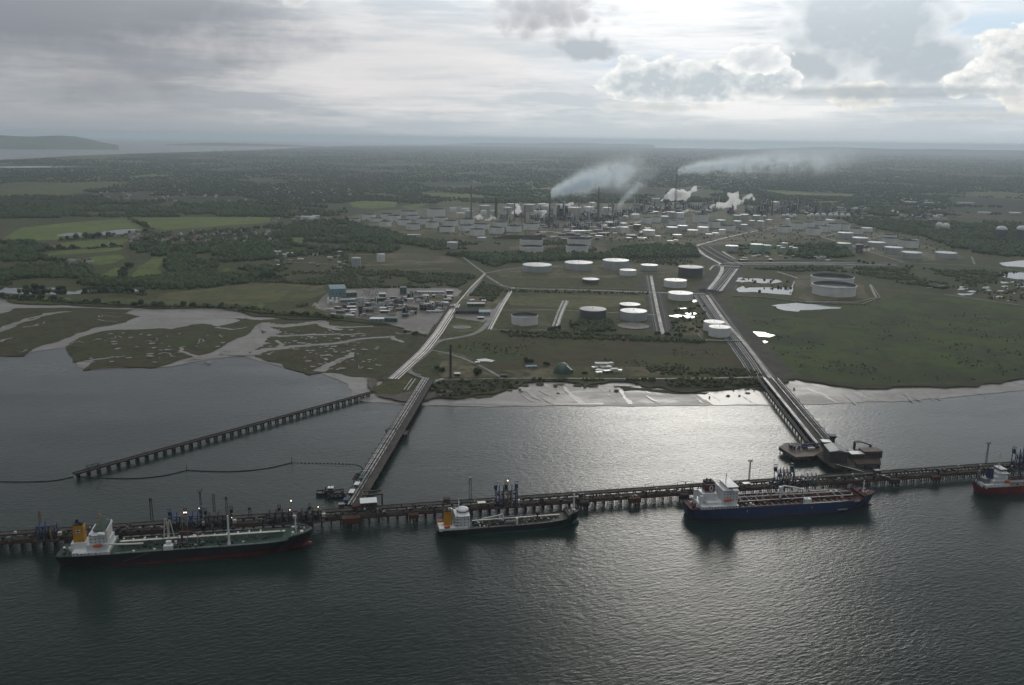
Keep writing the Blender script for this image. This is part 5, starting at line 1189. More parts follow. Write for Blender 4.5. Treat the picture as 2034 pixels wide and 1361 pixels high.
def tank(cx, top, bot, wpx, sh, kind, label, group, rz=0.0, detail=1):
    g = P(cx, bot, LAND); d = math.hypot(g.x, g.y); sc_ = FPX/math.sqrt(d*d+H*H)
    R = wpx/2/sc_*(1+0.0); ctr = P(cx, bot, LAND); k = (d+R)/d; ctr = Vector((ctr.x*k, ctr.y*k, LAND-.4))
    # height from the picture of the near rim line: rim centre stands at 'top'
    lo, hi = 2.0, 60.0
    for _ in range(24):
        m_ = (lo+hi)/2; v = Vector((ctr.x, ctr.y, ctr.z+m_-H)); fy = v.dot(FW); py = CY-FPX*v.dot(UV)/fy
        if py > top: lo = m_
        else: hi = m_
    h = max(lo, 4.0)
    r = empty('storage_tank', ctr, rz, label, 'tank', group); r.scale = (R, R, h)
    link('shell', tank_mesh('shell', kind, sh), r)
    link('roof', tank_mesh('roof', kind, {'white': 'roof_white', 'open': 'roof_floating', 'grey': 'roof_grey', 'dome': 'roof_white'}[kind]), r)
    if kind == 'open': link('inner_wall', tank_mesh('inner_wall', '', 'roof_floating'), r)  # dark coating, its colour also carrying the shade inside the open shell
    if detail:
        link('stair', tank_mesh('stair', '', sh), r)
        if kind == 'open': link('wind_girder', tank_mesh('wind_girder', '', sh), r)
        else: link('handrail', tank_mesh('handrail', '', 'steel_grey'), r); link('vent', tank_mesh('vent', '', 'steel_grey'), r)
    return r
NEAR = [(1066.8, 525.5, 542, 58, 'shell_grey', 'white', 'wide grey tank with white roof beside the bending road, leftmost of three'), (1149, 521, 539, 56, 'shell_grey', 'white', 'wide grey tank with white roof, middle of the row of three'), (1222.5, 516.5, 537, 52, 'shell_grey', 'white', 'wide tall grey tank with white roof, rightmost of the row of three'),
    (1289, 526, 539, 34, 'shell_grey', 'white', 'small grey tank with white roof right of the wide three'), (1247, 536, 548.5, 33, 'shell_white', 'white', 'small pale tank with white roof in front of the third wide tank'), (1371, 530, 551.6, 48, 'shell_dark', 'grey', 'dark grey tank with grey roof left of the pipe corridor'),
    (1173, 554, 564, 33, 'shell_dark', 'white', 'low dark tank with white roof alone above the straight road'), (1340.7, 556, 572.6, 44.5, 'shell_white', 'white', 'pale ribbed tank with white roof, rear one beside the crossroads'), (1351, 581.5, 598, 48, 'shell_white', 'white', 'pale tank with white roof, front one beside the crossroads'),
    (1042, 625, 648, 53, 'shell_white', 'open', 'pale open topped tank on a sandy pad beside the left yards'), (1177, 613.5, 635.5, 53, 'shell_dark', 'grey', 'dark grey tank with dull grey roof in the middle field'), (1250.6, 604, 618, 41, 'shell_dark', 'white', 'small dark tank with white roof behind the big grey one'), (1257.5, 617, 639, 53, 'shell_grey', 'white', 'big grey tank with white roof in the middle field'),
    (1417, 639, 660, 40, 'shell_white', 'white', 'pale tank with white roof, rear one of the pair by the corridor'), (1428, 649, 671, 41, 'shell_white', 'white', 'pale ribbed tank with white roof, front one of the corridor pair'),
    (1651, 548, 577, 77, 'shell_white', 'open', 'very wide open topped tank, rear one of the pair by the ponds'), (1655, 564.5, 590.5, 79.5, 'shell_white', 'open', 'very wide open topped tank, front one of the pair by the ponds'),
    (1055.6, 475.5, 489, 46, 'shell_white', 'open', 'tall pale open tank, rear one of the left stacked pair'), (1055.6, 489, 503.5, 47, 'shell_white', 'open', 'tall pale open tank, front one of the left stacked pair'), (1150, 474, 489, 48, 'shell_white', 'open', 'tall pale open tank, rear one of the right stacked pair'), (1146, 487.5, 504.5, 45, 'shell_white', 'open', 'tall pale open tank, front one of the right stacked pair'),
    (898.5, 481, 495, 22, 'shell_grey', 'white', 'small grey tank with white roof alone among trees left'), (757, 504.5, 521, 16, 'shell_white', 'white', 'tall narrow pale tank, right one of two by the village'), (708, 512, 532, 18, 'shell_grey', 'white', 'tall narrow grey tank, left one of two by the village'), (957, 471.5, 479, 18, 'shell_grey', 'white', 'small grey tank in front of the left tank farm'),
    (1453, 488, 500.5, 25, 'shell_grey', 'white', 'grey tank with white roof left of the two tall green tanks'), (1502, 485, 502, 25, 'shell_green', 'white', 'tall green tank with white roof, left one of two'), (1522.5, 487, 502, 16, 'shell_green', 'white', 'tall green tank with white roof, right one of two'),
    (1547, 488, 500.5, 10, 'shell_green', 'white', 'small green tank, leftmost of the little green group'), (1554, 491.5, 503, 9, 'shell_green', 'white', 'small green tank, front left of the little green group'), (1558, 482.6, 494, 12, 'shell_grey', 'white', 'small grey tank standing behind the little green group'), (1571, 489.5, 500, 9, 'shell_green', 'white', 'small green tank, rear right of the little green group'), (1579, 492, 503, 10, 'shell_green', 'white', 'small green tank, rightmost of the little green group'),
    (1675, 483, 496.5, 25, 'shell_green', 'white', 'pale green tank with white roof below the white road'), (1707, 485.6, 502, 14, 'shell_dark', 'grey', 'narrow dark green tank right of the pale green one'),
    (1986.7, 456, 478, 18, 'shell_dark', 'dome', 'dark domed silo tank, left one of two at right edge'), (2027, 456, 480, 18, 'shell_dark', 'dome', 'dark domed silo tank, right one of two at right edge'), (1816, 476, 483, 12, 'shell_grey', 'white', 'low tank with white lid right of the far right open tanks')]
for a in NEAR: tank(*a[:7], None)
L_ = [(733, 425.5, 438, 26), (747.5, 433, 441, 26), (705, 434.5, 441, 21), (769.5, 424.7, 436, 26), (782.5, 428, 441, 27), (812, 419, 428.5, 34), (765.5, 439.6, 450.5, 24), (802.5, 436.4, 448.5, 27), (820, 428, 436.5, 27), (820.4, 444.7, 457, 27.5), (866.5, 415, 431.5, 35), (839.7, 433.7, 446, 27), (858, 441, 453.5, 27), (875, 431.6, 441.5, 28), (894.8, 438, 449.5, 28), (888, 450, 462, 30), (928.5, 435, 446, 28), (925, 447.5, 459.5, 28), (956.5, 444.7, 456.5, 33), (948, 455, 469, 30), (985.4, 451.5, 465, 30), (993.6, 441, 450.5, 27), (1021, 448.8, 461.5, 30), (1055, 444, 457.5, 30)]
LB = [(900, 413, 421, 14), (924, 414, 422, 16), (915, 423, 433.5, 17), (933, 419, 432, 14), (962.7, 408, 419, 22), (960.6, 418, 427, 12), (978, 419, 428, 10), (1014, 405, 415, 17), (1008, 412, 426, 18), (1051, 406, 418.5, 22), (1078, 405, 415, 23), (1084, 409, 419.5, 15), (1112, 407, 414, 16), (1140, 412, 427, 27), (1073, 419, 427, 27), (1169, 411, 423, 20), (1176, 402, 412, 14), (1206, 412, 420, 19)]
M_ = [(1242.5, 429, 437, 11), (1261.4, 425.4, 435, 17), (1284, 432, 444.5, 21), (1303, 431, 442, 19), (1320, 429.6, 440, 15), (1209.5, 441, 450.5, 15), (1238, 443, 452, 15), (1240, 451, 464.5, 17), (1265, 446, 456, 15), (1288, 457, 468.5, 25), (1306, 468.5, 482, 12), (1334.6, 451, 462.5, 22), (1355, 448, 459, 21), (1375, 456.7, 468, 21), (1396, 451, 464, 22), (1345, 466, 473.5, 19), (1407.7, 465, 471.5, 14), (1331, 478, 485, 13), (1342, 476.5, 482, 10), (1333, 421, 434, 15), (1350, 422.5, 434, 15), (1337, 438, 447, 16), (1353, 435.5, 447, 16), (1391, 426, 443, 30), (1398, 443, 453.5, 24), (1218, 452, 462, 10), (1229, 451, 463, 10), (1200, 447, 456, 12)]
R_ = [(1418, 440, 453, 23), (1445, 448, 459.5, 29), (1432, 437, 446, 17), (1464, 439, 452, 15), (1478, 446, 456.5, 14), (1493, 438, 448, 12), (1510, 439, 453.5, 14), (1478, 426, 437.5, 17), (1463, 427.5, 438, 15), (1502, 428, 438, 15), (1518, 429, 440.5, 8), (1527, 436.5, 443.5, 12), (1564, 435, 448.5, 9), (1558, 450, 462.5, 26), (1434, 456, 466.5, 13), (1421, 462.6, 469, 14), (1408, 464.7, 472, 14), (1584, 443, 456.5, 23.4), (1606, 441, 452.5, 21), (1615, 453, 467.5, 27.5), (1626, 438, 448, 21), (1638, 449, 461.5, 23), (1648, 436.5, 445, 16.5), (1655, 444, 458.5, 26), (1675, 445, 458, 23), (1700, 453.6, 465.5, 25), (1721, 452.6, 461, 20), (1767, 466, 476, 24), (1770, 473, 487, 32), (1803, 477, 492.5, 35)]
RW = [(1678, 462, 474.5, 28), (1708, 472, 482.5, 29), (1740, 481, 492, 31), (1773.6, 491, 504.5, 32), (1809.5, 501, 515, 35), (1878, 501.6, 514, 36)]
def farm(lst, bounds, names, kinds, place, group):
    rows = {}
    for t_ in lst: rows.setdefault(next((i for i, b in enumerate(bounds) if t_[2] < b), len(bounds)), []).append(t_)
    for i, row in rows.items():
        row.sort()
        for k, t_ in enumerate(row):
            sh, kd = kinds(t_); col = {'shell_white': 'pale', 'shell_grey': 'grey', 'shell_tan': 'sandy', 'shell_brown': 'brown', 'shell_green': 'green', 'shell_dark': 'dark'}[sh]
            lb = f"{nth(k, len(row))} tank of {names[i]} in the {place}, {col}, {'open topped' if kd == 'open' else 'white roofed'}"
            tank(*t_, sh, kd, lb, group, random.uniform(0, 6), 1 if t_[3] > 26 else 0)
farm(L_, (437, 443, 452, 458), ['back row', 'fourth row', 'third row', 'second row', 'front row'], lambda t_: ('shell_white', 'open'), 'left tank farm', 'tanks of the left tank farm')
farm(LB, (417, 424), ['rear row', 'middle row', 'near row'], lambda t_: (random.choice(['shell_white', 'shell_tan', 'shell_grey']), 'white'), 'row behind the refinery', 'tanks behind the refinery')
farm(M_, (440, 450, 460, 466), ['back row', 'fourth row', 'third row', 'second row', 'front row'], lambda t_: ('shell_brown', 'white') if t_[0] == 1265 else ('shell_white', 'open') if t_[0] in (1284, 1303, 1391, 1398, 1337, 1353) else (random.choice(['shell_white', 'shell_tan', 'shell_grey', 'shell_white']), 'white'), 'middle tank farm', 'tanks of the middle tank farm')
farm(R_, (445, 454, 462), ['back row', 'third row', 'second row', 'front row'], lambda t_: ('shell_white', 'open') if t_[3] > 20 else (random.choice(['shell_white', 'shell_grey', 'shell_tan', 'shell_green']), 'white'), 'right tank farm', 'tanks of the right tank farm')
farm(RW, (999,), ['white', 'white'], lambda t_: ('shell_grey', 'white'), 'line by the white road', 'white roofed tanks by the white road')
# spheres on legs
SPH = [(1555.6, 429.5, 3.7), (1563.8, 429, 4.2), (1570.7, 431.5, 3.6), (1577.6, 429.5, 4.0), (1605.8, 430, 3.7), (1612, 428, 4.2), (1623, 428.5, 4.6), (1635.4, 428.5, 4.8), (1649, 428.5, 4.8), (1660, 428.5, 4.6), (1672, 429, 4.8), (1684, 429.5, 4.4), (1864.7, 449, 6.2), (1878, 451, 6.6)]
for i, (cx, cy, r_) in enumerate(SPH):
    b = P(cx, cy+r_*1.15, LAND); dd = math.hypot(b.x, b.y, H); R = r_*dd/FPX
    lb = ('left one of two large white gas spheres at far right' if cx == 1864.7 else 'right one of two large white gas spheres at far right') if r_ > 6 else f'{nth(i, 12)} white gas sphere in the row of twelve behind right tank farm'
    r = empty('gas_sphere', b, 0, lb, 'gas sphere', 'gas spheres'); MB().ball(0, 0, R*1.15, R, 20, 12).build('sphere', MAT['roof_white'], r, True)
    for k in range(6): a = k*math.pi/3; MB().cyl(R*.96*math.cos(a), R*.96*math.sin(a), 0, R*1.1, R*.06, n=6).build('leg', MAT['paint_cream'], r)
# ------------------------------------------------------------------ stacks and columns
def from_px(px, base, top):
    g = P(px, base, LAND); lo, hi = 3.0, 400.0
    for _ in range(24):
        m_ = (lo+hi)/2; v = Vector((g.x, g.y, m_-H+LAND)); py = CY-FPX*v.dot(UV)/v.dot(FW)
        if py > top: lo = m_
        else: hi = m_
    return g, lo, math.sqrt(g.x**2+g.y**2+H*H)/FPX
mat('stack_brown', (0.16, 0.11, 0.085), 0.7, var=0.2, vscale=0.05); mat('stack_pale', (0.42, 0.40, 0.37), 0.6, var=0.15, vscale=0.05); mat('stack_red', (0.32, 0.07, 0.05), 0.6, var=0.15, vscale=0.05)
def stack(px, base, top, wpx, m, label, band=None, cat='chimney'):
    g, h, k = from_px(px, base, top); R = max(1.0, wpx/2*k)
    r = empty('chimney_stack', g, 0, label, cat, 'refinery stacks'); MB().lathe(0, 0, [(R*1.25, 0), (R*1.05, h*.5), (R*.9, h*.985), (R*.95, h*.985), (R*.95, h)], 16).build('shaft', MAT[m], r, False)
    q = MB()
    for f in (.35, .65, .93): q.lathe(0, 0, [(R*1.1, h*f), (R*1.5, h*f), (R*1.5, h*f+.8), (R*1.1, h*f+.8)], 12, False, False)
    q.build('platform_ring', MAT['steel_dark'], r)
    if band:
        for f in (.72, .88): MB().lathe(0, 0, [(R*1.03, h*f), (R*1.03, h*(f+.07))], 16, False, False).build('band', MAT[band], r)
    return g, h
STK = [(936, 440, 369, 3.0, 'stack_brown', 'tall brown stack at the left end of the refinery'), (985, 432, 393, 4.6, 'steel_dark', 'thick dark stack right of the tall brown left stack'), (1021.5, 438, 405, 2.2, 'steel_grey', 'thin grey stack beside steam left of centre'), (1042, 446, 408, 3.2, 'steel_grey', 'grey stack before the left tank farm steam'),
    (1091, 455, 386, 3.0, 'stack_brown', 'brown stack with pale blue smoke pouring from its top'), (1073, 424, 407, 1.8, 'steel_dark', 'short dark stack behind the smoking brown stack'), (1149, 441, 395, 2.0, 'stack_pale', 'slim red and white banded stack right of the dark block', 'stack_red'), (1187.5, 440, 368, 3.8, 'stack_brown', 'tall brown stack right of the smoke plume'), (1216, 430, 404, 1.8, 'stack_brown', 'short brown stack just right of the second tall brown one'),
    (1322, 413, 380, 3.0, 'steel_dark', 'dark stack inside the big white steam cloud'), (1341, 414, 345, 3.4, 'steel_grey', 'tallest grey stack trailing blue smoke to the right'), (1427.5, 412, 388, 2.0, 'stack_pale', 'faint pale stack left of the second steam cloud'), (1481.5, 413, 369, 2.4, 'steel_grey', 'tall thin grey stack right of the second steam cloud'), (1533, 428, 391, 1.9, 'steel_dark', 'dark stack left of the white block at right'), (1261, 412, 396, 1.6, 'stack_pale', 'small pale stack left of the big steam cloud'), (1620, 425, 408, 6, 'steel_dark', 'stout dark tower behind the row of gas spheres')]
TOPS = {}
for s_ in STK: TOPS[s_[0]] = stack(*s_)
g, h, k = from_px(1521.3, 459, 404); lattice_tower(g, h, 5, 2, 'steel_dark', 'tall dark lattice mast standing in the right tank farm', 'box', 'lattice_mast', cat='mast', group=None)
g, h, k = from_px(895, 751, 686); r = lattice_tower(g, h, 4.2, 2.4, 'steel_dark', 'dark lattice chimney alone in the yard by the shore', 'none', 'flare_tower', cat='tower', group=None); MB().cyl(0, 0, 0, h+1.5, 1.1, .9, 12).build('flue', MAT['steel_dark'], r)
# process units: a steel frame full of columns, drums and pipes
def process_proto(kind):
    r = empty('process_unit', (0, 0, -500), 0, 'x', 'process plant', 'process units of the refinery'); q = MB()
    W_, D_, Hh = (40, 26, 34) if kind == 0 else (52, 22, 24) if kind == 1 else (30, 30, 46)
    for x in range(5):
        for y in (-.5, .5): q.bar(((x/4-.5)*W_, y*D_, 0), ((x/4-.5)*W_, y*D_, Hh*.7), .6, 4)
    for f in (.25, .48, .7):
        for y in (-.5, .5): q.bar((-W_/2, y*D_, Hh*f), (W_/2, y*D_, Hh*f), .6, 4)
        q.box(0, 0, Hh*f, W_, D_, .5)
    q.build('steel_frame', MAT['steel_dark'], r)
    for i in range(7):
        x, y = random.uniform(-.55, .55)*W_, random.uniform(-.6, .6)*D_; rr = random.uniform(1.2, 3.2); hh = Hh*random.uniform(.6, 1.25)
        MB().lathe(x, y, [(rr, 0), (rr, hh*.9), (rr*.7, hh*.97), (.1, hh)], 12).build('column', MAT[random.choice(['steel_grey', 'pipe_silver', 'shell_white', 'steel_dark'])], r)
    for i in range(4): x, z = random.uniform(-.4, .4)*W_, Hh*random.choice([.27, .5, .72]); q = MB(); q.bar((x-4, random.uniform(-.3, .3)*D_, z+2), (x+5, 0, z+2), 1.8, 10); q.build('drum', MAT[random.choice(['steel_grey', 'shell_white'])], r)
    for i in range(3): x = random.uniform(-.5, .5)*W_; MB().box(x, random.uniform(-.5, .5)*D_, 0, 8, 7, Hh*.4).build('furnace', MAT[random.choice(['shell_brown', 'shell_grey', 'shell_tan'])], r)
    for i in range(5): MB().box(random.uniform(-.45, .45)*W_, random.uniform(-.5, .5)*D_, 0, W_*random.uniform(.15, .3), D_*random.uniform(.2, .5), Hh*random.uniform(.25, .75)).build('exchanger_bank', MAT[random.choice(['steel_dark', 'steel_dark', 'clad_dark', 'steel_grey'])], r)
    q = MB()
    for i in range(5): y = random.uniform(-.6, .6)*D_; q.bar((-W_*.6, y, 6+i), (W_*.6, y, 6+i), .5, 5)
    q.build('pipe_run', MAT['pipe_silver'], r)
    return r
PROTO = [process_proto(k) for k in range(3)]; used = set()
UN = [(1000, 436, 0, .8), (1033, 432, 1, .9), (1060, 436, 0, .9), (1085, 440, 2, .8), (1117, 437, 2, 1.25), (1133, 440, 0, .9), (1160, 438, 1, 1), (1180, 436, 0, 1), (1204, 434, 1, .9), (1228, 430, 0, .9), (1248, 424, 1, 1), (1275, 420, 2, .9), (1300, 418, 1, 1), (1326, 420, 2, .9), (1352, 420, 1, .9), (1380, 416, 0, .8), (1415, 420, 1, .8), (1452, 424, 2, .9), (1490, 422, 1, 1), (1508, 424, 2, .9), (1520, 421, 2, 1.1), (1552, 424, 2, 1.0), (1568, 423, 2, 1.1), (1580, 424, 2, 1.1), (1050, 455, 1, .6), (1098, 452, 1, .8), (1126, 454, 0, .7), (1160, 456, 1, .7), (1190, 452, 0, .7), (1225, 444, 1, .6), (1810, 436, 1, .8), (1836, 434, 2, .6)]
UN.sort()
for i, (px, py, k, s) in enumerate(UN):
    lb = f'{nth(i, len(UN))} frame of columns and drums counting along the refinery' if i < 20 else f'{nth(len(UN)-1-i, 99) if i < len(UN)-1 else "outermost"} frame of columns and drums counting from the right end of refinery'.replace('leftmost', 'outermost')
    if k not in used: o = PROTO[k]; used.add(k); o['label'] = lb
    else: o = copy_thing(PROTO[k], lb)
    o.location = P(px, py, LAND); o.rotation_euler.z = random.uniform(-.3, .3); o.scale = (s, s, s*random.uniform(.85, 1.2))
mat('column_pale', (0.66, 0.66, 0.64), 0.45, var=0.2, vscale=.2)
for i in range(86):
    px, py = (random.uniform(1050, 1250), random.uniform(418, 456)) if i < 44 else (random.uniform(1250, 1430), random.uniform(404, 426)) if i < 66 else (random.uniform(1480, 1720), random.uniform(416, 430))
    s = random.uniform(.4, .85); o = copy_thing(PROTO[random.randrange(3)], 'steel frame packed with columns and drums, one of the tight refinery cluster', 'tightly packed process frames'); o.location = P(px, py, LAND); o.rotation_euler.z = random.uniform(-.4, .4); o.scale = (s, s, s*random.uniform(.7, 1.1))
for i in range(70):
    px, py = (random.uniform(1000, 1250), random.uniform(420, 446)) if i < 40 else (random.uniform(1250, 1430), random.uniform(408, 424)) if i < 52 else (random.uniform(1480, 1600), random.uniform(417, 427))
    h = random.uniform(18, 52); R = random.uniform(1.6, 3.4); r = empty('distillation_tower', P(px, py, LAND), 0, 'upright distillation column, one of many thin ones rising out of the refinery', 'column', 'thin columns of the refinery')
    MB().lathe(0, 0, [(R, 0), (R, h*.6), (R*.75, h*.64), (R*.75, h*.97), (.1, h)], 10).build('shell', MAT[random.choice(['column_pale', 'pipe_silver', 'steel_grey', 'steel_dark', 'shell_tan'])], r, False); MB().box(0, 0, h*.62, R*3, R*3, .6).build('platform', MAT['steel_dark'], r); MB().box(0, 0, h*.9, R*3, R*3, .6).build('platform', MAT['steel_dark'], r)
# low refinery sheds and houses
def simple_house(name, loc, sx, sy, h, rz, m, mr, label, cat, group=None, gable=0, win=True):
    r = empty(name, loc, rz, label, cat, group); MB().box(0, 0, -.3, sx, sy, h+.3).build('wall', MAT[m], r)
    if gable: MB().gable(0, 0, h, sx, sy, gable, 0, 1.2).build('roof', MAT[mr], r)
    else: MB().box(0, 0, h, sx+.8, sy+.8, .6).build('roof', MAT[mr], r)
    if win:
        for i in range(max(1, min(6, int(sx/7)))): MB().box(-sx/2+(i+.5)*sx/max(1, min(6, int(sx/7))), -sy/2-.03, h*.4, 2.2, .12, min(2.2, h*.35)).build('window', MAT['glass_dark'], r)
    return r
mat('clad_blue', (0.20, 0.30, 0.34), 0.5, var=0.15, vscale=0.1); mat('clad_green', (0.085, 0.125, 0.115), 0.5, var=0.2, vscale=0.1); mat('clad_pale', (0.50, 0.50, 0.47), 0.55, var=0.2, vscale=0.1); mat('brick_red', (0.17, 0.085, 0.06), 0.75, var=0.25, vscale=0.3); mat('roof_tile', (0.13, 0.07, 0.055), 0.75, var=0.3, vscale=0.3); mat('dome_green', (0.045, 0.085, 0.06), 0.5, var=0.2, vscale=0.1)
PL = [(665, 591, 34, 55, 19, .28, 'clad_blue', 'clad_blue', 3, 'large blue grey hall with shallow ridged roof in the plant'), (694, 590, 24, 30, 9, .28, 'clad_green', 'roof_grey', 0, 'low annex with dark side right of the large blue hall'), (752, 639, 34, 14, 5, .02, 'clad_blue', 'roof_bright', 0, 'long low shed with bright roof on the marsh edge'), (776, 640, 24, 16, 7, .02, 'clad_green', 'clad_green', 0, 'dark green block joined to the bright roofed marsh shed'), (716, 628, 8, 8, 19, .1, 'clad_dark', 'clad_dark', 0, 'dark square tower left of the bright roofed marsh shed'),
    (717, 607, 15, 15, 15, .1, 'clad_pale', 'roof_grey', 0, 'pale square tower block in the middle of the plant'), (855, 585, 60, 9, 6, .05, 'clad_pale', 'roof_bright', 1.5, 'long narrow pale shed at the back of the yard'), (833, 584, 24, 10, 6, .05, 'clad_pale', 'roof_grey', 1.5, 'shorter pale shed left of the long narrow one'), (844, 592, 16, 12, 5, .05, 'clad_pale', 'roof_bright', 0, 'small shed with gleaming roof in the yard'), (893, 583, 15, 12, 6, .1, 'brick_red', 'roof_bright', 1.5, 'small brick house with pale roof beside the road'), (889, 601, 17, 14, 6, .1, 'clad_green', 'roof_grey', 0, 'dark square shed by the yard road'), (800, 585, 14, 16, 15, .2, 'clad_green', 'clad_green', 0, 'tall dark green block behind the plant steam'), (759, 595, 14, 10, 12, .2, 'clad_green', 'roof_bright', 2.5, 'dark block with gleaming sloped roof in the plant'),
    (927, 624, 46, 20, 6, .08, 'clad_dark', 'clad_dark', 5, 'wide dark gabled barn in the right hand yard'), (962, 626, 22, 26, 6, .08, 'clad_blue', 'clad_blue', 1, 'light blue shed joined to the dark gabled barn'), (945, 609, 36, 12, 6, .08, 'clad_green', 'roof_bright', 2, 'green shed with long bright roof behind the dark barn'), (955, 634, 12, 7, 3, .08, 'clad_dark', 'roof_bright', 0, 'little cabin with bright roof before the light blue shed'), (961, 601, 9, 8, 4, .1, 'clad_pale', 'roof_bright', 0, 'small white cabin behind the long bright roof'), (937, 600, 9, 7, 4, .4, 'clad_pale', 'roof_bright', 2, 'small white roofed hut at the back of the right yard'),
    (765, 622, 20, 8, 4, .05, 'clad_dark', 'roof_bright', 0, 'low shed with bright roof behind the marsh shed'), (690, 602, 30, 9, 7, .15, 'clad_blue', 'clad_pale', 0, 'low blue range in front of the large blue hall'), (1150, 464, 58, 30, 9, .3, 'clad_pale', 'roof_bright', 0, 'wide warehouse with gleaming roof in front of the refinery'), (1117, 436, 40, 40, 62, .1, 'steel_dark', 'roof_grey', 0, 'big dark steel block right of the smoking stack'), (1541, 419, 34, 30, 44, .1, 'clad_pale', 'roof_bright', 0, 'tall white block among columns at the right'), (815, 471, 70, 14, 8, .1, 'clad_pale', 'roof_bright', 0, 'long pale roofed shed in front of left tank farm'), (1303, 410, 40, 30, 40, 0, 'clad_pale', 'roof_grey', 0, 'pale block left of the big steam cloud'),
    (1055, 733, 16, 8, 4, .2, 'clad_blue', 'clad_blue', 1, 'small blue shed on the shore track left of the dome'), (1182, 734, 9, 6, 3, .3, 'clad_pale', 'roof_bright', 0, 'white cabin on the shore right of the dome'), (1190, 744, 9, 6, 3, .2, 'clad_pale', 'roof_bright', 0, 'white cabin nearest the shore right of the dome'), (1162, 743, 7, 5, 3, .1, 'boot_red', 'rust', 0, 'small red hut right of the green dome'), (1208, 741, 14, 6, 3, .35, 'clad_dark', 'roof_bright', 0, 'dark hut with bright roof on the shore rubble'), (908, 748, 8, 6, 4, .1, 'clad_dark', 'roof_bright', 0, 'dark cabin with white roof beside the lattice chimney'), (1000, 750, 10, 5, 3, .1, 'clad_brown', 'clad_brown', 0, 'brown hut at the end of the yard track'), (948, 724, 7, 5, 3, .1, 'clad_pale', 'roof_bright', 0, 'small white box beside the puddle by the yard track')]
for px, py, sx, sy, h, rz, m, mr, gb, s in PL: simple_house('shed' if h < 12 else 'plant_building', P(px, py, LAND)+Vector((0, sy/2, 0)), sx, sy, h, rz, m, mr, s, 'building', None, gb)
c = P(1118, 744, LAND); r = empty('dome_hut', c+Vector((0, 12, 0)), .1, 'dark green domed hut with a pale end on the shore', 'hut')
MB().lathe(0, 0, [(13.5, 0), (13.2, 4), (11.5, 8.5), (8, 12.4), (3.5, 14.8), (.05, 15.4)], 24).build('dome', MAT['dome_green'], r, True); MB().box(10.5, -2, 0, 10, 7, 5, 0, .9).build('porch', MAT['dome_green'], r); q = MB(); q.add([(4.5, -9.5, 12.2), (5.5, -6.5, 13.4), (13.4, -5, 5.6), (12.6, -8.6, 5.2)], [(0, 1, 2, 3), (3, 2, 1, 0)]); q.build('skylight', MAT['roof_bright'], r)
SM = []
for (x0, x1, y0, y1, n, tag_) in ((655, 830, 592, 632, 74, 'plant'), (830, 905, 590, 624, 24, 'yard'), (1060, 1290, 444, 478, 90, 'field before the refinery'), (1290, 1430, 404, 426, 44, 'ground below the big steam cloud'), (1560, 1760, 412, 428, 46, 'works behind the gas spheres'), (1700, 1900, 426, 442, 34, 'works at far right'), (545, 690, 500, 535, 20, 'village works'), (1450, 1680, 508, 520, 20, 'ground under the green tanks'), (1180, 1230, 726, 746, 6, 'shore rubble')):
    row = sorted((random.uniform(x0, x1), random.uniform(y0, y1)) for _ in range(n)); SM.append((row, tag_))
for row, tag_ in SM:
    for i, (px, py) in enumerate(row):
        sx, sy, h = random.uniform(6, 18), random.uniform(5, 11), random.uniform(3, 6.5)
        if 'refinery' in tag_ or 'steam' in tag_ or 'far' in tag_ or 'sphere' in tag_: sx *= 2.0; sy *= 1.8; h *= 1.4
        simple_house('shed', P(px, py, LAND), sx, sy, h, random.uniform(-.5, .5), random.choice(['clad_pale', 'clad_dark', 'clad_green', 'brick_red', 'clad_pale', 'shell_tan']), random.choice(['roof_bright', 'roof_grey', 'roof_grey', 'clad_pale', 'roof_tile']), f'small low shed, one of many scattered over the {tag_}', 'shed', f'sheds on the {tag_}', random.choice([0, 0, 1.5]), False)
# plant pieces in the near chemical works
for i, (px, py, k, s) in enumerate(((742, 604, 0, .42), (775, 612, 1, .42), (790, 603, 0, .38), (850, 616, 1, .62), (872, 612, 0, .34), (815, 596, 2, .42), (735, 620, 1, .30), (805, 622, 2, .34), (690, 612, 1, .34), (848, 604, 2, .26), (1010, 470, 0, .3))):
    o = copy_thing(PROTO[k], f'{nth(i, 99)} small frame of vessels counting through the chemical works' if i else 'small frame of vessels nearest the large blue hall', 'process frames of the chemical works'); o.location = P(px, py, LAND); o.rotation_euler.z = random.uniform(-.2, .4); o.scale = (s, s, s)
for i, px in enumerate((652, 661, 669)):
    r = empty('silo', P(px, 605, LAND), 0, f'{nth(i, 3) if i != 1 else "middle"} white silo of three before the large blue hall', 'silo', 'silos before the blue hall'); MB().lathe(0, 0, [(2.2, 0), (2.2, 14), (1.2, 15.5), (.1, 16)], 14).build('body', MAT['shell_white'], r, True); MB().bar((2.3, 0, 0), (2.3, 0, 15), .15, 4).build('ladder', MAT['steel_grey'], r)
for i in range(7):
    g = P(850+i*4.6, 620+(i % 2)*.6, LAND); r = empty('horizontal_drum', g, .1, f'{nth(i, 7)} pale drum lying in the row of seven by the yard', 'drum', 'drums lying by the yard'); q = MB(); q.bar((-3.4, 0, 2.4), (3.4, 0, 2.4), 1.5, 12); q.build('vessel', MAT['shell_white'], r); MB().box(-2.2, 0, 0, .6, 2, 1.6).box(2.2, 0, 0, .6, 2, 1.6).build('saddle', MAT['concrete'], r)
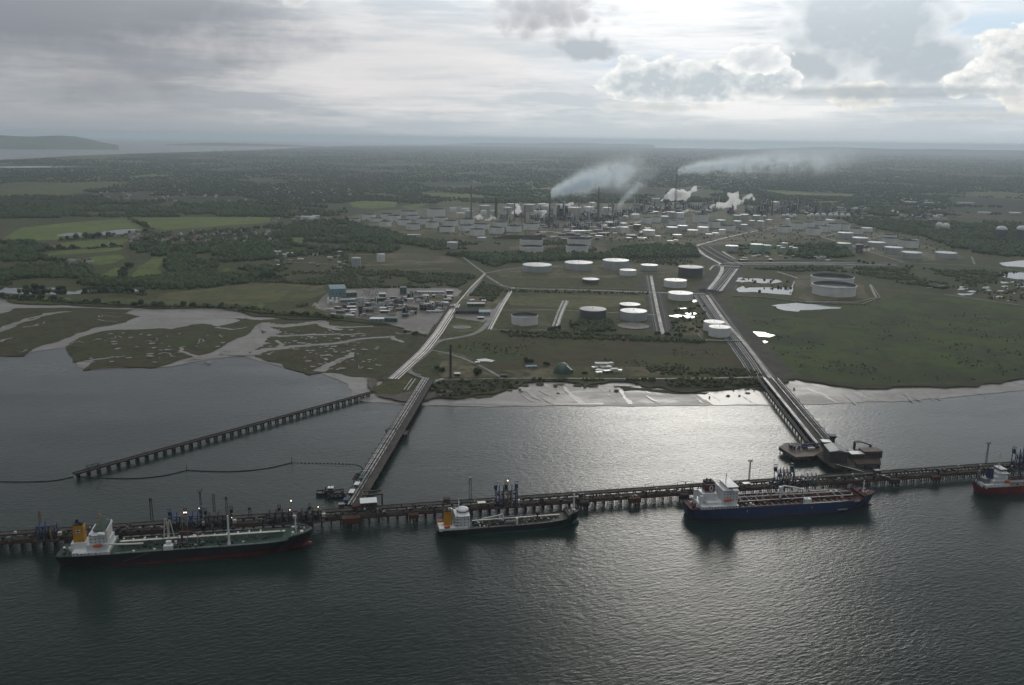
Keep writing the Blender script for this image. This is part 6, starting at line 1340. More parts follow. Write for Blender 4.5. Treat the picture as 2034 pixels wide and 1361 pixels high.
# tall thin lamp posts / masts in the works
# ------------------------------------------------------------------ pipe corridors
def corridor(line, n, wid, mats, label, z=.7, r0=.34, sleepers=10, sm=0, off=0.0):
    c = [P(a, b, LAND) for a, b in line]
    if sm: c = smooth_line(c, sm)
    o = c[0].copy(); r = empty('pipe_corridor', o, 0, label, 'pipeline', 'pipe corridors'); loc = [p-o for p in c]
    for i in range(n):
        pts = offset_line(loc, off+wid*(i/(max(1, n-1))-.5)); q = MB(); q.tube([p+Vector((0, 0, z+(i % 3)*.12)) for p in pts], r0*random.uniform(.7, 1.5), 6); q.build('pipe', MAT[mats[i % len(mats)]], r)
    q = MB()
    for a, b in zip(loc, loc[1:]):
        d = b-a; L = d.length; rz = math.atan2(d.y, d.x); nn = Vector((-d.y, d.x, 0)).normalized()*off
        for k in range(int(L/sleepers)): p = a+d*(k+.5)/max(1, int(L/sleepers))+nn; q.box(p.x, p.y, 0, .7, wid+2, max(.3, z-r0), rz)
    q.build('sleeper', MAT['concrete'], r)
corridor([(778, 754), (800, 734), (840, 697), (868, 662), (905, 605)], 13, 17, [PB, PW, PB, 'rust', PS, PB, 'steel_dark', PW, PB, PS], 'broad band of pale pipes left of the left access road', off=-2)
corridor([(905, 605), (935, 570), (962, 544)], 4, 7, [PB, PS, PB], 'narrow band of pipes beside the upper left road', off=-1)
corridor([(806, 775), (822, 753)], 2, 5, [PW], 'two short white pipes left of the left pier root'); corridor([(842, 768), (880, 753)], 3, 3, [PW], 'short bundle of white pipes slanting off the left pier root')
corridor([(976, 655), (1002, 605), (1022, 572)], 4, 6, [PW, PS, PB], 'band of white pipes right of the road past the empty tank base', off=3)
corridor([(1109, 656), (1120, 622), (1130, 598)], 5, 9, [PW, PS, PB, PW], 'short band of pale pipes between the open tank and dark tank', off=9)
corridor([(1285, 548), (1291, 585), (1298, 625), (1305, 660)], 5, 8, [PG, PB, PS], 'dark greenish pipes left of the straight crossroad'); corridor([(1308, 580), (1318, 620), (1326, 660)], 5, 10, [PB, 'steel_dark', PG], 'dark pipes right of the straight crossroad')
corridor([(1406, 588), (1440, 634), (1479, 680), (1512, 722), (1531, 752)], 14, 24, [PB, PS, 'steel_dark', PW, PB, PG, PB, 'steel_dark', PS], 'broad dark pipe corridor running from the junction to the right pier', off=-20, r0=.42)
corridor([(1398, 584), (1466, 682), (1522, 756)], 2, 3, [PS], 'pair of bright pipes left of the right corridor road', off=14)
corridor([(1444, 532), (1424, 556), (1400, 582)], 9, 34, [PS, PB, PW, 'steel_dark', PB], 'pipe corridor between the two junctions, left of centre road', off=18); corridor([(1460, 534), (1440, 558), (1418, 584)], 8, 22, [PS, PB, PW, 'steel_dark'], 'pipe corridor between the two junctions, right of centre road', off=-2)
corridor([(1388, 490), (1415, 508), (1452, 526)], 10, 46, [PB, PW, PS, 'steel_dark', PB], 'wide pipe corridor sloping down above the upper junction', off=24)
corridor([(1440, 526), (1600, 525), (1782, 527)], 9, 30, [PS, PW, PS, PB], 'long gleaming band of pipes running right from the junction', off=2); corridor([(1440, 518), (1600, 517.5), (1700, 518)], 4, 14, [PG, PB, PS], 'dull greenish pipes behind the long gleaming band')
corridor([(1470, 470), (1540, 457), (1585, 446)], 5, 14, [PB, PS, PW], 'pale pipes along the road through the right tank farm')
corridor([(1384, 664), (1397, 676), (1470, 678)], 2, 2, [PW], 'white pipe round the bund of the corridor pair of tanks'); corridor([(1600, 600), (1700, 601), (1740, 591), (1728, 567)], 2, 3, [PW], 'white pipe round the bund of the very wide tanks', off=0)
corridor([(990, 563), (1010, 568), (1100, 571), (1290, 577), (1400, 580)], 2, 2, [PB, PS], 'thin pipe pair along the far side of the straight road')
corridor([(1390, 577), (1432, 584)], 6, 26, ['steel_blue', 'steel_dark'], 'blue valve rack crossing the corridor at the lower junction', z=3.4, sleepers=12)
corridor([(1430, 528), (1475, 530)], 6, 20, ['steel_dark', 'steel_grey'], 'dark pipe bridge crossing at the upper junction', z=3.4, sleepers=12)
# bund walls
def wall(line, h, wd, label, m='concrete'):
    c = [P(a, b, LAND) for a, b in line]; o = c[0].copy(); r = empty('bund_wall', o, 0, label, 'wall'); q = MB()
    for a, b in zip(c, c[1:]): d = b-a; mid = (a+b)/2-o; q.box(mid.x, mid.y, -.3, d.length+wd, wd, h+.3, math.atan2(d.y, d.x))
    q.build('wall', MAT[m], r)
wall([(1383, 664), (1398, 678), (1472, 680)], 2.2, 1.2, 'grey bund wall round the corridor pair of tanks'); wall([(1455, 589), (1520, 592), (1600, 602), (1712, 606), (1748, 592), (1730, 566)], 2.0, 2.2, 'bund wall round the very wide tanks and ponds', 'concrete')
g = P(1258, 648, LAND); r = empty('ring_wall', g, 0, 'round shallow concrete ring in front of the big grey tank', 'ring wall'); MB().lathe(0, 0, [(30, -.5), (30, 1.4), (28.5, 1.4), (27.5, .4)], 40).build('ring', MAT['concrete'], r)
g = P(1040, 474, LAND); r = empty('earth_bank', g, .08, 'long grassy earth bank behind the stacked pairs of tanks', 'bank'); q = MB(); q.box(0, 0, -.5, 230, 34, 13, 0, .55); q.build('bank', MAT['field_marsh'], r)
# ------------------------------------------------------------------ village houses and cars
def cottage(k):
    r = empty('house', (0, 0, -500), 0, 'x', 'house', 'x'); MB().box(0, 0, -.3, 11, 8, 5.3).build('wall', MAT[['brick_red', 'clad_pale', 'paint_cream'][k]], r); MB().gable(0, 0, 5, 11, 8, 3, 0, .8).box(3.2, .8, 6.5, .9, .9, 2.6).build('roof', MAT[['roof_tile', 'roof_grey', 'roof_tile'][k]], r)
    return r
HP = [cottage(k) for k in range(3)]; hu = set()
HR = [(255, 545, 460, 484, 110, 'village below the pasture'), (545, 690, 420, 440, 34, 'hamlet left of the tank farm'), (130, 180, 518, 526, 8, 'wood at the left edge'), (200, 680, 372, 402, 90, 'distant village at left'), (1030, 1180, 384, 396, 30, 'hamlet behind the refinery'), (1740, 1940, 396, 424, 40, 'far right woods'), (640, 700, 376, 392, 10, 'fields behind the left farm')]
for x0, x1, y0, y1, n, s in HR:
    for i in range(n):
        k = random.randrange(3); lb, gp = f'small house, one of many among the trees of the {s}', f'houses of the {s}'
        if k not in hu: o = HP[k]; hu.add(k); o['label'] = lb; o['group'] = gp
        else: o = copy_thing(HP[k], lb, gp)
        f = 1.5 if y1 < 400 else 1.15
        o.location = P(random.uniform(x0, x1), random.uniform(y0, y1), LAND); o.rotation_euler.z = random.uniform(0, 3.1); o.scale = (f*random.uniform(.8, 1.5), f, f)
for i, (px, py, sx, sy, h) in enumerate([(611, 434, 60, 26, 9), (622, 437, 40, 20, 8), (628, 432, 30, 18, 8), (1808, 404, 70, 30, 10), (1845, 405, 50, 25, 9), (1918, 405, 90, 30, 9), (560, 511, 24, 16, 9), (577, 508, 22, 16, 9), (553, 505, 24, 14, 9), (1955, 425, 60, 30, 9), (2015, 426, 50, 40, 10)]):
    simple_house('warehouse', P(px, py, LAND), sx, sy, h, random.uniform(-.2, .2), 'clad_pale', 'roof_bright', ['gleaming roofed warehouse left of the tank farm, leftmost', 'gleaming roofed warehouse left of the tank farm, front', 'gleaming roofed warehouse left of the tank farm, rear', 'pale warehouse in far right woods, leftmost of three', 'pale warehouse in far right woods, middle of three', 'pale warehouse in far right woods, rightmost of three', 'white roofed block in the village works, middle one', 'white roofed block in the village works, right one', 'white roofed block in the village works, left one', 'pale warehouse near the far right edge, left one', 'pale warehouse near the far right edge, right one'][i], 'warehouse', None, 0, False)
mat('car_white', (0.65, 0.65, 0.66), 0.3, var=.05); mat('car_dark', (0.03, 0.032, 0.036), 0.3, var=.05); mat('car_silver', (0.34, 0.35, 0.36), 0.3, .3, var=.05); mat('car_red', (0.25, 0.03, 0.025), 0.3, var=.05); mat('car_blue', (0.03, 0.06, 0.16), 0.3, var=.05)
def car_proto(m):
    r = empty('parked_car', (0, 0, -500), 0, 'x', 'car', 'x'); MB().box(0, 0, .35, 4.3, 1.75, .65, 0, .96).build('body', MAT[m], r); MB().box(-.2, 0, 1.0, 2.5, 1.6, .5, 0, .8).build('cabin', MAT['glass_dark'], r)
    for x in (-1.35, 1.35):
        for y in (-.8, .8): q = MB(); q.bar((x, y-.1, .33), (x, y+.1, .33), .33, 10); q.build('wheel', MAT['soot'], r)
    return r
CPR = [car_proto(m) for m in ('car_white', 'car_dark', 'car_silver', 'car_red', 'car_blue')]; cu = set()
def put_car(x, y, rz, lb, gp, k=None):
    k = random.choice([0, 0, 1, 2, 2, 3, 4]) if k is None else k
    if k not in cu: o = CPR[k]; cu.add(k); o['label'] = lb; o['group'] = gp
    else: o = copy_thing(CPR[k], lb, gp)
    o.location = (x, y, LAND+.35); o.rotation_euler.z = rz
for row in range(7):
    for i in range(15):
        if random.random() < .18: continue
        q = P(722+i*3.3-row*.6, 574+row*2.5, LAND); put_car(q.x, q.y, 1.57+random.uniform(-.05, .05), 'parked car in the plant car park behind the chemical works', 'cars in the plant car park')
for i in range(16): q = P(836+i*5.2, 492-i*1.35, LAND); put_car(q.x, q.y+random.uniform(-6, 6), .4, 'parked car beside the lane left of the lone grey tank', 'cars beside the lane')
for i, (px, py) in enumerate(((886, 636), (921, 594), (930, 586), (866, 672), (979, 626))): q = P(px, py, LAND); put_car(q.x+2, q.y, 1.3, ['car on the left access road by the yard', 'car on the left access road by the brick house', 'car farthest up the left access road', 'car on the left access road near the marsh', 'car on the wide road by the right hand yard'][i], 'cars on the roads')
for k, o in enumerate(CPR):
    if k not in cu: bpy.data.objects.remove(o)
# ================================================================== TREES
def leaf_mat(name, c1, c2, c3):
    m, tt, b, pos = raw(name); geo = new(tt, 'ShaderNodeNewGeometry'); n = noise(tt, pos, 0.004, 4, 0.6); n2 = noise(tt, pos, 0.4, 3, 0.6)
    put(tt, b.inputs['Base Color'], ramp(tt, (X(tt, geo.outputs['Random Per Island'])*0.6+n*0.75-0.18+(n2-0.5)*0.3).clamp(), [(0.0, c1), (0.5, c2), (1.0, c3)]))
    b.inputs['Roughness'].default_value = 0.8; b.inputs['Specular IOR Level'].default_value = 0.2
leaf_mat('leaf_wood', (0.020, 0.036, 0.012), (0.036, 0.060, 0.018), (0.070, 0.088, 0.026)); leaf_mat('leaf_scrub', (0.036, 0.046, 0.019), (0.058, 0.070, 0.027), (0.085, 0.088, 0.040)); leaf_mat('leaf_far', (0.020, 0.033, 0.014), (0.032, 0.047, 0.018), (0.056, 0.070, 0.026))
mat('bark', (0.055, 0.045, 0.034), 0.9, var=0.3)
import bmesh
def lump(sub, seed, flat=.85, amp=.42):
    bm = bmesh.new(); bmesh.ops.create_icosphere(bm, subdivisions=sub, radius=1.0); off = Vector((seed*7.1, seed*3.3, seed))
    for v in bm.verts:
        k = 1+amp*mnoise.noise(v.co*1.7+off)+amp*.6*mnoise.noise(v.co*4.1+off); v.co = v.co*k; v.co.z *= flat
        if v.co.z < -.45: v.co.z = -.45-(v.co.z+.45)*-.2
    V = np.array([v.co[:] for v in bm.verts], dtype=np.float32); Fc = np.array([[v.index for v in f.verts] for f in bm.faces], dtype=np.int32); bm.free(); return V, Fc
def scatter(name, pts, protos, m, label):
    """one mesh of many lumpy crowns (a wood nobody could count)"""
    pts = np.array(pts, dtype=np.float32); n = len(pts); which = RNG.integers(0, len(protos), n); vs, fs, base = [], [], 0
    for k, (V, Fc) in enumerate(protos):
        p = pts[which == k]
        if not len(p): continue
        a = RNG.uniform(0, 6.283, len(p)).astype(np.float32); c, s = np.cos(a)[:, None], np.sin(a)[:, None]
        X_ = (V[None, :, 0]*c-V[None, :, 1]*s)*p[:, 3:4]; Y_ = (V[None, :, 0]*s+V[None, :, 1]*c)*p[:, 3:4]; Z_ = V[None, :, 2]*p[:, 4:5]
        W_ = np.stack([X_+p[:, 0:1], Y_+p[:, 1:2], Z_+p[:, 2:3]], -1).reshape(-1, 3)
        F_ = (Fc[None]+(np.arange(len(p))*len(V))[:, None, None]).reshape(-1, 3)+base; base += len(W_); vs.append(W_); fs.append(F_)
    Vv = np.concatenate(vs); Ff = np.concatenate(fs).astype(np.int32); me = bpy.data.meshes.new(name)
    me.vertices.add(len(Vv)); me.vertices.foreach_set('co', Vv.ravel()); me.loops.add(Ff.size); me.loops.foreach_set('vertex_index', Ff.ravel())
    me.polygons.add(len(Ff)); me.polygons.foreach_set('loop_start', np.arange(0, Ff.size, 3, dtype=np.int32)); me.polygons.foreach_set('loop_total', np.full(len(Ff), 3, dtype=np.int32))
    me.update(calc_edges=True); me.validate(); me.materials.append(MAT[m]); o = link(name, me); tag(o, label, 'woodland', None, 'stuff'); return o
def inside(poly, x, y):
    r = False; j = len(poly)-1
    for i in range(len(poly)):
        (xi, yi), (xj, yj) = poly[i], poly[j]
        if (yi > y) != (yj > y) and x < (xj-xi)*(y-yi)/(yj-yi)+xi: r = not r
        j = i
    return r
CLEAR = [[(5, 477), (45, 452), (110, 445), (245, 434), (283, 449), (300, 455), (280, 466), (200, 471), (110, 476), (40, 479)], [(258, 433), (400, 431), (538, 432), (535, 442), (460, 447), (400, 452), (330, 457), (300, 452)], [(100, 490), (130, 482), (200, 477), (255, 475), (245, 485), (190, 490), (140, 493)], [(90, 505), (130, 497), (240, 492), (238, 497), (170, 503), (95, 508)],
    [(690, 402), (720, 399), (792, 401), (785, 411), (740, 415), (700, 411)], [(830, 383), (930, 386), (1000, 391), (1040, 396), (930, 395), (860, 391)], [(150, 515), (200, 508), (240, 505), (250, 512), (230, 522), (200, 528), (160, 520)], [(195, 552), (212, 541), (230, 531), (242, 533), (234, 547), (212, 553)], [(262, 545), (278, 528), (300, 512), (330, 509), (326, 520), (315, 531), (323, 540), (300, 552), (272, 553)],
    [(575, 473), (605, 472), (608, 478), (588, 485)], [(625, 472), (648, 471), (648, 476), (630, 477)], [(660, 470), (681, 470), (682, 475), (662, 475)], [(500, 531), (523, 522), (525, 526), (507, 534)], [(430, 545), (450, 532), (458, 535), (446, 548)], [(795, 410), (838, 403), (850, 405), (835, 412), (815, 415)], [(255, 350), (300, 347), (345, 348), (300, 352), (262, 353)], [(1500, 376), (1640, 382), (1700, 386), (1690, 392), (1560, 388)], [(0, 568), (285, 570), (285, 582), (0, 586)], [(1610, 400), (1672, 399), (1660, 404), (1620, 404)],
    [(-300, 334), (-300, 329), (175, 330), (175, 334)], [(110, 470), (110, 460), (290, 452), (290, 462)],
    [(690, 505), (780, 502), (920, 510), (960, 520), (960, 530), (800, 533), (700, 530)], [(560, 512), (640, 508), (690, 520), (640, 540), (570, 538)]]
def wood(poly, n, size, thr=-1.0, fr=0.004, far=False):
    xs = [p[0] for p in poly]; ys = [p[1] for p in poly]; out = []; tries = 0
    while len(out) < n and tries < n*14:
        tries += 1; x, y = random.uniform(min(xs), max(xs)), random.uniform(min(ys), max(ys))
        if not inside(poly, x, y) or any(inside(c, x, y) for c in CLEAR): continue
        p = P(x, y, LAND)
        if mnoise.noise(Vector((p.x*fr, p.y*fr*(.8 if far else 1), 3.3)))+.5*mnoise.noise(Vector((p.x*fr*3.1, p.y*fr*3.1, 9))) < thr: continue
        d = math.hypot(p.x, p.y); s = random.uniform(*size)
        if far: s = max(s, d*0.0010*random.uniform(.6, 1.5)); h = min(s, random.uniform(7, 13))
        else: h = s*random.uniform(.8, 1.5)
        out.append((p.x, p.y, LAND+h*.42, s, h))
    return out
LN = [lump(2, k) for k in range(6)]; LF = [lump(1, k+20, .8, .3) for k in range(5)]
WA = [(-200, 478), (60, 482), (95, 490), (85, 505), (90, 515), (150, 520), (180, 532), (190, 552), (210, 556), (260, 556), (300, 556), (340, 545), (330, 530), (328, 512), (300, 508), (260, 500), (260, 480), (300, 468), (400, 462), (540, 450), (560, 432), (650, 425), (700, 432), (705, 444), (740, 458), (790, 468), (830, 478), (800, 490), (770, 505), (700, 500), (640, 505), (600, 515), (560, 540), (520, 548), (480, 552), (440, 560), (380, 570), (330, 573), (280, 568), (200, 566), (100, 565), (-200, 570)]
near = wood(WA, 6400, (4.2, 8.5), -.22, .006)
near += wood([(150, 566), (300, 556), (360, 540), (520, 546), (560, 552), (500, 562), (380, 576), (280, 575)], 500, (3.5, 7))
near += wood([(880, 504), (1010, 506), (1200, 506), (1240, 490), (1380, 489), (1390, 512), (1240, 514), (1140, 517), (1010, 522), (985, 530), (960, 524), (920, 514)], 1700, (4.5, 8), -.3)
near += wood([(1640, 428), (1760, 434), (1900, 440), (2200, 450), (2200, 530), (1970, 520), (1905, 498), (1840, 472), (1760, 458), (1700, 446)], 4200, (4.5, 9), -.25)
near += wood([(1590, 488), (1660, 486), (1700, 510), (1600, 514), (1560, 506)], 420, (4, 8)); near += wood([(690, 440), (735, 452), (830, 476), (870, 484), (850, 492), (700, 470)], 900, (5, 9))
near += wood([(380, 400), (560, 404), (680, 416), (700, 428), (560, 431), (400, 430), (-200, 436), (-200, 404)], 3200, (6, 11), -.15)
near += wood([(960, 385), (1300, 392), (1560, 404), (1760, 414), (1900, 428), (1760, 430), (1620, 416), (1400, 402), (1180, 400), (960, 404)], 2200, (7, 12), -.1)
scrub = wood([(650, 542), (760, 538), (930, 545), (945, 552), (905, 572), (660, 572)], 1500, (1.8, 4.4), -.1, .012); scrub += wood([(480, 548), (660, 545), (650, 566), (560, 562), (480, 562)], 700, (1.8, 4.2), -.1, .012)
scrub += wood([(505, 600), (620, 590), (640, 600), (560, 618), (500, 618)], 380, (1.6, 3.6), -.1, .012); scrub += wood([(960, 562), (1000, 575), (980, 600), (930, 590)], 420, (1.6, 3.6), -.2, .012)
scrub += wood([(1480, 534), (1620, 529), (1900, 536), (2034, 540), (1960, 560), (1880, 575), (1760, 560), (1700, 543), (1600, 541)], 1500, (1.6, 3.8), -.05, .012)
scrub += wood([(1130, 640), (1215, 638), (1225, 658), (1140, 660)], 320, (1.8, 4.2)); scrub += wood([(1010, 664), (1400, 676), (1400, 682), (1010, 669)], 330, (1.4, 3.2)); scrub += wood([(1285, 500), (1380, 520), (1360, 528), (1240, 522)], 240, (1.8, 3.6))
scrub += wood([(1450, 610), (1600, 605), (1760, 605), (2100, 640), (2100, 742), (1900, 758), (1700, 758), (1600, 746), (1545, 700)], 420, (.6, 1.6), .12, .012); scrub += wood([(880, 690), (1000, 670), (1200, 674), (1480, 704), (1515, 742), (1120, 724), (960, 712)], 200, (.6, 1.5), .12, .012)
scrub += wood([(1280, 728), (1500, 735), (1520, 748), (1300, 748)], 260, (1.2, 2.8), -.1, .012); scrub += wood([(1000, 575), (1290, 582), (1290, 586), (1000, 580)], 160, (1.2, 2.6)); scrub += wood([(840, 478), (1040, 478), (1200, 484), (1180, 500), (1010, 504), (860, 500)], 700, (2.5, 5.5), 0)
scrub += wood([(1440, 486), (1600, 484), (1660, 496), (1600, 512), (1450, 506)], 340, (1.8, 4), .05, .012)
for line, n in (([(0, 590), (60, 596), (130, 600), (200, 604), (300, 609), (400, 609), (470, 612)], 420), ([(258, 434), (283, 449), (298, 455)], 60), ([(110, 478), (180, 473), (255, 467), (300, 460)], 130), ([(95, 496), (150, 494), (240, 489)], 90), ([(160, 583), (220, 579), (290, 586)], 110), ([(40, 578), (70, 576), (115, 579), (130, 577)], 70), ([(480, 616), (520, 622), (600, 628), (680, 632)], 240), ([(1000, 660), (1150, 664), (1380, 676)], 150)):
    for _ in range(n):
        f = random.uniform(0, len(line)-1.001); a_ = int(f); k = f-a_; p = P(lerp(line[a_][0], line[a_+1][0], k)+random.gauss(0, 4), lerp(line[a_][1], line[a_+1][1], k)+random.gauss(0, .9), LAND); s_ = random.uniform(1.4, 4.4); scrub.append((p.x, p.y, LAND+s_*.4, s_, s_*random.uniform(.8, 1.3)))
for poly, n in (([(1466, 552), (1575, 554), (1578, 588), (1462, 586)], 26), ([(850, 758), (1040, 755), (1035, 759), (1000, 772), (900, 788), (860, 788)], 110), ([(1300, 755), (1560, 752), (1540, 762), (1400, 772), (1310, 766)], 150), ([(1040, 754), (1300, 754), (1300, 757), (1040, 756)], 40), ([(545, 505), (700, 500), (760, 520), (700, 545), (580, 545)], 330), ([(1335, 606), (1400, 606), (1400, 660), (1330, 660)], 90), ([(1885, 556), (2060, 556), (2060, 604), (1960, 592)], 120), ([(700, 436), (1060, 440), (1060, 474), (900, 468)], 260), ([(1200, 446), (1420, 446), (1420, 486), (1200, 480)], 260), ([(1430, 446), (1880, 450), (1900, 515), (1640, 486), (1450, 480)], 420)): scrub += wood(poly, n, (1.2, 3.6), -.3, .02)
scatter('woodland', near, LN, 'leaf_wood', 'dark broadleaf woods spread over the plain around fields and tank farms'); scatter('scrub', scrub, LN, 'leaf_scrub', 'low scrub and gorse on the marsh edge and waste ground')
farw = []
for y0, y1, n, thr in ((291, 300, 2600, -.25), (300, 312, 3800, -.2), (312, 330, 5200, -.15), (330, 352, 6500, -.12), (352, 378, 7000, -.08), (378, 404, 6000, -.05)):
    farw += wood([(-150, max(y0, 320)), (0, max(y0, 319)), (300, max(y0, 305)), (600, max(y0, 294)), (2200, y0), (2200, y1), (-150, max(y1, 322))], n, (6, 10), thr, .0011, True)
for y0, y1, n in ((318, 345, 2600), (345, 375, 2600), (375, 425, 2600)): farw += wood([(1450, y0), (2300, y0), (2300, y1+8), (1560, y1)], n, (6, 11), -.12, .0013, True)
scatter('distant_woodland', farw, LF, 'leaf_far', 'distant woods and hedges running out to the horizon')
# single trees that stand apart: along hedges, field corners and the shore path
def leaf_crown(seed):
    rnd = random.Random(seed); q = MB(); lobes = [(rnd.uniform(-.5, .5), rnd.uniform(-.5, .5), rnd.uniform(.55, 1.15), rnd.uniform(.38, .62)) for _ in range(8)]
    for x, y, z, r in lobes:
        for _ in range(42):
            d = Vector((rnd.gauss(0, 1), rnd.gauss(0, 1), rnd.gauss(0, 1))).normalized(); p = Vector((x, y, z))+d*r*rnd.uniform(.7, 1.05); s = rnd.uniform(.07, .17)
            a = d.orthogonal().normalized(); b = d.cross(a); k = rnd.uniform(0, 6.28); a, b = a*math.cos(k)+b*math.sin(k), b*math.cos(k)-a*math.sin(k); a = (a+d*rnd.uniform(-.6, .6)).normalized()
            q.add([p-a*s-b*s, p+a*s-b*s, p+a*s+b*s, p-a*s+b*s], [(0, 1, 2, 3)])
    return q
TP = []
for k in range(4):
    r = empty('broadleaf_tree', (0, 0, -500), 0, 'x', 'tree', 'x'); t_ = MB(); t_.lathe(0, 0, [(.09, -.05), (.06, .3), (.045, .6)], 8)
    for i in range(5): a = i*1.26; t_.bar((0, 0, .35+.05*i), (.38*math.cos(a), .38*math.sin(a), .75+.05*i), .022, 5)
    t_.build('trunk', MAT['bark'], r); leaf_crown(k).build('crown', MAT['leaf_wood'], r); TP.append(r)
tu = set()
def tree(px, py, s, lb, gp):
    k = random.randrange(4)
    if k not in tu: o = TP[k]; tu.add(k); o['label'] = lb; o['group'] = gp
    else: o = copy_thing(TP[k], lb, gp)
    o.location = P(px, py, LAND); o.rotation_euler.z = random.uniform(0, 6); o.scale = (s, s, s*random.uniform(.85, 1.15))
TL = [([(0, 590), (60, 596), (130, 600), (200, 604), (300, 609), (400, 609), (470, 612)], 34, (4, 8), 'on the bank above the saltmarsh channel at left'), ([(258, 434), (270, 441), (283, 449), (298, 455)], 9, (7, 11), 'in the hedge between the two large pastures'), ([(110, 478), (180, 473), (255, 467), (300, 460)], 14, (7, 11), 'along the near edge of the large pasture'), ([(95, 496), (150, 494), (240, 489)], 12, (6, 9), 'in the hedge between two small strips of pasture'),
    ([(160, 583), (220, 579), (250, 582), (290, 586)], 8, (6, 10), 'on the spit beyond the left lagoon'), ([(40, 578), (70, 576), (115, 579), (130, 577)], 8, (6, 9), 'on the small islands of the left lagoon'), ([(255, 530), (262, 540), (240, 556), (250, 525)], 7, (8, 12), 'between the two bright meadows'), ([(480, 616), (520, 622), (600, 628), (680, 632)], 16, (3, 6), 'along the path behind the marsh creeks'), ([(795, 662), (812, 664), (830, 668)], 5, (3.5, 5), 'beside the corner where the plant meets the marsh'),
    ([(1300, 664), (1340, 668), (1380, 672)], 6, (3.5, 5.5), 'in the hedge below the crossroad'), ([(870, 735), (878, 742), (864, 728)], 5, (3, 5), 'beside the loop road by the lattice chimney'), ([(946, 747), (950, 742)], 3, (5, 7), 'right of the lattice chimney yard'), ([(1080, 660), (1130, 652), (1160, 648)], 7, (4, 6), 'between the open tank and the ring wall'), ([(520, 556), (545, 552), (500, 559)], 8, (8, 13), 'on the dark mound at the edge of the village works'), ([(1700, 522), (1760, 528), (1840, 534)], 8, (4, 6), 'under the long gleaming band of pipes'), ([(1030, 716), (1060, 722), (1090, 728)], 7, (3, 5), 'on the shore track near the blue shed')]
for line, n, sz, s in TL:
    for i in range(n):
        f = random.uniform(0, len(line)-1.001); a_ = int(f); p = line[a_]; q_ = line[a_+1]; k = f-a_
        tree(lerp(p[0], q_[0], k)+random.uniform(-4, 4), lerp(p[1], q_[1], k)+random.uniform(-.8, .8), random.uniform(*sz), 'single broadleaf tree standing '+s, 'trees '+s)
# ================================================================== STEAM AND SMOKE
def steam_mat(name, dens, col=(1, 1, 1), g=.6):
    m = bpy.data.materials.new(name); m.use_nodes = True; tt = m.node_tree; tt.nodes.clear(); v = new(tt, 'ShaderNodeVolumePrincipled'); v.inputs['Color'].default_value = (*col, 1); v.inputs['Density'].default_value = dens; v.inputs['Anisotropy'].default_value = g
    tt.links.new(v.outputs[0], new(tt, 'ShaderNodeOutputMaterial').inputs['Volume']); MAT[name] = m
steam_mat('steam', 0.085, (1, 1, .995), .84)
def steam(name, puffs, label, vox=6.0, disp=14.0, m='steam', z=None):
    """puffs: px, py, radius px at the range of the first puff's ground row"""
    base = P(*z, LAND); d = math.hypot(base.x, base.y); k = math.sqrt(d*d+H*H)/FPX; q = MB(); o0 = None
    for px, py, r in puffs:
        dr = FW+RV*((px-CX)/FPX)-UV*((py-CY)/FPX); t_ = d/math.hypot(dr.x, dr.y); c = Vector((dr.x*t_, dr.y*t_, H+dr.z*t_))
        if o0 is None: o0 = c
        c = c-o0; q.ball(c.x, c.y+random.uniform(-1, 1)*r*k*.5, c.z, r*k*1.22, 14, 10)
    o = q.build(name, MAT[m]); o.location = o0; tag(o, label, 'steam', None, 'stuff')
    md = o.modifiers.new('merge', 'REMESH'); md.mode = 'VOXEL'; md.voxel_size = vox
    tx = bpy.data.textures.new('billow', 'CLOUDS'); tx.noise_scale = disp*1.6; tx.noise_depth = 4
    dm = o.modifiers.new('billow', 'DISPLACE'); dm.texture = tx; dm.strength = disp*2.0; dm.mid_level = .52; dm.texture_coords = 'LOCAL'
    return o
steam('steam_cloud', [(1316, 398, 2.5), (1322, 393, 4), (1329, 388, 6), (1337, 385, 8), (1346, 386, 9), (1355, 385, 8), (1363, 387, 6.5), (1370, 386, 4.5), (1376, 378, 4.5), (1381, 373, 4), (1383, 378, 3), (1362, 394, 4), (1350, 393, 6), (1338, 393, 6)], 'large white steam cloud round the dark stack right of centre', 7, 16, z=(1330, 414))
steam('steam_cloud', [(1414, 411, 2.5), (1420, 409, 4), (1428, 408, 4.5), (1437, 408, 5), (1446, 407, 6), (1453, 402, 7), (1456, 394, 6.5), (1450, 388, 5), (1462, 389, 5), (1467, 400, 5), (1458, 411, 5), (1466, 384, 3)], 'white billowing steam right of the large steam cloud', 6, 14, z=(1440, 418))
steam('steam_cloud', [(1475, 404, 2), (1476, 399, 2.5), (1478, 394, 2.5), (1486, 391, 4), (1491, 388, 3.5), (1497, 395, 2.5)], 'small ragged steam puff beside the tall thin grey stack', 5, 8, z=(1480, 416))
steam('steam_cloud', [(1022, 421, 3.5), (1028, 419, 4.5), (1031, 412, 4), (1027, 408, 3.5), (1019, 422, 3), (1034, 420, 3), (1028, 425, 3)], 'white steam rising by the thin grey stack', 5, 9, z=(1024, 436))
steam('steam_cloud', [(942, 432.5, 2), (947, 431, 3), (952, 429, 3.5), (957, 433, 3), (950, 434, 3)], 'low white steam above the left tank farm, left puff', 4, 6, z=(950, 437)); steam('steam_cloud', [(966, 437, 2.5), (971, 437, 3), (975, 428, 2), (976, 433, 3), (983, 433, 2.5)], 'low white steam above the left tank farm, right puff', 4, 6, z=(974, 439))
steam('steam_cloud', [(1075, 431, 2), (1078, 427, 2.5), (1081, 423, 2.5), (1085, 422, 2)], 'short white steam jet left of the smoking stack', 4, 5, z=(1078, 440)); steam('steam_cloud', [(1116, 409, 3), (1124, 408, 3), (1131, 407, 3.4), (1137, 404, 3)], 'white steam lying over the big dark block', 4, 6, z=(1117, 437))
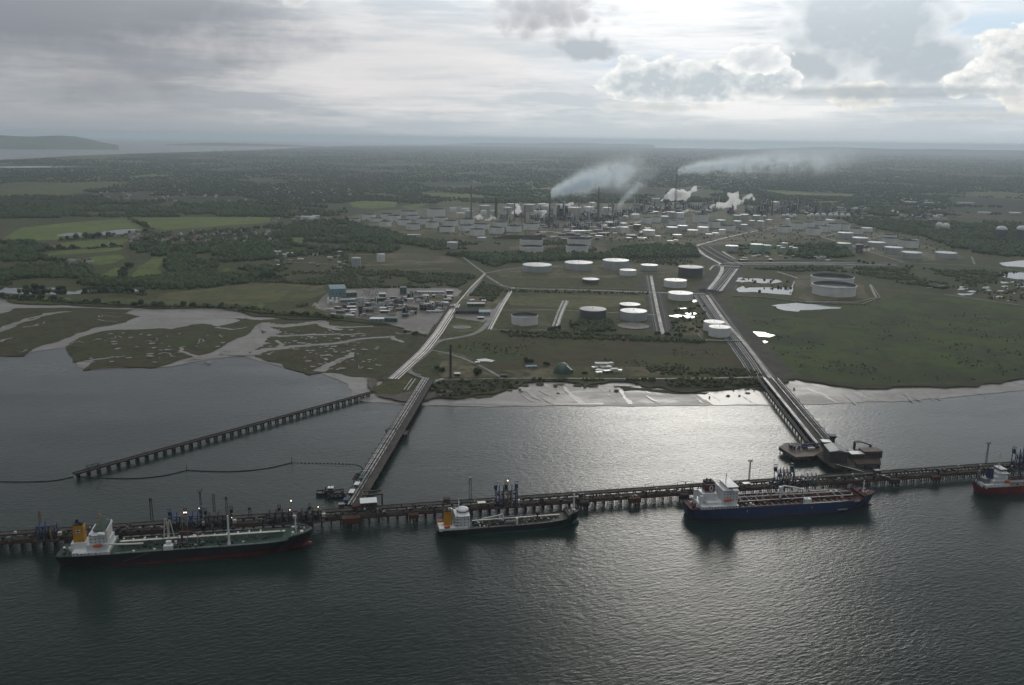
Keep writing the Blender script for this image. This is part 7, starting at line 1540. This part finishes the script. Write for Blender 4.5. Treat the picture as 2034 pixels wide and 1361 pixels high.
steam('steam_cloud', [(1352, 423, 2), (1358, 421, 3), (1365, 418, 3)], 'small white steam puff in front of the large cloud', 4, 5, z=(1358, 432)); steam('steam_cloud', [(622, 607, 2), (626, 604, 3.2), (630, 606, 3), (634, 611, 2.2), (640, 613, 1.6)], 'small white steam puff left of the chemical works', 1.6, 3, z=(626, 613)); steam('steam_cloud', [(1708, 499, 2), (1716, 497, 2.6), (1726, 496, 2.4), (1734, 494, 1.8), (1698, 500, 1.6)], 'white steam drifting behind the gleaming pipes at right', 3, 5, z=(1716, 505))
steam('steam_cloud', [(1772, 421, 2.4), (1775, 418, 2), (1783, 421, 2)], 'tiny steam puff in the works at far right', 4, 4, z=(1776, 427))
def smoke(name, anchor, L, hgt, dep, rise, r0, r1, dens, label, rz, bend=.6, fade=.75, ns=1.0):
    """thin blue smoke: a box of air whose density follows a rising, widening, curling core"""
    o = MB().box(L/2, 0, -hgt*.25, L, dep, hgt*1.25).build(name, None); o.data.materials.clear(); o.location = anchor; o.rotation_euler.z = rz; tag(o, label, 'smoke', None, 'stuff')
    m = bpy.data.materials.new(name); m.use_nodes = True; tt = m.node_tree; tt.nodes.clear(); tc = new(tt, 'ShaderNodeTexCoord'); x, y, z = sep(tt, tc.outputs['Object'])
    s = (x*(1.0/L)).clamp(); n1 = noise(tt, tc.outputs['Object'], .011*ns, 4, .6); n2 = noise(tt, tc.outputs['Object'], .030*ns, 6, .7); n3 = noise(tt, comb(tt, x*.004*ns, 0.0, 2.0), 1.0, 2)
    zc = (s**bend)*rise+(n3-.5)*s*hgt*.35; rad = (s**.75)*(r1-r0)+r0
    dz_ = (z-zc+(n1-.5)*rad*2.2+(n2-.5)*rad*1.2)/rad; dy_ = (y+(n1-.5)*rad)/rad; q = (dz_*dz_+dy_*dy_)*-1.3
    core = q.exp(); tex = (n2*2.0+n1*1.2-1.18).step(.0, .75)
    d = core*tex*((s*-1.0+1.0)**fade)*(s.step(1.0, .8))*(x.step(0, r0*1.5))*(r0*2.2/rad+.10)*dens
    v = new(tt, 'ShaderNodeVolumePrincipled'); v.inputs['Color'].default_value = (.88, .95, 1.0, 1); v.inputs['Anisotropy'].default_value = .70; put(tt, v.inputs['Density'], d); tt.links.new(v.outputs[0], new(tt, 'ShaderNodeOutputMaterial').inputs['Volume'])
    o.data.materials.append(m); return o
g, h = TOPS[1091]; smoke('smoke_plume', g+Vector((0, 0, h-2)), 430, 210, 190, 120, 9, 58, .24, 'pale blue smoke plume drifting right from the brown stack left of centre', .25, .72, 1.3)
g, h = TOPS[1341]; smoke('smoke_plume', g+Vector((0, 0, h-2)), 1100, 190, 280, 95, 10, 70, .14, 'long blue smoke plume drifting right from the tallest grey stack', .12, .42, 1.4)
g = P(1236, 420, LAND); smoke('smoke_plume', g+Vector((-30, 0, 8)), 250, 280, 150, 230, 12, 50, .03, 'thin blue smoke standing over the refinery left of the large steam', .1, .8, 1.6)
